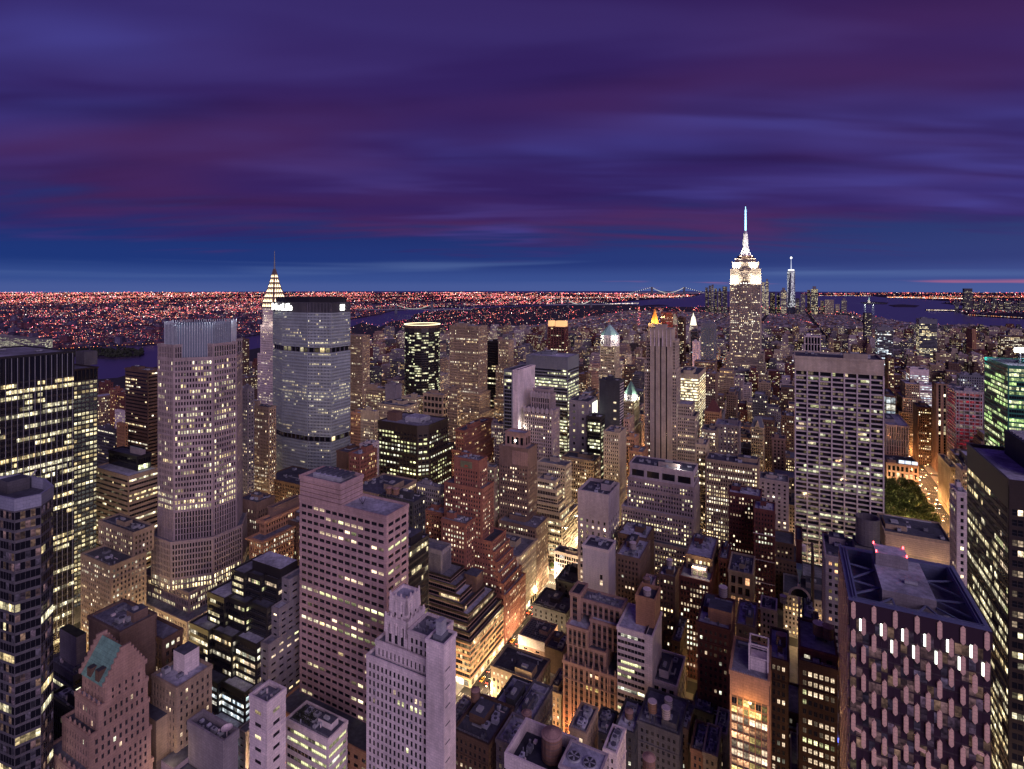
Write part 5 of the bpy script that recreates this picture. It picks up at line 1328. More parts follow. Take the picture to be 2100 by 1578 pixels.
for k in range(nf):
    for i in range(nb):
        if nf - k <= 42: obj('spandrel', sm, rt, Vector((xa + (i + .5) * fw, Y0, 1 + k * fh)) - rt.location)
# faceted tower with bronze fins and an open steel roof
b = Building('finned_tower', 'faceted glass tower with staggered bronze hexagonal fins and open steel roof', 'tower')
X0, Y0 = gp(1743, 193.6); X1 = X0 + 39; Y1 = Y0 + 46; H = 148.0
PG = glass('plum_glass', (.045, .026, .042), .05, .9, .06)
fp = rpoly(X0, X1, Y0, Y1)
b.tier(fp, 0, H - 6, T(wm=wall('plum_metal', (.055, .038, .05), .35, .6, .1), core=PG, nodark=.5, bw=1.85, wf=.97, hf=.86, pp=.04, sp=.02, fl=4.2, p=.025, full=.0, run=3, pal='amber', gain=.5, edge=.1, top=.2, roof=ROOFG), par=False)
ST_ = wall('roof_steel', (.12, .14, .24), .4, .6, .15)
m = MB(); A, B = offset(fp, .35), offset(fp, -2.6); Bz = H - 5.9
for i in range(4):
    j = (i + 1) % 4
    m.face([(*A[i], H - 6), (*A[j], H - 6), (*A[j], H), (*A[i], H)], 1); m.face([(*A[i], H), (*A[j], H), (*B[j], H), (*B[i], H)], 0); m.face([(*B[j], Bz), (*B[i], Bz), (*B[i], H), (*B[j], H)], 0)
b.part('parapet', m, [ST_, PG])
m = MB()
for k in range(2):
    y = Y0 + 1 + k * 1.0; m.box(X0 + 1, X1 - 1, y, y + .12, H + .4, H + .55, 0, None, True)
for s, x in ((0, X0 + 1.0), (1, X1 - 1.3)):
    m.box(x, x + .3, Y0 + 2, Y1 - 2, H + .05, H + .7, 0); m.box(x + .9 * (1 - 2 * s), x + .9 * (1 - 2 * s) + .2, Y0 + 2, Y1 - 2, H + .05, H + .5, 0)
b.part('gantry_rail', m, [ST_])
bx = (X0 + 11, X1 - 12, Y0 + 11, Y1 - 6)
m = MB(); m.box(*bx, Bz, H + 1.0, 0, 1); b.part('roof_box', m, [W_('grey'), ROOFL])
m = MB(); m.box(bx[0] + .4, bx[1] - 5, bx[3] - 9, bx[3] - .4, H + 1.05, H + 6, 0, 1); b.part('lift_house', m, [W_('grey'), ROOFL])
m = MB(); m.box(bx[0] + 8, bx[0] + 12, bx[2] + 8, bx[2] + 9.6, H + 1.3, H + 2.4, 0, None, True); b.part('rooftop_unit', m, [METAL])
m = MB()
for (x, y) in ((bx[0] + .6, bx[3] - 8.8), (bx[1] - 5.4, bx[3] - 8.8), (bx[1] - 5.4, bx[3] - .8), (bx[0] + .6, bx[3] - .8)): m.box(x - .2, x + .2, y - .2, y + .2, H + 6.02, H + 6.9, 0)
b.part('warning_lamp', m, [LAMPR])
for (a, c) in (((X0 + 2.6, Y0 + 8), (bx[0], bx[2] + 6)), ((X0 + 2.6, Y0 + 18), (bx[0], bx[2] + 6)), ((X0 + 2.6, Y0 + 20), (bx[0], bx[2] + 20)), ((X0 + 2.6, Y0 + 32), (bx[0], bx[2] + 20)), ((X1 - 2.6, Y0 + 8), (bx[1], bx[2] + 6)), ((X1 - 2.6, Y0 + 18), (bx[1], bx[2] + 6)), ((X1 - 2.6, Y0 + 22), (bx[1], bx[2] + 20)), ((X1 - 2.6, Y0 + 34), (bx[1], bx[2] + 20)), ((X0 + 8, Y0 + 2.6), (bx[0] + 3, bx[2])), ((X0 + 14, Y0 + 2.6), (bx[0] + 3, bx[2])), ((X0 + 20, Y0 + 2.6), (bx[1] - 3, bx[2])), ((X0 + 27, Y0 + 2.6), (bx[1] - 3, bx[2])), ((X0 + 34, Y0 + 2.6), (bx[1], bx[2]))):
    m = MB(); m.bar((*a, H - 1.0), (*c, H - 1.6), .38, 0, 4); b.part('roof_beam', m, [ST_])
for k in range(3):
    cx, cy = X0 + 14 + k * 8.2, Y0 + 6.4; m = MB()
    m.prism(ngon(cx, cy, 3.3, 16), Bz, Bz + 3.2, 0, top=False); m.prism(ngon(cx, cy, 2.9, 16), Bz, Bz + 2.6, 1)
    for q in range(6):
        a = q * math.pi / 3; m.face([(cx, cy, Bz + 3), (cx + 2.8 * math.cos(a), cy + 2.8 * math.sin(a), Bz + 3.1), (cx + 2.8 * math.cos(a + .5), cy + 2.8 * math.sin(a + .5), Bz + 2.8)], 0)
    b.part('cooling_fan', m, [METAL, W_('slate')])
FIN = wall('fin_bronze', (.80, .54, .42), .45, .5, .10)
def hexfin(w, h, d):
    q = MB(); c = w * .6
    P = [(-w / 2, -h / 2 + c), (0, -h / 2), (w / 2, -h / 2 + c), (w / 2, h / 2 - c), (0, h / 2), (-w / 2, h / 2 - c)]
    q.face([(x, -d, z) for x, z in P], 0)
    for i in range(6):
        a, e = P[i], P[(i + 1) % 6]; q.face([(a[0], 0, a[1]), (e[0], 0, e[1]), (e[0], -d, e[1]), (a[0], -d, a[1])], 0)
    return q
fm = hexfin(1.35, 6.4, .6).mesh('fin', [FIN])
q = MB(); q.box(-.28, .28, -.4, -.05, -2.1, 2.1, 0, None, True); lm = q.mesh('light_slot', [emit('slot_white', (.95, 1, .86), 2.3)])
rt = b.done(); cnt = 0
org = rt.location
for row in range(24):
    z = H - 3.2 - row * 5.0
    for k in range(6 if row % 2 else 7):
        x = X0 + 1.0 + (k + (.5 if row % 2 else 0)) * 6.15
        if x > X1 - .3: continue
        obj('facade_fin', fm, rt, Vector((x, Y0 - .05, z)) - org)
        if row < 3 and not (row == 0) and (row < 2 or k > 1): obj('light_slot', lm, rt, Vector((x - .95, Y0 - .05, z + .3)) - org)
    for k in range(7):
        y = Y0 + 1.5 + (k + (.5 if row % 2 else 0)) * 6.4
        if y < Y1 - .5: obj('facade_fin', fm, rt, Vector((X0 - .05, y, z)) - org, R(-90))
q = MB()                                             # plates that tie each fin to the next one down, a falling zigzag
q.face([(0, -.5, .55), (0, -.5, -.35), (1.8, -.5, -.85), (1.8, -.5, .05)]); q.face([(0, -.5, .55), (1.8, -.5, .05), (1.8, -.05, .05), (0, -.05, .55)]); q.face([(0, -.05, -.35), (1.8, -.05, -.85), (1.8, -.5, -.85), (0, -.5, -.35)])
pm_ = q.mesh('link_plate', [FIN]); lr = random.Random(3)
for row in range(7, 23):
    for k in range(6 if row % 2 else 7):
        x = X0 + 1.0 + (k + (.5 if row % 2 else 0)) * 6.15
        if x + 3 > X1 - .3 or lr.random() > min(.8, .12 * (row - 6)): continue
        obj('link_plate', pm_, rt, Vector((x + .62, Y0 - .05, H - 3.2 - row * 5.0 - 2.2)) - org)
# dark tower at the right edge
b = Building('dark_slab_tower', 'dark brown steel tower with slanting rows of yellow windows, right edge', 'skyscraper')
X0, Y0 = gp(2069, 211.5); H = 183.0; Y1 = atX(1984, X0)
ds = T(wm='bronze', core=DG, bw=1.75, wf=.86, hf=.60, pp=.12, sp=.20, fl=3.95, p=.34, full=.10, run=3, pal='office', gain=.95, top=9, ind=True, bars=0, roof=ROOFL, par=1.6)
b.tier(rpoly(X0, X0 + 62, Y0, Y1), 0, H, ds)
m = MB(); m.box(X0 + 12, X0 + 50, Y0 + 12, Y1 - 6, H + .05, H + 11, 0, 1)
for k in range(10): m.box(X0 + 13, X0 + 49, Y0 + 13.5 + k * (Y1 - Y0 - 20) / 10, Y0 + 15.5 + k * (Y1 - Y0 - 20) / 10, H + 11.02, H + 11.7, 2)
b.part('plant_house', m, [W_('slate'), ROOFD, METAL]); b.done()
# green-lit tower
b = Building('green_lit_tower', 'green glass tower with bright yellow-green floors and floodlit roof, right edge', 'skyscraper')
X0, Y0 = gp(2067, 472); H = hz(752, 472); Y1 = atX(2019, X0)
GG = glass('green_glass', (.01, .09, .06), .06, .7, .02)
gw = T(wm=wall('green_frame', (.03, .19, .125), .4, .5, .1), core=GG, bw=1.6, wf=.93, hf=.66, pp=.06, sp=.05, fl=3.9, p=.62, full=.35, run=8, pal='lime', gain=.8, roof=ROOFG)
b.tier(rpoly(X0, X0 + 50, Y0, Y1), 0, H, gw); b.clutter(X0 + 4, X0 + 40, Y0 + 5, Y1 - 4, H, 3)
m = MB(); q = (X0 + 14, Y0 + 20, H + 11)
m.bar((q[0], q[1], H), q, .4, 0, 6); m.box(q[0] - 4, q[0] + 4, q[1] - .6, q[1] + .6, q[2], q[2] + 4, 1, None, True); b.part('roof_floodlight', m, [METAL, emit('flood_white', (.9, .93, 1), 9)]); rt = b.done()
plight('floodlight', (q[0], q[1] - 4, q[2] + 5), 9000, (.85, .9, 1), 1, rt); plight('floodlight', (X0 - 3, Y1 - 3, H + 3), 5000, (.35, .85, 1), .6, rt)
# tower under construction, red-lit
b = Building('unfinished_tower', 'unfinished tower with red-lit open floors behind the white stone tower', 'tower')
X0, Y0 = gp(1960, 674); H = hz(803, 674); Y1 = atX(1943, X0); xr = atY(2016, Y0)
b.tier(rpoly(X0, xr, Y0, Y1), 0, H * .45, T(wm='conc', core=DG, bw=2, wf=.93, hf=.6, pp=.05, sp=.3, fl=4.2, p=.3, run=5, pal='warm'), cap=False)
b.tier(rpoly(X0, xr, Y0, Y1), H * .45, H, T(wm='conc', core=W_('umber'), bw=3, wf=.96, hf=.72, pp=.05, sp=.7, fl=4.3, p=1, full=1, run=9, pal='red', gain=.13))
m = MB()
for k in range(5): x = X0 + 3 + k * (xr - X0 - 6) / 4; m.box(x - .3, x + .3, Y0 - 1, Y0 - .75, H * .4, H + 3, 0)
b.part('hoist_mast', m, [METAL]); b.clutter(X0, xr, Y0, Y1, H, 5); b.done()
simple('copper_brown_tower', 'tall narrow brown tower with dark vertical strips left of the unfinished tower', 1912, 1920, 1944, 788, T(wm='brown', bw=5, wf=.4, hf=.9, pp=.6, sp=.03, fl=4, p=.14, pal='warm'), d=760, clut=3)
simple('stepped_brick_tower', 'brown brick tower with stepped top left of the tall narrow tower', 1846, 1857, 1886, 788, T(wm='tan', bw=2.8, p=.16, pal='warm'), d=840, clut=2, setb=[(.6, 9), (.8, 4)])
simple('dotted_office', 'dark office with bright dots of windows above the bright right-hand avenue', 1872, 1882, 1911, 836, T(wm='umber', bw=3, wf=.45, hf=.45, p=.4, pal='office', gain=1.4), d=790, clut=3)
simple('ribbed_store_block', 'grey stone block with tall fluted window bays beside the white-gridded slab', 1800, 1817, 1864, 872, T(wm='conc', bw=3.4, wf=.45, hf=.9, pp=.5, sp=.05, fl=9, p=.02, roof=ROOFL), d=765, clut=3)
b = simple('park_studio_block', 'red-brown studio block with tall lit windows at the edge of the park', 1808, 1818, 1884, 950, T(wm='rose', bw=5, wf=.6, hf=.7, fl=8, p=.4, pal='office', gain=.9, pp=.4, roof=ROOFD), d=715, clut=3, fin=False)
m = MB(); f = b.f
for k in range(3): m.box(f[0] + 14 + k * 7, f[0] + 20 + k * 7, f[2] + 3, f[2] + 4, b.h + 1, b.h + 5, 0)
b.part('rooflight', m, [emit('rooflight', (.7, .8, 1), .9)]); b.done()
simple('avenue_block', 'orange-lit ribbed block with dark red roof edge on the right-hand avenue', 1924, 1949, 1962, 960, T(wm='cream', bw=1.6, wf=.4, hf=.6, p=.4, pal='amber', gain=.7, roof=ROOFD, fl=3.5), d=610, clut=2)
simple('avenue_block', 'pale low block beyond the orange ribbed one on the avenue', 1960, 1972, 1990, 965, T(wm='conc', bw=2.2, wf=.5, hf=.5, p=.3, pal='warm'), d=560, clut=2)
simple('white_stone_tower', 'slim white stone tower with square windows and lit roof corner', 1948, 1962, 1984, 1012, T(wm='white', bw=3.6, wf=.42, hf=.5, pp=.06, sp=.06, fl=4.2, p=.22, pal='office', gain=1.2, ind=True, roof=ROOFG), d=320, clut=3)
b = simple('lattice_screen_block', 'wide block with patterned tan screen over lit ribbon windows', 1802, 1814, 1952, 1092, T(wm='tan', core=DG, bw=1.9, wf=.85, hf=.6, pp=.12, sp=.12, fl=4.6, p=.7, full=.4, run=8, pal='green', gain=.75, top=16, roof=ROOFD, ind=True), Y=480, clut=7, fin=False, dep=36)
f = b.f; q = MB()
LAT = wall('lattice_tan', (.50, .36, .25), .8, .3, .1)
for r_ in range(9):
    for k in range(46):
        x = f[0] + .6 + (k + (.5 if r_ % 2 else 0)) * (f[1] - f[0] - 1.5) / 46; z = b.h - 13 + r_ * 1.4
        q.frustum(rpoly(x - .42, x + .42, f[2] - .8, f[2] - .5), z, rpoly(x - .1, x + .5, f[2] - .8, f[2] - .5), z + 1.2, 0)
b.pieces.append(('lattice_screen', q, [LAT])); b.done()
for x in (f[0] + 12, f[0] + 30, f[0] + 48): plight('facade_lamp', (x, f[2] - 7, b.h - 14), 900, (1, .70, .36), .4)
# hotel with curved balconies and open drum
b = simple('drum_top_hotel', 'slender stone hotel with balcony lines and open grey drum on its roof', 1668, 1693, 1742, 1142, T(wm='conc', bw=3.2, wf=.5, hf=.5, fl=3.4, p=.18, pal='amber', gain=1.1, pp=.1, ind=True), Y=312, clut=2, fin=False, dep=26, wid=27)
f = b.f
for k in range(24):
    m = MB(); z = 6 + k * 3.4; m.box(f[0] + 11, f[1] + .9, f[2] - 1.0, f[2] - .15, z, z + .35, 0, None, True); b.part('balcony', m, [W_('white')])
cx, cy = f[0] + 19, f[2] + 12; m = MB(); k = 20
A, B = ngon(cx, cy, 5.2, k), ngon(cx, cy, 4.7, k)
for i in range(k):
    j = (i + 1) % k
    m.face([(*A[i], b.h + 6), (*A[j], b.h + 6), (*A[j], b.h + 19), (*A[i], b.h + 19)]); m.face([(*A[i], b.h + 19), (*A[j], b.h + 19), (*B[j], b.h + 19), (*B[i], b.h + 19)]); m.face([(*B[j], b.h + 8), (*B[i], b.h + 8), (*B[i], b.h + 19), (*B[j], b.h + 19)])
m.face([(*p, b.h + 9) for p in B], 1); b.part('roof_drum', m, [W_('grey'), W_('brown')])
m = MB(); m.box(cx - 6, cx + 6, cy - 6, cy + 7, b.h + .05, b.h + 6, 0, 1); b.part('penthouse', m, [W_('grey'), ROOFD])
m = MB(); m.box(f[0] - 1.5, f[0] + 9, f[2] - 2.4, f[2] - 2.1, 36, 38, 0, None, True); b.part('sign_band', m, [emit('sign_blue', (.12, .16, 1), 1.8)]); b.done()
# street wall between the amber block and the finned tower
b = simple('red_loft', 'red-topped loft with grouped lit windows beside the finned glass tower', 1617, 1640, 1718, 1358, T(wm='umber', bw=2.0, wf=.62, hf=.5, fl=4.0, p=.36, full=.12, run=4, pal='office', gain=1.0, ind=True, pp=.15, top=2), Y=262, dep=26, clut=5, fin=False)
f = b.f; m = MB(); m.box(f[0] - .1, f[1] + .1, f[2] - .6, f[2] - .2, b.h - 11, b.h + .8, 0); 
b.tier(rpoly(f[0], f[1], f[2] + 3, f[3]), b.h, b.h + 4, T(wm='dkred', p=.2, bw=4, fl=4, pal='warm')); b.done()
simple('dark_loft', 'narrow dark loft with white gravel roof between amber block and red-topped loft', 1578, 1616, 1619, 1362, T(wm='umber', bw=2.6, p=.2, pal='warm', ind=True, roof=ROOFL), Y=268, dep=24, clut=3)
plight('lane_lamp', (*xy(1690, 1530, 14), 14), 5000, (1, .42, .12), .4)
simple('red_hotel', 'tall dark red brick hotel with white parapet lines and roof terraces', 1494, 1560, 1567, 1022, T(wm='dkred', bw=2.6, wf=.45, hf=.5, fl=3.4, p=.26, full=.05, pal='warm', gain=1.1, ind=True, roof=ROOFL), Y=455, dep=18, clut=4)
b = simple('red_hotel', 'lower dark red brick block with white ledges right of the tall red hotel', 1546, 1588, 1594, 1052, T(wm='dkred', bw=2.6, wf=.45, hf=.5, fl=3.4, p=.3, full=.12, pal='warm', gain=1.1, ind=True, roof=ROOFL), Y=436, dep=18, clut=4, fin=False)
f = b.f
for z in (b.h * .25, b.h * .45, b.h * .62, b.h * .82):
    m = MB(); m.box(f[0] - .4, f[1] + .4, f[2] - .55, f[2] - .1, z, z + .5, 0, None, True); b.part('ledge', m, [W_('white')])
b.done()
b = simple('arcaded_club', 'yellow-lit stone club with arched windows below the red hotel', 1494, 1543, 1548, 1182, T(wm='cream', bw=4.4, wf=.6, hf=.7, fl=7, p=.45, pal='amber', gain=.6, pp=.3, roof=ROOFD, ind=True), Y=378, dep=26, clut=5)
q = b.f; plight('street_glow', ((q[0] + q[1]) / 2, q[2] - 6, 8), 14000, (1, .6, .18), .8)
b = simple('mansard_club', 'white arched clubhouse with pale green mansard roof right of the red hotel', 1590, 1638, 1641, 1200, T(wm='white', bw=4.4, wf=.5, hf=.55, fl=5, p=.3, pal='warm', pp=.15, ind=True, par=.5), Y=378, dep=24, clut=0, fin=False)
f, h = b.f, b.h; m = MB(); m.frustum(rpoly(f[0], f[1], f[2], f[3]), h + .6, rpoly(f[0] + 2, f[1] - 2, f[2] + 3.4, f[3] - 2), h + 8, 0); b.part('mansard_roof', m, [wall('copper_pale', (.30, .44, .40), .6, .3, .2)])
m = MB(); xm = (f[0] + f[1]) / 2; n = 12
for k in range(n):
    a0, a1 = math.pi * k / n, math.pi * (k + 1) / n
    m.face([(xm + 4.8 * math.cos(a0), f[2] - .5, h - 7 + 4.8 * math.sin(a0)), (xm + 6.2 * math.cos(a0), f[2] - .5, h - 7 + 6.2 * math.sin(a0)), (xm + 6.2 * math.cos(a1), f[2] - .5, h - 7 + 6.2 * math.sin(a1)), (xm + 4.8 * math.cos(a1), f[2] - .5, h - 7 + 4.8 * math.sin(a1))], 0)
    m.face([(xm, f[2] - .4, h - 7), (xm + 4.8 * math.cos(a0), f[2] - .4, h - 7 + 4.8 * math.sin(a0)), (xm + 4.8 * math.cos(a1), f[2] - .4, h - 7 + 4.8 * math.sin(a1))], 1)
b.part('great_arch', m, [W_('white'), DG]); b.tier(rpoly(f[0] + 2, f[1] - 2, f[2] + 12, f[3] + 10), h + 2, h + 22, T(wm='dkred', wf=0)); b.done()
simple('arch_brick_block', 'brown brick block with arched top storey left of the drum hotel', 1640, 1667, 1669, 1150, T(wm='brown', bw=3.4, wf=.6, hf=.5, p=.14, pal='warm', pp=.2, ind=True), Y=380, dep=24, clut=3)
simple('wide_brick_block', 'plain dark red block with roof tanks behind the green mansard club', 1592, 1690, 1700, 1118, T(wm='dkred', bw=4, p=.04, wf=.3), Y=418, dep=20, clut=6)
simple('purple_block', 'lilac masonry block with framed windows behind the dark red hotels', 1557, 1617, 1618.5, 992, T(wm='lilac', bw=4.2, wf=.4, hf=.45, p=.16, pal='warm'), d=480, dep=20, clut=6)
simple('lit_masonry_block', 'broad tan masonry block full of lit windows under a dark plant deck', 1447, 1555, 1560, 958, T(wm='tan', bw=2.5, wf=.52, hf=.55, p=.66, full=.3, pal='warm', gain=1.2, fl=3.5, roof=ROOFD), d=475, dep=24, clut=8)
simple('lit_masonry_strip', 'thin yellow-lit masonry strip between stone block and tan masonry block', 1427, 1448, 1452, 915, T(wm='cream', bw=2.5, wf=.52, hf=.55, p=.5, pal='warm', gain=1.1), d=515, dep=24, clut=2)
simple('white_topped_block', 'grey block with snow-white roof and blank side above the tan masonry', 1467, 1515, 1521, 876, T(wm='conc', bw=3.6, wf=.3, hf=.4, p=.3, pal='warm', roof=ROOFL), d=600, dep=26, clut=3)
simple('white_topped_block', 'lower grey block with lit windows left of the white-roofed one', 1438, 1468, 1471, 886, T(wm='lime', bw=2.6, p=.5, pal='warm', gain=1.1), d=590, dep=26, clut=3)
b = simple('red_pyramid_block', 'tan block with dark red pyramid roof near the bright curved office', 1445, 1476, 1480, 848, T(wm='orange', bw=3, p=.2, pal='warm', pp=.2), d=700, dep=22, clut=0, fin=False)
f = b.f; m = MB(); m.cone(rpoly(f[0] + 1, f[1] - 1, f[2] + 1, f[3] - 1), b.h + .5, ((f[0] + f[1]) / 2, (f[2] + f[3]) / 2, b.h + 17), 0); b.part('pyramid_roof', m, [W_('dkred')]); b.done()
simple('bright_curved_office', 'brightly lit ribbon-window office with dark flank right of the slot tower', 1386, 1432, 1447, 770, T(wm='cream', core=DG, bw=2, wf=.93, hf=.6, pp=.05, sp=.3, fl=3.8, p=.97, full=.9, run=9, pal='office', gain=1.5, top=5), d=735, clut=4)
b = simple('gabled_cream_house', 'cream gothic block with steep grey gabled roof', 1540, 1566, 1568, 880, T(wm='cream', bw=2.5, wf=.5, p=.16, pal='warm'), d=655, dep=18, clut=0, fin=False)
f = b.f; m = MB(); m.frustum(rpoly(*f), b.h + .5, rpoly(f[0] + 3, f[1] - 3, f[2] + 7, f[3] - 7), b.h + 12, 0); b.part('steep_roof', m, [W_('steel')])
m = MB(); xm = (f[0] + f[1]) / 2; m.face([(xm - 3, f[2] - .4, b.h), (xm + 3, f[2] - .4, b.h), (xm, f[2] - .4, b.h + 9)], 0); m.face([(xm + 3, f[2] - .4, b.h), (xm + 3, f[2] + 5, b.h), (xm, f[2] + 5, b.h + 9), (xm, f[2] - .4, b.h + 9)], 0); b.part('gable', m, [W_('cream')]); b.done()
simple('cream_trimmed_block', 'red brick block with cream frame and cornice floodlit from below', 1584, 1610, 1612, 902, T(wm='rose', bw=4, wf=.45, hf=.5, p=.25, pal='warm', out=.8, roof=ROOFD), d=610, dep=16, clut=2)
# ---------------------------------------------------------------- further blocks, measured one by one
def Q(*a, **k): return simple(*a, **k)
Q('lit_column_tower', 'grey tower with one bright column of windows right of the granite octagon', 484, 508, 521, 800, T(wm='grey', bw=2.8, wf=.42, hf=.42, p=.35, pal='warm', gain=1.3), d=540, clut=2)
Q('amber_brick_tower', 'brown brick tower lit amber low down, left of the faceted slab', 508, 551, 566, 838, T(wm='tan', bw=2.8, wf=.42, hf=.5, p=.28, pal='warm', gain=1.1, floors=[(.3, .5, .7)]), d=585, clut=3)
Q('cornice_block', 'brown masonry block with pale top storey and rooftop chillers below the faceted slab', 488, 527, 563, 1034, T(wm='brown', bw=2.4, wf=.4, hf=.55, p=.18, pal='warm', pp=.3, top=5), d=410, clut=8)
b = Q('villa_cornice_block', 'brick block with broad white cornices stepping up beside the pink granite tower', 512, 537, 614, 1112, T(wm='orange', bw=2.6, wf=.45, hf=.5, p=.35, pal='warm', out=1.6, roof=ROOFG, par=.6), d=372, clut=0, fin=False, dep=48)
f = b.f; b.tier(rpoly(f[0], f[1] - 7, f[2] + 8, f[3] - 3), b.h, b.h + 9, T(wm='orange', bw=2.6, p=.2, pal='amber', out=1.6, roof=ROOFD)); b.tier(rpoly(f[0] + 3, f[1] - 14, f[2] + 16, f[3] - 7), b.h + 9, b.h + 15, T(wm='brown', bw=3, p=.1, pal='amber', roof=ROOFD)); b.done()
Q('roof_garden_block', 'low dark block with pale rooftop tents between terminal and pink tower', 560, 610, 640, 1075, T(wm='umber', p=.15, pal='green', roof=ROOFG, bw=3), d=395, clut=6, dep=26)
Q('lit_spine_tower', 'narrow grey tower with lit spine and brown brick flank in front of the bronze block', 738, 754, 777, 915, T(wm='conc', bw=4, wf=.35, hf=.4, p=.75, full=.4, pal='office', gain=1.4), d=500, clut=3)
Q('brown_bulk_block', 'brown windowless rooftop block at the lower right of the faceted slab', 690, 712, 722, 930, T(wm='umber', wf=0), d=520, clut=3, dep=20)
Q('brick_row_block', 'brick block strung with small lights below the lit spine tower', 716, 738, 752, 935, T(wm='red', bw=2.4, p=.4, pal='amber'), d=480, clut=4, dep=22)
Q('dark_roof_block', 'dark-roofed block in front of the foot of the faceted slab', 638, 690, 722, 990, T(wm='tan', p=.3, pal='warm', roof=ROOFD), d=440, clut=6, dep=24)
Q('copper_deck_block', 'low tan block with green roof edge right of the pink granite penthouse', 720, 790, 850, 1020, T(wm='tan', p=.35, pal='warm', roof=ROOFD, bw=2.4), d=425, clut=6, dep=40)
Q('flared_crown_tower', 'tan skyscraper with buttressed crown right of the faceted slab', 702, 744, 758, 690, T(wm='tan', bw=2.7, wf=.42, hf=.52, p=.24, pal='warm', pp=.4, gain=1.2), d=770, clut=0, setb=[(.35, 8)])
Q('tan_skyscraper', 'broad tan masonry skyscraper with one full bright floor', 922, 982, 999, 671, T(wm='tan', bw=2.6, wf=.45, hf=.52, pp=.4, sp=.1, p=.16, pal='warm', gain=1.2, floors=[(.60, .625, .95)]), d=740, clut=4, setb=[(.42, 9), (.55, 4)])
Q('dark_lit_tower', 'dark tower with short bright floors right of the tan skyscraper', 998, 1022, 1030, 702, T(wm='black', core=DG, bw=2, wf=.93, hf=.5, p=.2, full=.12, run=6, pal='office', pp=.03), d=800, clut=2)
Q('gothic_tower', 'brown gothic tower with buttressed top behind the white-flanked tower', 1022, 1044, 1053, 700, T(wm='tan', bw=2.7, wf=.4, hf=.6, pp=.5, p=.2, pal='warm'), d=760, clut=0, setb=[(.55, 5), (.8, 3)])
Q('cream_palazzo', 'cream masonry palazzo glowing with lit arched rows behind the bronze block', 774, 832, 836, 836, T(wm='cream', bw=2.6, wf=.45, hf=.5, p=.6, pal='warm', gain=1.1, out=.8, roof=ROOFD), d=690, clut=4, dep=26)
Q('cream_palazzo', 'right-hand cream palazzo wing, set back beside the tan skyscraper', 826, 855, 868, 818, T(wm='cream', bw=2.6, wf=.45, hf=.5, p=.6, pal='warm', gain=1.1, out=.8, roof=ROOFD), d=720, clut=3)
Q('big_window_block', 'tan block with large square window bays and blue plant roof', 868, 908, 918, 812, T(wm='tan', bw=5.5, wf=.75, hf=.6, fl=8, p=.2, pal='warm', roof=ROOFL), d=690, clut=3)
Q('white_topped_palazzo', 'warm-lit tan palazzo with white top storey left of the bronze block', 740, 768, 777, 846, T(wm='cream', bw=2.6, p=.55, pal='warm', gain=1.1, top=9), d=650, clut=2)
Q('amber_wall_block', 'amber-lit brick wall right against the faceted slab', 719, 742, 746, 850, T(wm='orange', bw=2.6, p=.2, pal='amber'), d=660, clut=2, dep=20)
Q('grey_top_block', 'block with grey plant tower left of the black round tower', 748, 792, 808, 800, T(wm='tan', bw=2.6, p=.5, pal='office'), d=760, clut=3)
Q('grey_plant_tower', 'grey windowless plant tower in front of the black round tower', 790, 812, 824, 792, T(wm='grey', wf=0), d=735, clut=2)
Q('wing_block', 'lower tan wing left of the tan skyscraper', 915, 938, 945, 800, T(wm='tan', bw=2.6, p=.4, pal='warm'), d=700, clut=2)
Q('brick_cornice_block', 'dark red brick block with heavy arcaded cornice right of the bronze block', 935, 952, 1008, 885, T(wm='red', bw=2.6, wf=.4, p=.3, pal='amber', out=1.2, roof=ROOFD), d=575, clut=4, setb=[(.8, 5)])
Q('colonnade_top_block', 'pale block with columned top storey behind the brown tower', 997, 1033, 1040, 872, T(wm='white', bw=2.2, wf=.45, hf=.6, p=.4, pal='warm', pp=.4), d=620, clut=3)
Q('green_roof_block', 'low block with pale green roof edge left of the brown tower', 968, 1015, 1026, 962, T(wm='tan', bw=2.2, p=.6, pal='green', gain=.9, roof=ROOFD), d=480, clut=4)
Q('mansard_block', 'tan block with black mansard roof and lit dormers below the blank slab', 1152, 1218, 1231, 948, T(wm='tan', bw=3, p=.4, pal='warm', roof=ROOFD, gain=1.1), d=560, clut=3)
Q('stone_wing_block', 'grey stone wing with bright top row below the zigzag tower', 1102, 1160, 1172, 958, T(wm='lime', bw=2.8, p=.35, pal='office', gain=1.3), d=520, clut=2)
Q('terrace_lit_block', 'dark glass block with bright yellow-green terraces right of the blank slab', 1204, 1232, 1240, 858, T(wm='black', core=DG, bw=2.2, wf=.9, hf=.6, p=.5, pal='green', run=6), d=580, clut=3)
Q('brick_slim_tower', 'slim orange brick tower left of the slot tower', 1283, 1302, 1308, 900, T(wm='orange', bw=2.6, p=.3, pal='warm'), d=580, clut=2, dep=18)
Q('brick_flank_block', 'orange-lit brick block at the foot of the slot tower', 1290, 1318, 1326, 930, T(wm='orange', bw=2.4, p=.35, pal='amber'), d=555, clut=3, dep=22)
Q('brick_slim_tower', 'narrow brick building beside the shorter green-roofed tower', 1279, 1290, 1300, 862, T(wm='rose', bw=2.6, p=.4, pal='warm'), d=600, clut=1)
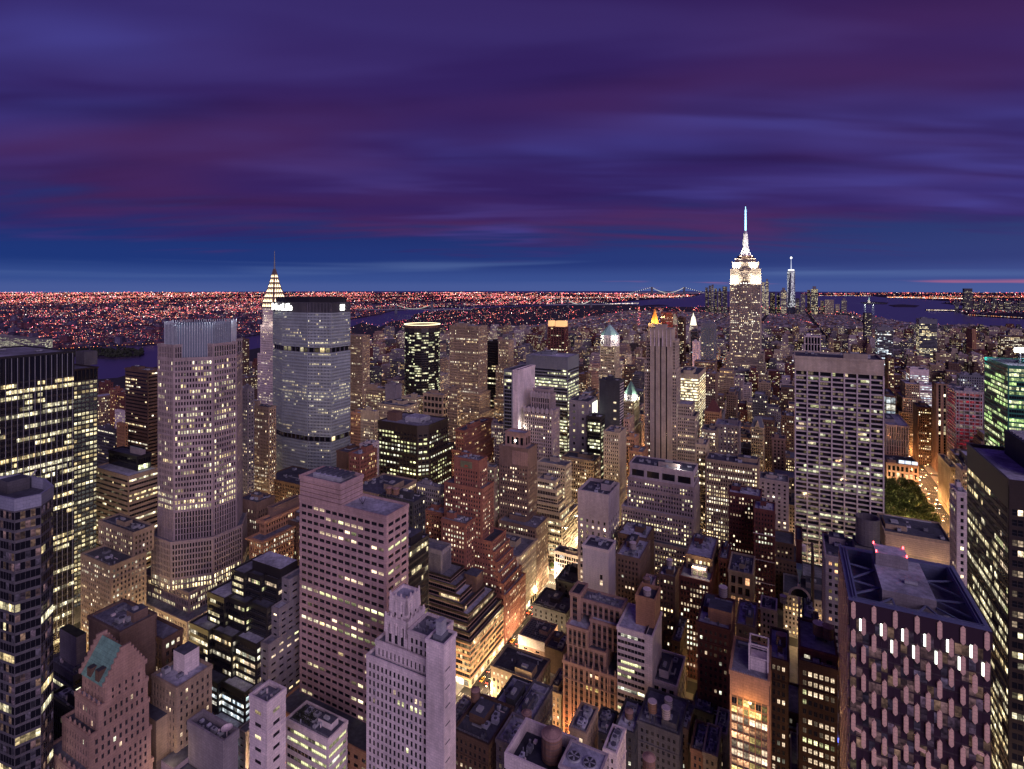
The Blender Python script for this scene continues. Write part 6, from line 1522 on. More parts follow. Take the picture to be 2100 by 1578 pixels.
# further towers that stand out
b = Q('twin_crown_tower', 'dark red tower with two glowing orange crown lanterns', 1123, 1158, 1165, 672, T(wm='dkred', core=DG, bw=6, wf=.7, hf=.6, p=.25, pal='office', pp=.8, sp=.1, gain=.9), d=1150, clut=0, fin=False)
f, z = b.f, b.h + 1.2; w = f[1] - f[0]
for (x0, x1) in ((f[0] + 1, f[0] + w * .24), (f[0] + w * .45, f[1] - 1)):
    m = MB(); m.box(x0, x1, f[2] + 1, f[3] - 1, z, z + 12, 0); b.part('crown_lantern', m, [emit('lantern_orange', (1, .52, .22), .75)])
b.done()
b = Building('gold_pyramid_tower', 'stone tower with glowing gold pyramid roof behind the slot tower', 'tower')
cx, cy = gp(1343, 1480); h = hz(664, 1480); b.tier(rpoly(cx - 14, cx + 14, cy - 14, cy + 14), 0, h, T(wm='lime', p=.3, pal='warm', bw=3))
m = MB(); m.cone(ngon(cx, cy, 11, 8), h + 1, (cx, cy, hz(632, 1480)), 0); b.part('gold_pyramid', m, [wall('gilded_tile', (.80, .36, .06), .5, .4, .1)]); rt = b.done()
for k in range(4): plight('floodlight', (cx + 24 * math.cos(k * 1.57 + .8), cy + 24 * math.sin(k * 1.57 + .8), h + 8), 42000, (1, .55, .2), 1, rt)
Q('red_light_tower', 'dark tower outlined in red light behind the slot tower', 1355, 1380, 1389, 642, T(wm='dkred', bw=2.4, wf=.9, hf=.4, pp=0, sp=.2, p=.6, pal='red', gain=.35, run=4), d=1550, clut=2)
Q('dark_window_tower', 'slim dark tower with lit edge right of the slot tower', 1390, 1403, 1407, 652, T(wm='umber', bw=2.8, p=.3, pal='warm'), d=1400, clut=1, dep=26)
b = Building('clock_tower', 'pale tower crowned by a brilliant white lantern', 'tower')
cx, cy = gp(1422, 1700); h = hz(668, 1700); b.tier(rpoly(cx - 11, cx + 11, cy - 11, cy + 11), 0, h, T(wm='lime', p=.25, pal='warm', bw=3)); m = MB(); m.frustum(ngon(cx, cy, 10, 8), h + 1, ngon(cx, cy, 5, 8), hz(650, 1700), 0); m.cone(ngon(cx, cy, 3, 8), hz(650, 1700), (cx, cy, hz(641, 1700)), 0); b.part('lantern', m, [emit('clock_lantern', (1, .90, .66), 1.1)]); b.done()
Q('blue_grid_tower', 'tall pale blue gridded tower with gold crown left of the tallest tower', 1437, 1465, 1469, 664, T(wm='steel', bw=5, wf=.6, hf=.5, fl=4.4, p=.12, pal='office', dim=.05, top=10, pp=.3), d=1180, clut=1)
Q('white_flank_block', 'thin tower with plain white flank left of the blue gridded tower', 1420, 1434, 1437, 702, T(wm='white', wf=.12, bw=5, p=.3), d=1080, clut=1, dep=14)
Q('red_roof_tower', 'teal glass tower with red-lit roof behind the thin white flank', 1416, 1430, 1436, 680, T(wm='steel', core=BG, bw=2.4, wf=.9, hf=.6, p=.08, pal='cool'), d=1300, clut=1, dep=24)
Q('colonnade_block', 'brown block with columned top below the blue gridded tower', 1424, 1466, 1472, 745, T(wm='brown', bw=2.6, p=.3, pal='warm', pp=.4), d=930, clut=3, dep=30)
Q('brown_mid_tower', 'brown tower with red-lit side between curved office and tallest tower', 1446, 1468, 1474, 768, T(wm='brown', bw=3, p=.28, pal='warm'), d=860, clut=2, dep=24)
Q('white_frame_tower', 'dark tower with bold white frame crown behind the white-gridded slab', 1640, 1650, 1683, 690, T(wm='white', core=DG, bw=5, wf=.8, hf=.9, fl=14, pp=1.0, sp=.1, p=.1), d=1050, clut=2, dep=34)
Q('red_topped_tower', 'glass tower with red aviation lights before the wide river', 1879, 1885, 1922, 655, T(wm='steel', core=DG, bw=3, wf=.85, hf=.6, p=.5, run=3, pal='office', pp=.1, top=12), d=1480, clut=2, dep=40)
Q('white_band_tower', 'blue glass tower with white top band behind the white-gridded slab', 1795, 1799, 1832, 671, T(wm='steel', core=BG, bw=3, wf=.9, hf=.6, p=.3, pal='cool', run=2, pp=.1, top=8), d=1280, clut=1)
Q('lit_window_tower', 'tower of bright scattered windows beside the white-band tower', 1815, 1821, 1834, 735, T(wm='umber', bw=3, wf=.5, p=.5, pal='office', gain=1.2), d=980, clut=2)
Q('modern_white_block', 'white modern block with bright floors and blue plant roof', 1858, 1866, 1905, 758, T(wm='white', bw=2.4, wf=.93, hf=.45, p=.75, full=.5, run=8, pal='cool', pp=.03, sp=.2, top=9), d=960, clut=2)
Q('modern_white_block', 'lower white terraces right of the white modern block', 1880, 1886, 1912, 790, T(wm='white', bw=2.4, wf=.93, hf=.45, p=.7, run=8, pal='cool', pp=.03, sp=.2), d=900, clut=2)
Q('thin_red_tip_tower', 'thin dark tower with red tip lights before the harbour', 1770, 1773, 1788, 643, T(wm='dkgrey', bw=3, p=.25, pal='office'), d=1950, clut=0)
Q('long_lit_block', 'long low block with rows of lit windows near the right edge', 2046, 2052, 2120, 690, T(wm='umber', bw=4, wf=.7, hf=.5, p=.6, pal='warm', gain=1.1), d=1500, clut=3)
Q('brown_pair_block', 'brown slab with orange-lit side in front of the wide river', 1982, 1994, 2002, 676, T(wm='orange', wf=.3, bw=4, p=.05), d=1700, clut=0)
Q('blue_lit_roof_block', 'low roofscape block with blue-lit plant left of the green tower', 1962, 1968, 2018, 770, T(wm='steel', p=.25, pal='cool', roof=ROOFL), d=800, clut=8)
Q('billboard_block', 'block carrying a bright pink and white billboard beside the white-gridded slab', 1803, 1816, 1838, 812, T(wm='umber', bw=6, wf=.85, hf=.85, fl=11, p=1, full=1, pal='cool', gain=.7), d=850, clut=2)
# left distance
Q('river_apartment', 'dark apartment tower by the river behind the granite octagon', 484, 500, 511, 697, T(wm='umber', bw=3, p=.3, pal='warm'), d=1250, clut=1)
Q('hospital_slab', 'long brick housing slab on the near bank left of the banded tower', 203, 222, 232, 787, T(wm='dkred', bw=3.4, p=.25, pal='amber'), d=980, clut=1)
Q('red_lit_block', 'orange-lit low block on the near bank left of the banded tower', 226, 240, 252, 800, T(wm='red', bw=3.4, p=.3, pal='amber'), d=900, clut=1)
Q('red_lit_block', 'red brick block above the white low house near the river', 238, 256, 262, 812, T(wm='dkred', bw=3.2, p=.25, pal='amber'), d=830, clut=1)
Q('white_low_house', 'small white block with dotted windows left of the banded tower', 236, 254, 260, 845, T(wm='white', bw=2.6, p=.4, pal='office'), d=760, clut=1)
Q('grey_band_block', 'grey banded block between the black slab and the brown banded office', 196, 236, 244, 885, T(wm='dkgrey', bw=1.8, wf=.93, hf=.4, p=.2, run=4, pal='warm'), d=620, clut=2)
Q('tan_narrow_block', 'tan narrow building right of the grey banded block', 240, 256, 262, 872, T(wm='orange', bw=2.6, p=.06), d=600, clut=1)
Q('lit_slab_far', 'wide low lit building above the broad black slab at the left edge', -20, 92, 108, 697, T(wm='grey', bw=3, wf=.9, hf=.4, p=.7, run=6, pal='green', gain=.7), d=1900, clut=2)
# ---------------------------------------------------------------- low roofs at the bottom of the picture
b = Q('corner_loft', 'tan corner loft with eight lit windows beside the bright avenue crossing', 1007, 1098, 1122, 1402, T(wm='tan', bw=3.6, wf=.42, hf=.5, fl=4, p=.42, pal='office', gain=1.3, ind=True, roof=ROOFD), Y=297, clut=4, dep=22)
b = Q('white_parapet_block', 'low pinkish block with white upper wall and steel roof grid', 1064, 1117, 1122, 1322, T(wm='rose', bw=9, wf=.3, hf=.3, p=.1, roof=ROOFD, ind=True), Y=338, clut=3, dep=22, fin=False)
f = b.f; m = MB()
for k in range(9): m.box(f[0] + .5, f[1] - .5, f[2] + 1 + k * 2.2, f[2] + 1.2 + k * 2.2, b.h + .7, b.h + .9, 0, None, True); m.box(f[0] + 1 + k * (f[1] - f[0] - 2) / 9, f[0] + 1.2 + k * (f[1] - f[0] - 2) / 9, f[2] + 1, f[3] - 1, b.h + .95, b.h + 1.1, 0, None, True)
b.part('roof_grid', m, [W_('steel')]); m = MB(); m.box(f[0] - .15, f[1] + .15, f[2] - .5, f[2] - .2, b.h - 5, b.h + 1.3, 0); b.part('white_upper_wall', m, [W_('white')]); b.done()
Q('brown_brick_house', 'plain brown brick house right of the steel roof grid', 1118, 1153, 1158, 1340, T(wm='brown', wf=0, roof=ROOFD), Y=336, clut=4, dep=18)
Q('cream_small_house', 'small cream house with lit windows squeezed left of the gothic loft', 1122, 1151, 1153, 1428, T(wm='cream', bw=3, wf=.4, p=.5, pal='warm', ind=True), Y=297, dep=20, clut=3)
Q('dark_low_roof', 'black low roof with bulkhead just above the steel roof grid', 1092, 1160, 1165, 1262, T(wm='slate', wf=.3, bw=4, p=.12, roof=ROOFD), Y=378, clut=5, dep=26)
Q('dark_low_roof', 'dark low building with two dim lights left of the tiled tower', 1140, 1196, 1200, 1205, T(wm='slate', bw=5, wf=.3, p=.12, roof=ROOFD), Y=400, clut=4, dep=26)
low = [
 ('slate_roof_house', 'dark slate-roofed house in front of the corner loft', 1003, 1052, 1060, 1478, 'slate', 262, 26, .06),
 ('slate_roof_house', 'house with lilac lean-to roof below the corner loft', 1052, 1092, 1100, 1482, 'dkgrey', 258, 24, .05),
 ('small_tank_house', 'grey-white house with small tan roof tank by the crossing', 955, 990, 1000, 1494, 'conc', 262, 18, .06),
 ('dark_shed_roof', 'dark flat roof with skylight hatch left of the white tank enclosure', 930, 1002, 1030, 1532, 'umber', 238, 24, .12),
 ('lilac_strip_roof', 'long lilac metal roof left of the white tank enclosure', 1018, 1078, 1086, 1545, 'grey', 232, 16, .05),
 ('brown_cube_house', 'brown cube house with dark roof below the gothic loft', 1168, 1202, 1212, 1509, 'tan', 238, 16, .04),
 ('dark_gable_roof', 'black roofed house with round tank base right of the brown cube', 1214, 1246, 1262, 1512, 'slate', 262, 16, .05),
 ('black_wedge_roof', 'black wedge roof with round hatch below the ribbon block', 1262, 1300, 1308, 1508, 'slate', 258, 20, .05),
 ('white_dormer_house', 'small white house with black roof near the bottom edge', 1238, 1264, 1275, 1550, 'white', 228, 14, .03),
 ('blue_window_loft', 'dark blue-grey loft with wide windows under three white tanks', 1308, 1392, 1412, 1512, 'dkgrey', 254, 24, .05),
 ('brick_terrace', 'orange-lit brick terrace house at the bottom centre', 1417, 1444, 1446, 1548, 'orange', 250, 18, .30),
 ('cream_terrace', 'cream terrace house with square windows at the bottom', 1442, 1470, 1474, 1556, 'cream', 246, 18, .15),
 ('tan_roof_shed', 'tan sheet-roofed shed left of the amber block', 1466, 1490, 1495, 1510, 'conc', 262, 16, .02),
 ('black_lane_block', 'black shadowed block below the roof terrace', 1418, 1462, 1470, 1470, 'slate', 275, 14, .08),
 ('brown_party_wall', 'brown party-wall house right of the blue-grey loft', 1392, 1410, 1416, 1500, 'brown', 262, 20, .02),
 ('bulkhead_cluster_house', 'house with lilac gravel roof and planted terrace above the amber block', 1510, 1548, 1560, 1292, 'brown', 300, 26, .15),
 ('narrow_white_shaft', 'white shaft with bright lit edge right of the planted terrace', 1560, 1592, 1598, 1256, 'white', 330, 14, .05),
 ('dark_tank_house', 'dark house with roof tank behind the white gravel roof', 1596, 1648, 1666, 1268, 'slate', 318, 24, .06),
 ('dark_tank_house', 'dark plum house with long parapet below the drum hotel', 1612, 1672, 1680, 1300, 'umber', 290, 20, .05),
 ('rear_tenement', 'dark tenement with lilac roof left of the red brick tower', 1378, 1394, 1400, 1320, 'umber', 330, 26, .08),
 ('plant_roof_block', 'brown block crowded with white roof pipes right of the tiled tower', 1264, 1312, 1330, 1150, 'brown', 372, 30, .1),
 ('plant_roof_block', 'plain brown block with bulkhead above the pipe-crowded roof', 1268, 1326, 1336, 1108, 'umber', 400, 24, .1),
 ('tan_rear_block', 'pink-walled block with teal tarpaulin beside the white pyramid', 1312, 1332, 1342, 1216, 'pink', 345, 20, .06),
 ('white_slab_annex', 'low pale annex hard against the blank shaft of the pale deco tower', 905, 928, 950, 1500, 'conc', 252, 20, .04),
]
for nm, lab, xl, xc, xr, yt, wm, d, dep, p in low:
    Q(nm, lab, xl, xc, xr, yt, T(wm=wm, bw=3.2, wf=.45, hf=.5, fl=3.6, p=p, pal='amber' if wm == 'orange' else 'warm', roof=random.Random(lab).choice([ROOFD, ROOFL, ROOFG, ROOFL]), gain=1.0, ind=True), d=d, dep=dep, clut=8, big=(dep > 20))
# white roof enclosure round the big rust tank
b = Building('tank_enclosure_block', 'white-parapet roof enclosing a big rust-brown tank at the bottom', LB)
q = gp(1122, 205); hz_ = hz(1560, 205)
fe = (q[0] - 13, q[0] + 9, q[1] - 9, q[1] + 9)
b.tier(rpoly(*fe), 0, hz_, T(wm='white', wf=0, par=5, roof=ROOFD)); b.clutter(fe[0] + 1, fe[0] + 9, fe[2] + 1, fe[3] - 2, hz_, 2, False); b.done()
BIG = (q[0] + 1.5, q[1] + 1, hz_)
b = Building('fan_roof_block', 'flat grey roof with two large cooling fans at the bottom edge', LB)
q = gp(1190, 196); h_ = hz(1562, 196); b.tier(rpoly(q[0] - 6, q[0] + 8, q[1] - 5, q[1] + 7), 0, h_, T(wm='conc', wf=0, par=.4, roof=ROOFL))
for k in range(2):
    cx, cy = q[0] - 2.6 + k * 6, q[1] + .5; m = MB(); m.prism(ngon(cx, cy, 2.5, 16), h_ + .05, h_ + .7, 0); m.prism(ngon(cx, cy, 2.2, 16), h_ + .72, h_ + .76, 1)
    for s in range(5):
        a = s * 2 * math.pi / 5; m.face([(cx + .3 * math.cos(a - .6), cy + .3 * math.sin(a - .6), h_ + .85), (cx + 2.1 * math.cos(a - .2), cy + 2.1 * math.sin(a - .2), h_ + .9), (cx + 2.1 * math.cos(a + .2), cy + 2.1 * math.sin(a + .2), h_ + .85), (cx + .3 * math.cos(a + .6), cy + .3 * math.sin(a + .6), h_ + .85)], 0)
    b.part('cooling_fan', m, [METAL, W_('slate')])
b.done()
# round roof tanks: separate things with tank, roof and legs
def tank(x, y, z, r, h, label, wood=True, leg=2.2, cone=True):
    rt = root('water_tank', (x, y, z), label, 'water tank', 'rooftop water tanks')
    m = MB(); m.prism(ngon(0, 0, r, 14), leg, leg + h, 0)
    for k in range(4): m.prism(ngon(0, 0, r + .06, 14), leg + h * (k + .5) / 4, leg + h * (k + .5) / 4 + .12, 1, top=True)
    obj('tank', m.mesh('tank', [RUST if wood else W_('conc'), W_('dkgrey')]), rt)
    m = MB()
    if cone: m.cone(ngon(0, 0, r + .2, 14), leg + h + .02, (0, 0, leg + h + r * .45), 0)
    else: m.prism(ngon(0, 0, r + .1, 14), leg + h + .02, leg + h + .2, 0)
    obj('tank_roof', m.mesh('tank_roof', [wall('tank_cap', (.34, .22, .19), .8, .2, .2) if wood and cone else W_('white')]), rt)
    for k in range(4):
        a = k * math.pi / 2 + .78; m = MB(); m.bar((r * .75 * math.cos(a), r * .75 * math.sin(a), 0), (r * .75 * math.cos(a), r * .75 * math.sin(a), leg), .16, 0, 4); obj('leg', m.mesh('leg', [W_('dkgrey')]), rt)
tank(*BIG, 3.9, 9.0, 'big rust-brown round tank inside the white roof enclosure', True, 1.0)
def tk(px, py, d, r, h, label, wood=True, cone=True):
    """tank whose top centre shows at (px, py)"""
    x, y = gp(px, d); zt = hz(py, d); best = 0
    for (x0, x1, y0, y1), hh in ROOFS:
        if x0 <= x <= x1 and y0 <= y <= y1: best = max(best, hh)
    leg = 2.2; z = zt - leg - h
    if best and best > z: z = best
    elif best: leg = min(6, leg + z - best); z = best
    tank(x, y, z, r, h, label, wood, leg, cone)

tk(1338, 1437, 262, 2.1, 4.6, 'white-topped tan tank, leftmost of the three on the blue-grey loft', True, False)
tk(1371, 1434, 268, 1.9, 4.2, 'white-topped tank at the back of the three on the blue-grey loft', False, False)
tk(1366, 1452, 256, 2.0, 4.4, 'white-topped dark tank at the front of the three on the blue-grey loft', False, False)
tk(1331, 1553, 222, 2.6, 6, 'orange-pink tank with low cone cap at the bottom centre', True)
tk(1483, 1241, 306, 2.3, 5, 'white-capped tank on the tan tank house of the roof terrace', False, False)
tk(1327, 1247, 302, 2.2, 3, 'white-capped tank in the top of the tan stair tower', False, False)
tk(975, 1462, 262, 2.2, 5, 'small tan tank on the grey-white house by the crossing', True)
tk(1080, 1462, 252, 2.3, 5.5, 'dark slatted tank with cone cap below the corner loft', True)
tk(1679, 1298, 240, 2.3, 5, 'pale-capped wooden tank left of a pair above the red-topped loft', True, False)
tk(1697, 1302, 238, 2.4, 5, 'brown wooden tank right of a pair above the red-topped loft', True)
tk(1606, 1222, 330, 1.8, 4, 'slim dark tank behind the white shaft', False)
tk(1602, 1310, 248, 2.0, 5, 'dark tank with cone cap on the white gravel roof', True)
tk(1646, 1118, 425, 2.4, 4.5, 'round tank on the plain dark red block', False)
tk(1298, 1118, 385, 2.4, 4, 'white-capped dark tank on the pipe-crowded roof', False, False)
tk(1373, 1148, 366, 2.1, 4, 'white-capped tank on the near-black brick tower', False, False)
tk(1326, 1186, 348, 2.2, 5, 'dark open tank beside the white pyramid', True)
tk(798, 1000, 392, 2.5, 4, 'left of two dark tanks on the near-black block', True)
tk(812, 1002, 390, 2.5, 4, 'right of two dark tanks on the near-black block', True)
tk(1290, 1503, 266, 2.0, 3, 'round brown hatch tank on the black wedge roof', True)

# ---------------------------------------------------------------- the rest of the city
rc = random.Random(2024)
def free(x0, x1, y0, y1):
    for a, b_, c, d in FOOT:
        if x0 < b_ and x1 > a and y0 < d and y1 > c: return False
    return True
def proj(x, y, z):
    d = _F[0] * x + _F[1] * y; s = _Rt[0] * x + _Rt[1] * y
    return CX + s / d * FPX, HY + (CAMH - z) / d * FPX, d
CWALLS = ['brown', 'umber', 'tan', 'dkred', 'grey', 'dkgrey', 'lilac', 'conc', 'rose', 'lime']
STUFF = MB(); STUFFW = MB(); SM = [W_(k) for k in CWALLS] + [ROOFD, ROOFG, ROOFL]
cands = []
avx = [-1500, -1330, -1150, -960, -770, -622, -478, -322, -178, 160, 470, 780, 1090, 1400, 1700, 2000]
for k in range(0, 66):
    ya, yb = STREET0 + k * PITCH + 9, STREET0 + (k + 1) * PITCH - 9
    for i in range(len(avx) - 1):
        xa, xb = avx[i] + 15, avx[i + 1] - 15
        for half in (0, 1):
            y0, y1 = (ya, (ya + yb) / 2 - 1) if half == 0 else ((ya + yb) / 2 + 1, yb)
            x = xa
            while x < xb - 8:
                w = rc.uniform(12, 34) if k < 30 else rc.uniform(16, 46)
                w = min(w, xb - x)
                if w < 7: break
                x0, x1 = x + .1, x + w - .1; x += w
                cx, cy = (x0 + x1) / 2, (y0 + y1) / 2
                d = _F[0] * cx + _F[1] * cy
                if d < 60: continue
                px_, py_, _ = proj(cx, cy, 30)
                if px_ < -160 or px_ > 2260 or py_ > 1700: continue
                if not inside((cx, cy), POLY_MH): continue
                if not free(x0, x1, y0, y1): continue
                # Bryant park stays open
                if 30 < cx < 150 and 606 < cy < 860: continue
                if cy < 620: h = rc.choice((16, 20, 26, 32, 38, 45)) * rc.uniform(.8, 1.2)
                elif cy < 1300: h = rc.choice((24, 34, 42, 50, 58, 70, 85)) * rc.uniform(.8, 1.15)
                elif cy < 2500: h = rc.choice((16, 20, 26, 32, 44, 55, 75)) * rc.uniform(.8, 1.2)
                else: h = rc.choice((12, 15, 18, 22, 30, 48)) * rc.uniform(.8, 1.2)
                if cx < -640 and cy < 2200: h = rc.choice((14, 18, 24, 34, 50, 80)) * rc.uniform(.8, 1.2)
                if cx > 170 and cy < 800: h = rc.choice((30, 45, 60, 80))
                if cy > 4000: h = rc.choice((25, 35, 50, 70, 95))
                if 130 < px_ < 335 and d > 650: h = max(6, min(h, CAMH - (rc.uniform(792, 830) - HY) * d / FPX))
                if 475 < px_ < 560 and d > 800: h = max(6, min(h, CAMH - (rc.uniform(728, 770) - HY) * d / FPX))
                # nothing new may climb over the skyline as it stands
                pt_ = proj(cx, cy, h)[1]
                if d > 900 and pt_ < 668: h = max(9, CAMH - (rc.uniform(668, 690) - HY) * d / FPX)
                if d > 2400: h = max(8, min(h, CAMH - (rc.uniform(628, 650) - HY) * d / FPX))
                if d < 330: h = min(h, 22)
                a_, b2, _ = proj(x0, y0, h); 
                cands.append((d, x0, x1, y0, y1, h))
cands.sort()
def wallwin(mbw, mbg, x0, x1, y0, y1, h, st, r, mi, roofi):
    mbw.prism(rpoly(x0, x1, y0, y1), 0, h, mi, roofi)
GFILL = 'ordinary blocks filling the streets between the towers'
nind = 0; FILL = []
cpal = PAL['city']
def cell_windows(mb, x0, x1, y0, y1, h, r, p, bw, fl, gain):
    cx, cy = (x0 + x1) / 2, (y0 + y1) / 2
    faces = [((x0, y0), (x1, y0), (0, -1))]
    if cx < 0: faces.append(((x1, y0), (x1, y1), (1, 0)))
    else: faces.append(((x0, y1), (x0, y0), (-1, 0)))
    for a, b_, n in faces:
        L = math.hypot(b_[0] - a[0], b_[1] - a[1]); nb = max(1, int(L / bw)); nf = max(1, int((h - 3) / fl))
        ux, uy = (b_[0] - a[0]) / L, (b_[1] - a[1]) / L; w = L / nb
        for k in range(nf):
            pf = p * r.choice((.3, .7, 1, 1.6, 2.4))
            for i in range(nb):
                if r.random() > pf: continue
                c = r.choice(cpal); g = gain * r.choice((.4, .8, 1.2, 1.8)); u = (i + .5) * w; z = 2.5 + k * fl
                s_ = w * .28
                mb.face([(a[0] + ux * (u - s_) + n[0] * .08, a[1] + uy * (u - s_) + n[1] * .08, z), (a[0] + ux * (u + s_) + n[0] * .08, a[1] + uy * (u + s_) + n[1] * .08, z),
                         (a[0] + ux * (u + s_) + n[0] * .08, a[1] + uy * (u + s_) + n[1] * .08, z + fl * .5), (a[0] + ux * (u - s_) + n[0] * .08, a[1] + uy * (u - s_) + n[1] * .08, z + fl * .5)],
                        0, (c[0] * g, c[1] * g, c[2] * g, 1), ((0, 0), (1, 0), (1, .99), (0, .99)))
VIS_MODE = False
KEEP = set([0,3,15,20,24,65,83,97,106,116,128,172,188,208,219,261,266,274,277,321,364,372,385,386,403,409,441,449,461,499,507,514,516,528,546,585,590,603,620,641,642,659,667,669,677,683,703,730,761,784,792,817,873,888,944,946,990,997,999,1032,1041,1047,1064,1082,1105,1106,1113,1115,1136,1137,1160,1185,1190,1199,1201,1215,1225,1242,1255,1269,1270,1316,1322,1326,1327,1341,1384,1393,1401,1418,1429,1437,1446,1453,1462,1477,1479,1485,1493,1506,1515,1534,1549,1581,1589,1597,1604,1639,1644,1656,1718,1759,1760,1763,1776,1789,1799,1807,1874,1875,1880,1888,1919,1938,1941,1944,1954,1957,1979,1983,2023,2034,2040,2061,2063,2069,2071,2105,2110,2135,2145,2171,2172,2175,2179,2229,2231,2241,2258,2273,2285,2292,2294,2312,2313,2337,2343,2355,2360,2390,2396,2418,2421,2429,2431,2433,2443,2447,2468,2470,2473,2480,2492,2552,2558,2568,2569,2580,2608,2625,2626,2661,2669,2712,2727,2778,2789,2804,2814,2819,2905,2916,2917,2920,2929,2932,2971,2975,2976,3016,3029,3042,3066,3068,3084,3104,3114,3127,3135,3137,3167,3186,3227,3247,3263,3331,3335,3351,3377,3400,3447,3516,3549,3571,3586,3597,3742,3743,3755,3852,3862,3943,3945,3971,3983,3992,4048,4060,4094,4099,4122,4127,4131,4132,4146,4177,4193,4203,4276,4280,4314,4361,4377,4388,4480,4504,4518,4533,4560,4603,4628,4629,4635,4661,4682,4746,4750,4772,4794,4798,4834,4866,4937,4942,4946,4977,5042,5052,5083,5138,5169,5199,5477,5649,5702])
for ci, (d, x0, x1, y0, y1, h) in enumerate(cands):
    wm = rc.choice(CWALLS)
    if VIS_MODE:
        q = MB(); q.prism(rpoly(x0, x1, y0, y1), 0, h, 0); o = obj('cand_%d' % ci, q.mesh('cand', [LANDM])); continue
    if ci in KEEP:
        nind += 1
        b = Building('street_block', 'ordinary masonry block filling the street front between taller towers', LB, GFILL)
        st = T(wm=wm, bw=rc.choice((2.6, 3.0, 3.4)), wf=.45, hf=.5, fl=3.6, p=rc.choice((.12, .25, .4)), full=.06, pal=rc.choice(('warm', 'warm', 'office', 'amber')), gain=1.1, pp=.15, sp=.12)
        b.tier(rpoly(x0, x1, y0, y1), 0, h, st)
        if rc.random() < .5 and x1 - x0 > 12: b.tier(rpoly(x0 + 3, x1 - 3, y0 + 4, y1 - 2), h, h + rc.uniform(4, 12), st)
        else: b.clutter(x0, x1, y0, y1, h, 2)
        b.done(); b.wmn = wm; b.px = (*proj((x0 + x1) / 2, y0, h), h); FILL.append(b)
    else:
        mi = CWALLS.index(wm)
        STUFF.prism(rpoly(x0, x1, y0, y1), 0, h, mi, len(CWALLS) + rc.randint(0, 2))
        if rc.random() < .55:
            a, c = rc.uniform(.15, .5), rc.uniform(.15, .5); hh = rc.uniform(2.5, 7)
            STUFF.box(x0 + (x1 - x0) * a, x0 + (x1 - x0) * (a + .35), y0 + (y1 - y0) * c, y0 + (y1 - y0) * (c + .4), h + .02, h + hh, mi)
        sc = 1 if d < 2200 else 1.7 if d < 3800 else 2.6
        cell_windows(STUFFW, x0, x1, y0, y1, h, rc, .22 / sc ** .5, 2.7 * sc, 3.4 * sc, 1.7)
rt = root('city_blocks', (0, 0, 0), 'dense mass of lower city blocks stretching down the island', 'city blocks'); rt['kind'] = 'stuff'
tag(obj('walls', STUFF.mesh('city_walls', SM), rt), kind='stuff'); tag(obj('windows', STUFFW.mesh('city_windows', [WIN]), rt), kind='stuff')

# say which one each of these blocks is: its colour and build, and the landmark it stands next to
from collections import Counter
_nc = Counter(l[0] for l in LMARK); _used = set()
CW = {'brown': 'brown', 'umber': 'dark brown', 'tan': 'tan', 'dkred': 'dark red', 'grey': 'grey', 'dkgrey': 'charcoal', 'lilac': 'lilac-grey', 'conc': 'pale grey', 'rose': 'rose-brown', 'lime': 'pale stone'}
_lm = [l for l in LMARK if _nc[l[0]] == 1 and not l[0].startswith('street_block')]
for b in FILL:
    x, y = b.px[0], b.px[1]; w = b.fp[1][0] - b.fp[0][0]; hh = b.px[3]
    size = ('tall ' if hh > 55 else 'low ' if hh < 22 else '') + ('broad' if w > 26 else 'narrow' if w < 15 else 'mid-sized')
    done = False
    for l in sorted(_lm, key=lambda l: math.hypot(l[1] - x, (l[2] - y) * 1.3))[:9]:
        dx, dy = x - l[1], y - l[2]
        rel = ('right of' if dx > 0 else 'left of') if abs(dx) > abs(dy) else ('behind' if dy < 0 else 'in front of')
        lab = CW[b.wmn] + ' ' + size + ' block ' + ('close ' if math.hypot(dx, dy) < 45 and rel[0] in 'rl' else '') + rel + ' the ' + l[0].replace('_', ' ')
        if lab not in _used: _used.add(lab); b.root['label'] = lab; done = True; break

# lower Manhattan: the far cluster of towers, each its own
GD = 'towers at the tip of the island'
far = [(1446, 1452, 590), (1453, 1459, 586), (1459, 1464, 584), (1465, 1471, 592), (1472, 1480, 597), (1481, 1492, 588), (1562, 1569, 579), (1569, 1577, 578), (1578, 1590, 600), (1592, 1600, 606), (1600, 1614, 596), (1631, 1640, 612),
       (1641, 1652, 604), (1655, 1662, 595), (1662, 1678, 593), (1682, 1690, 617), (1690, 1711, 615), (1713, 1722, 624), (1725, 1737, 617), (1500, 1512, 600), (1540, 1556, 604)]
lab_far = {1562: 'bright slim far tower just right of the floodlit skyscraper', 1569: 'bright slim far tower with red tip right of its pale twin', 1600: 'bright broad far block left of the tapered glass tower', 1662: 'bright flat-topped far block right of the tapered glass tower'}
ORD = 'first second third fourth fifth sixth seventh eighth ninth tenth eleventh twelfth thirteenth fourteenth fifteenth sixteenth seventeenth eighteenth nineteenth twentieth twenty-first twenty-second twenty-third'.split()
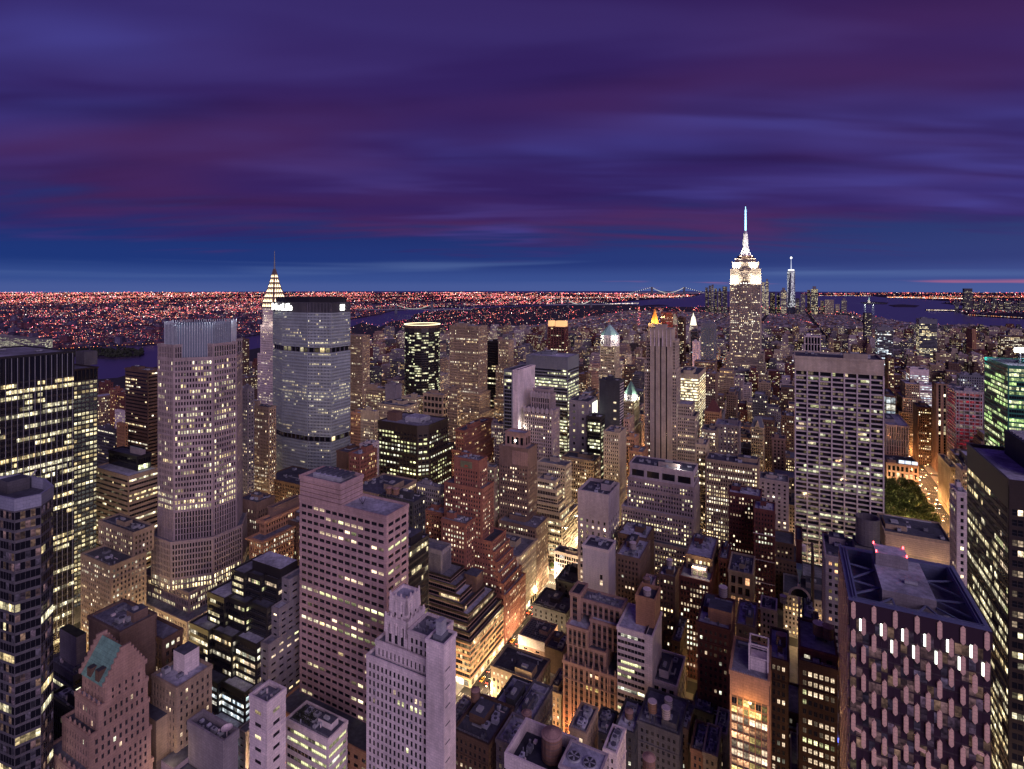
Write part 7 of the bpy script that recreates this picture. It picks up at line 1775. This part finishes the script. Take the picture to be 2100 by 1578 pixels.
for far_i, (xl, xr, yt) in enumerate(sorted(far)):
    d = rc.uniform(5000, 5500); p0, p1 = gp(xl, d), gp(xr, d); w = math.hypot(p1[0] - p0[0], p1[1] - p0[1]); cx, cy = (p0[0] + p1[0]) / 2, (p0[1] + p1[1]) / 2
    hh = hz(yt, d); b = Building('downtown_tower', lab_far.get(xl, ORD[far_i] + ' tower from the left in the dusk cluster at the island tip'), 'skyscraper', GD)
    br = 1.0 if xl in lab_far else .45
    hw = w * .38
    b.tier(rpoly(cx - hw, cx + hw, cy - hw, cy + hw), 0, hh, T(wm=rc.choice(('grey', 'dkgrey', 'lime')), bw=8, wf=.55, hf=.55, fl=8, pp=0, sp=0, p=.85 * br, full=.1, pal='office', gain=.9 * br, par=.3), par=False)
    if rc.random() < .4: b.tier(rpoly(cx - hw * .5, cx + hw * .5, cy - hw * .5, cy + hw * .5), hh, hh + 25, T(wm='grey', wf=0), par=False)
    b.done()
# across the wide river: towers on the west bank
for far_i, (xl, xr, yt) in enumerate(((1958, 1966, 620), (1975, 1993, 592), (1996, 2004, 618), (2008, 2016, 612), (2018, 2030, 622), (2034, 2044, 610), (2047, 2056, 620), (2060, 2072, 616), (2076, 2086, 624), (2088, 2100, 618))):
    d = 5600; p0, p1 = gp(xl, d), gp(xr, d); w = (math.hypot(p1[0] - p0[0], p1[1] - p0[1])) * .36; cx, cy = (p0[0] + p1[0]) / 2, (p0[1] + p1[1]) / 2
    b = Building('river_tower', 'tall dark flat-topped tower on the far bank at the right' if xl == 1975 else ORD[far_i] + ' tower from the left on the far bank at the right edge', 'skyscraper', 'towers on the far bank')
    b.tier(rpoly(cx - w, cx + w, cy - w, cy + w), 0, hz(yt, d), T(wm='dkgrey', bw=9, wf=.5, hf=.4, fl=9, pp=0, sp=0, p=.25, pal='office', gain=.8, top=20), par=False); b.done()

# Queens and Brooklyn: low roofs and street lamps by the thousand
LIGHTM = bpy.data.materials.new('street_lights'); LIGHTM.use_nodes = True
_b = LIGHTM.node_tree.nodes['Principled BSDF']; _at = LIGHTM.node_tree.nodes.new('ShaderNodeAttribute'); _at.attribute_name = 'glow'
_b.inputs['Base Color'].default_value = (0, 0, 0, 1); LIGHTM.node_tree.links.new(_at.outputs['Color'], _b.inputs['Emission Color']); _b.inputs['Emission Strength'].default_value = 1.0; LIGHTM.cycles.emission_sampling = 'NONE'
def bulb(mb, x, y, z, s, g):
    mb.face([(x - s, y, z), (x, y - s, z), (x + s, y, z), (x, y + s, z)], 0, (*g, 1), ((0, 0),) * 4)
    for a, b_ in (((-s, 0), (0, -s)), ((0, -s), (s, 0)), ((s, 0), (0, s)), ((0, s), (-s, 0))):
        mb.face([(x + a[0], y + a[1], z), (x + b_[0], y + b_[1], z), (x, y, z + s)], 0, (*g, 1))
        mb.face([(x + b_[0], y + b_[1], z), (x + a[0], y + a[1], z), (x, y, z - s)], 0, (*g, 1))
roofs = MB(); RM = [wall('far_roof_a', (.055, .045, .085), .95, .1, .3), wall('far_roof_b', (.10, .085, .15), .95, .1, .3), wall('far_roof_c', (.12, .055, .08), .95, .1, .3)]
bulbs = MB(); wins = MB()
LC_ = [((1, .20, .12), 6), ((1, .12, .15), 6), ((1, .36, .18), 4), ((1, .60, .46), 3), ((1, .22, .30), 4), ((1, .84, .78), 3)]
LCOL = [c for c, n in LC_ for _ in range(n)]
def scatter(poly, n_l, n_r, dmin, dmax, pxl, pxr, seed, gain=1.0, hmax=16):
    r = random.Random(seed); k = 0; tries = 0
    ang = r.uniform(.2, .6); ca, sa = math.cos(ang), math.sin(ang)
    while k < n_l and tries < n_l * 30:
        tries += 1
        d = dmin * (dmax / dmin) ** r.random(); px_ = r.uniform(pxl, pxr); x, y = gp(px_, d)
        # streets run in a tilted grid; busy streets carry more lamps
        u, v = x * ca + y * sa, -x * sa + y * ca
        major = r.random() < .12
        if major:
            if r.random() < .5: u = round(u / 1150) * 1150 + r.gauss(0, 6)
            else: v = round(v / 820) * 820 + r.gauss(0, 6)
        if major or r.random() < .7:
            if major: pass
            elif r.random() < .5: u = round(u / 210) * 210 + r.gauss(0, 4)
            else: v = round(v / 95) * 95 + r.gauss(0, 4)
            x, y = u * ca - v * sa, u * sa + v * ca
        if not inside((x, y), poly): continue
        hot = math.sin(x * .0011 + seed) * math.sin(y * .0009 + 1.3) + .35 * math.sin(x * .004) * math.sin(y * .0035)
        if not major and r.random() > .30 + .85 * hot: continue
        d = _F[0] * x + _F[1] * y
        c = r.choice(LCOL); g = gain * r.choice((.25, .35, .5, .8, 1.2, 2.8)) * (1.9 if r.random() < .06 else 1)
        s = d * .00029 * r.choice((.6, .8, 1.0, 1.3, 1.9)); z = r.uniform(8, 16) + s
        bulb(bulbs, x, y, z, s, (c[0] * g, c[1] * g, c[2] * g)); k += 1
    k = 0; tries = 0
    while k < n_r and tries < n_r * 20:
        tries += 1
        d = dmin * (min(dmax, 9000) / dmin) ** r.random(); x, y = gp(r.uniform(pxl, pxr), d)
        u, v = x * ca + y * sa, -x * sa + y * ca
        u = round(u / 52) * 52; v = round(v / 47) * 47; x, y = u * ca - v * sa, u * sa + v * ca
        if not inside((x, y), poly): continue
        w, l, h = r.uniform(9, 24), r.uniform(7, 18), r.choice((7, 9, 10, 12, hmax, hmax * 2.2 if r.random() < .25 else 10))
        P = [(x + a * w * ca - e * l * sa, y + a * w * sa + e * l * ca) for a, e in ((-1, -1), (1, -1), (1, 1), (-1, 1))]
        roofs.prism(P, 0, h, r.randint(0, 2)); k += 1
        d = _F[0] * x + _F[1] * y
        if r.random() < .4:
            s = d * .0004; c = r.choice([(1, .75, .5), (1, .55, .4), (.8, .8, 1)]); g = r.uniform(.4, 1.2); q = r.uniform(.2, .8)
            a, e = P[0], P[1]; mx, my = a[0] + (e[0] - a[0]) * q, a[1] + (e[1] - a[1]) * q
            bulb(bulbs, mx, my - .5, h * .6, s * .8, (c[0] * g, c[1] * g, c[2] * g))
scatter(POLY_BK, 20000, 6500, 2300, 24000, -60, 1480, 11, 1.9)
scatter(POLY_BK, 9000, 0, 2300, 16000, -60, 1480, 41, .8)
scatter(POLY_NJ, 1500, 700, 5200, 22000, 1640, 2160, 12, 1.6)
scatter(POLY_MH, 5200, 0, 1500, 6800, 700, 2150, 14, 1.7)
# lamp rows on the waterfront and the coast road
r = random.Random(8)
def row(p0, p1, n, cols, s=1.0, g=1.5, z=6, jit=2):
    for k in range(n):
        f = (k + r.random() * .6) / n; px_, py_ = p0[0] + (p1[0] - p0[0]) * f, p0[1] + (p1[1] - p0[1]) * f
        x, y = xy(px_, py_, z); d = _F[0] * x + _F[1] * y; c = r.choice(cols); q = g * r.uniform(.5, 1.5)
        bulb(bulbs, x, y, z, d * .00045 * s * r.uniform(.6, 1.3), (c[0] * q, c[1] * q, c[2] * q))
WH = [(1, .85, .7), (1, .9, .85), (1, .7, .5)]; OR = [(1, .35, .12), (1, .5, .2), (1, .25, .1)]
row((1820, 610), (1990, 613), 90, OR + WH, 1.2, 2.6); row((1830, 608.5), (2100, 610), 90, OR, 1.0, 2.0); row((1900, 636), (1962, 637), 36, WH, 1.0, 2.2); row((1985, 646), (2100, 652), 40, WH + OR, 1, 1.5)
row((1655, 606.2), (1790, 607), 60, OR + WH, .9, 2.0); row((10, 602.6), (640, 602.2), 130, WH + OR, .8, 1.6); row((110, 716), (320, 704), 26, OR, 1.1, 2.2); row((720, 653), (800, 637), 26, OR, 1.1, 2.0); row((1120, 612), (1400, 609), 90, WH, 1.1, 2.2); row((1240, 624), (1310, 622), 40, WH, 1.2, 2.4); row((560, 683), (716, 655), 22, OR, 1, 2)
rt = root('far_borough', (0, 0, 0), 'low far borough strewn with red and orange street lights to the horizon', 'borough'); rt['kind'] = 'stuff'
tag(obj('roofs', roofs.mesh('roofs', RM), rt), kind='stuff'); tag(obj('street_lights', bulbs.mesh('street_lights', [LIGHTM]), rt), kind='stuff')
# bridges
def bridge(name, label, pxa, pxb, d, ht, hd, ext, sag=.75):
    a, e = Vector((*gp(pxa, d), 0)), Vector((*gp(pxb, d * 1.0), 0)); dr = (e - a).normalized(); L = (e - a).length
    rt = root(name, tuple((a + e) / 2), label, 'bridge'); c = (a + e) / 2
    ST2 = W_('steel'); w = d * .0012
    for t in (a, e):
        m = MB(); q = t - c
        for s in (-1, 1):
            o = Vector((-dr.y, dr.x, 0)) * 14 * s; m.bar((q.x + o.x, q.y + o.y, 0), (q.x + o.x, q.y + o.y, ht), w * 1.6, 0, 4)
        m.bar((q.x - dr.y * 14, q.y + dr.x * 14, ht * .97), (q.x + dr.y * 14, q.y - dr.x * 14, ht * .97), w * 1.2, 0, 4); obj('tower', m.mesh('tower', [ST2]), rt)
    m = MB(); p0, p1 = a - dr * ext - c, e + dr * ext - c; m.bar((p0.x, p0.y, hd), (p1.x, p1.y, hd), w, 0, 4); obj('deck', m.mesh('deck', [ST2]), rt)
    m = MB(); n = 34
    pts = []
    for k in range(n + 1): f = k / n; p = a + dr * L * f - c; pts.append((p.x, p.y, hd + (ht - hd) * (1 - sag * (1 - (2 * f - 1) ** 2) * 1.25)))
    for s, t in ((-1, a), (1, e)):
        q = [((t + dr * s * ext * k / 10 - c).x, (t + dr * s * ext * k / 10 - c).y, ht + (hd - ht) * k / 10) for k in range(11)]
        for u, v in zip(q, q[1:]): m.bar(u, v, w * .35, 0, 3)
        for u in q: bulb(m, u[0], u[1], u[2], w * .62, (.8, .75, .65))
    for u, v in zip(pts, pts[1:]): m.bar(u, v, w * .35, 0, 3)
    for u in pts: bulb(m, u[0], u[1], u[2], w * .62, (.8, .75, .65))
    obj('cable', m.mesh('cable', [LIGHTM]), rt)
bridge('suspension_bridge', 'far suspension bridge strung with white lamps on the horizon', 1337, 1403, 15500, 238, 75, 600)
bridge('suspension_bridge', 'nearer lamp-strung suspension bridge across the narrow river', 1165, 1212, 6700, 92, 38, 260)
bridge('suspension_bridge', 'bridge with orange-lit deck over the river right of the faceted slab', 812, 886, 5200, 88, 40, 380, .7)
# statue on its island
x, y = xy(1782, 621.5, 1); rt = root('harbour_statue', (x, y, 1), 'tiny floodlit statue on its pedestal on the harbour island', 'statue')
m = MB(); m.frustum(rpoly(-18, 18, -18, 18), 0, rpoly(-9, 9, -9, 9), 47, 0); obj('pedestal', m.mesh('pedestal', [W_('lime')]), rt)
m = MB(); m.frustum(ngon(0, 0, 8, 8), 47, ngon(0, 0, 4, 8), 82, 0); m.prism(ngon(0, 0, 2.6, 8), 82, 87, 0); m.bar((3, 0, 80), (6, 0, 93), 1.3, 0, 5); obj('figure', m.mesh('figure', [wall('copper_mint', (.34, .56, .48), .6, .3, .2)]), rt)
for k in range(3): plight('floodlight', (x + 60 * math.cos(k * 2.1 + 3.6), y + 60 * math.sin(k * 2.1 + 3.6), 30), 150000, (.9, 1, .92), 1)
# ---------------------------------------------------------------- street lamps that light the canyons; most are unseen, added for that light
POLE = W_('dkgrey')
mp = MB(); mp.bar((0, 0, 0), (0, 0, 8.6), .11, 0, 6, .07); POLE_ME = mp.mesh('pole', [POLE])
ma = MB(); ma.bar((0, 0, 8.5), (1.9, 0, 9.1), .06, 0, 5, .045); ARM_ME = ma.mesh('arm', [POLE])
ml = MB(); ml.box(1.6, 2.5, -.22, .22, 8.95, 9.15, 0, None, True); HEAD_ME = ml.mesh('lamp_head', [LAMPW])
ml = MB(); ml.box(1.6, 2.5, -.22, .22, 8.95, 9.15, 0, None, True); HEADW_ME = ml.mesh('lamp_head_white', [LAMPC])
def lamp(x, y, rz, power, col, label, group, head=HEAD_ME):
    rt = root('street_lamp', (x, y, .15), label, 'street lamp', group, rz)
    obj('pole', POLE_ME, rt); obj('arm', ARM_ME, rt); obj('lamp_head', head, rt)
    l = bpy.data.lights.new('lamp_light', 'POINT'); l.energy = power; l.color = col; l.shadow_soft_size = .4
    o = bpy.data.objects.new('lamp_light', l); COL.objects.link(o); o.parent = rt; o.location = (2.05, 0, 8.6)
WARM = (1, .60, .26)
n5 = 0
for k in range(30):
    y = 262 + k * 33 if k < 22 else 988 + (k - 22) * 110
    lamp(-178 + 11, y, math.pi, (27000 if k < 7 else 26000 if k < 22 else 60000), (1, .70, .38) if k < 12 else (1, .42, .16), 'street lamp on the kerb of the bright central avenue', 'lamps along the bright avenue')
    lamp(-178 - 11, y + 16, 0, (27000 if k < 7 else 26000 if k < 22 else 60000), (1, .70, .38) if k < 12 else (1, .42, .16), 'street lamp on the kerb of the bright central avenue', 'lamps along the bright avenue')
for k in range(22):
    y = 560 + k * 36
    lamp(160 - 12, y, 0, 16000, (1, .45, .16), 'street lamp beside the orange right-hand avenue', 'lamps along the orange avenue')
    lamp(160 + 12, y + 18, math.pi, 16000, (1, .45, .16), 'street lamp beside the orange right-hand avenue', 'lamps along the orange avenue')
GL = 'lamps in the cross streets and side avenues'
for ax, y0, y1, st in ((-322, 230, 1250, 48), (-478, 330, 460, 50), (-478, 560, 1200, 55), (-622, 300, 1200, 70)):
    y = y0
    while y < y1:
        lamp(ax + 8, y, math.pi, 52000, (1, .70, .33), 'street lamp down in a side street between towers', GL); y += st
for k in range(-1, 13):
    yy = STREET0 + k * PITCH; x = -450 if k > 0 else -300
    while x < 150:
        if abs(x + 178) > 20 and abs(x + 322) > 14: lamp(x, yy - 4.5, math.pi / 2, 17000, (1, .64, .30) if (k % 3) else (1, .68, .38), 'street lamp down in a side street between towers', GL)
        x += 52
for k in range(7): lamp(-470 + k * 22, 205, math.pi / 2, 26000, (1, .72, .34), 'street lamp at the foot of the granite octagon', 'lamps round the granite octagon')
for k in range(5): lamp(-338, 214 + k * 22, math.pi, 26000, (1, .74, .38), 'street lamp at the foot of the granite octagon', 'lamps round the granite octagon')
for k in range(9): lamp(-440 + k * 34, 604, math.pi / 2, 42000, (1, .72, .36), 'street lamp in the wide cross street before the cream palazzos', 'lamps in the wide cross street')
# ---------------------------------------------------------------- cars
def car_parts(col, tail_on, head_on):
    pm = wall('paint_' + col[0], col[1], .3, .6, .05)
    m = MB()
    prof = [(-2.25, .35), (-2.25, .85), (-1.75, .98), (1.0, 1.0), (2.2, .82), (2.25, .35)]
    for s in (0,):
        n = len(prof)
        m.face([(-.9, p[0], p[1]) for p in prof], 0); m.face([(.9, p[0], p[1]) for p in reversed(prof)], 0)
        for i in range(n):
            a, e = prof[i], prof[(i + 1) % n]; m.face([(-.9, a[0], a[1]), (.9, a[0], a[1]), (.9, e[0], e[1]), (-.9, e[0], e[1])][::-1], 0)
    body = m.mesh('body', [pm])
    m = MB(); m.frustum(rpoly(-.85, .85, -1.65, .95), .985, rpoly(-.68, .68, -1.15, .35), 1.45, 0); cab = m.mesh('cabin', [glass('car_glass', (.02, .02, .025), .06, .6)])
    m = MB(); m.frustum(rpoly(-.67, .67, -1.14, .34), 1.455, rpoly(-.6, .6, -1.0, .2), 1.5, 0); roof = m.mesh('roof_panel', [pm])
    m = MB(); m.bar((-.1, 0, 0), (.1, 0, 0), .32, 0, 10); wh = m.mesh('wheel', [W_('black')])
    m = MB(); m.box(-.2, .2, -.05, .03, -.09, .09, 0, None, True); tl = m.mesh('taillight', [emit('tail_red', (1, .06, .03), 22)]); hl = m.copy() if False else None
    m = MB(); m.box(-.2, .2, -.03, .05, -.09, .09, 0, None, True); hl = m.mesh('headlight', [emit('head_white', (1, .88, .66), 26)])
    return body, cab, roof, wh, tl, hl
CARS = [car_parts(c, 1, 1) for c in (('yellow', (.55, .32, .02)), ('black', (.015, .015, .018)), ('white', (.6, .6, .6)), ('grey', (.16, .17, .18)), ('red', (.25, .02, .02)))]
CN = ['yellow taxi', 'black car', 'white car', 'grey car', 'red car']
CAR_SEEN = set([5,6,7,8,12,13,15,16,17,64,68,69,71,72,73,74,76,77,79,80,81,82,84,86,87,89,96,108,109]); car_n = [-1]
def car(x, y, rz, k, label, group):
    car_n[0] += 1
    if car_n[0] not in CAR_SEEN: return          # hidden behind the blocks
    rt = root('car', (x, y, .01), label, 'car', group, rz); b_, c_, r_, w_, t_, h_ = CARS[k]
    obj('body', b_, rt); obj('cabin', c_, rt); obj('roof_panel', r_, rt)
    for sx in (-.82, .82):
        for sy in (-1.4, 1.45): obj('wheel', w_, rt, (sx, sy, .33))
    for sx in (-.62, .62): obj('taillight', t_, rt, (sx, -2.28, .75)); obj('headlight', h_, rt, (sx, 2.28, .68))
rr = random.Random(31)
for k in range(34):
    y = 274 + k * 11.5 + rr.uniform(-2, 2)
    for ln in (-6.4, -2.2, 2.0, 6.0):
        if rr.random() < .42 and abs((y - STREET0) % PITCH) > 9:
            q = rr.choice((0, 0, 1, 1, 2, 3, 4)); car(-178 + ln, y, 0, q, CN[q] + ' with red tail lights heading away on the bright avenue', 'cars on the bright avenue, ' + CN[q])
for k in range(26):
    y = 690 + k * 13 + rr.uniform(-3, 3)
    for ln in (-8, -4, 0, 4, 8):
        if rr.random() < .45: q = rr.choice((0, 0, 1, 2, 3)); car(160 + ln, y, math.pi, q, CN[q] + ' with headlights on the orange right-hand avenue', 'cars on the orange avenue, ' + CN[q])
for k in range(12):
    y = 300 + k * 11; q = rr.choice((1, 2, 3)); car(-178 + 8.7, y, 0, q, CN[q] + ' parked at the right kerb of the bright avenue', 'parked cars on the bright avenue, ' + CN[q])
# ---------------------------------------------------------------- trees
BARK = wall('bark', (.07, .05, .035), .95, .1, .3)
def tree(name, x, y, h, rad, label, group, n=520, seed=0, leafm=LEAF):
    r = random.Random(seed); rt = root(name, (x, y, 0), label, 'tree', group)
    m = MB(); m.bar((0, 0, 0), (0, 0, h * .5), .28, 0, 6, .18)
    for k in range(6):
        a = k * 1.05 + r.random(); m.bar((0, 0, h * (.35 + .03 * k)), (rad * .6 * math.cos(a), rad * .6 * math.sin(a), h * (.62 + .05 * k)), .12, 0, 4, .04)
    obj('trunk', m.mesh('trunk', [BARK]), rt); m = MB()
    cl = [(r.uniform(-.6, .6) * rad, r.uniform(-.6, .6) * rad, h * r.uniform(.55, .92), rad * r.uniform(.3, .55)) for _ in range(11)]
    for _ in range(n):
        cx, cy, cz, cr = r.choice(cl); v = Vector((r.gauss(0, 1), r.gauss(0, 1), r.gauss(0, .8))).normalized() * cr * r.uniform(.6, 1.05)
        leaf(m, cx + v.x, cy + v.y, cz + v.z, r.uniform(.35, .75), r)
    tag(obj('crown', m.mesh('crown', [leafm]), rt), kind='stuff')
k = 0
for i in range(7):
    for j in range(9):
        x, y = 78 + i * 10.0 + rr.uniform(-2, 2), 715 + j * 15 + rr.uniform(-3, 3)
        if x > 143: continue
        k += 1; tree('park_tree', x, y, rr.uniform(15, 20), rr.uniform(5.5, 7.5), 'full green plane tree in the lit park beside the white-gridded slab', 'trees of the lit park', 620, 100 + k)
for x in range(70, 140, 16):
    for y in (720, 745, 775, 800, 830): plight('park_lamp', (x, y, 5.5), 4200, (1, .70, .35), .4)
for k, (x, y) in enumerate(((-193.2, 458), (-193.0, 446), (-194.2, 290.5), (-199.5, 289))):
    tree('street_tree', x, y, rr.uniform(6, 8), rr.uniform(1.8, 2.4), ('small street tree far along the left kerb of the bright avenue', 'second street tree far along the left kerb of the bright avenue', 'small corner tree by the crossing of the bright avenue', 'corner tree left of its twin by the crossing')[k], 'street trees of the bright avenue', 170, 300 + k)
m = MB(); m.box(36, 142, 650, 850, .15, .2, 0); tag(obj('park_lawn', m.mesh('park_lawn', [wall('park_lawn', (.06, .085, .03), .95, .1, .3)])), kind='structure')
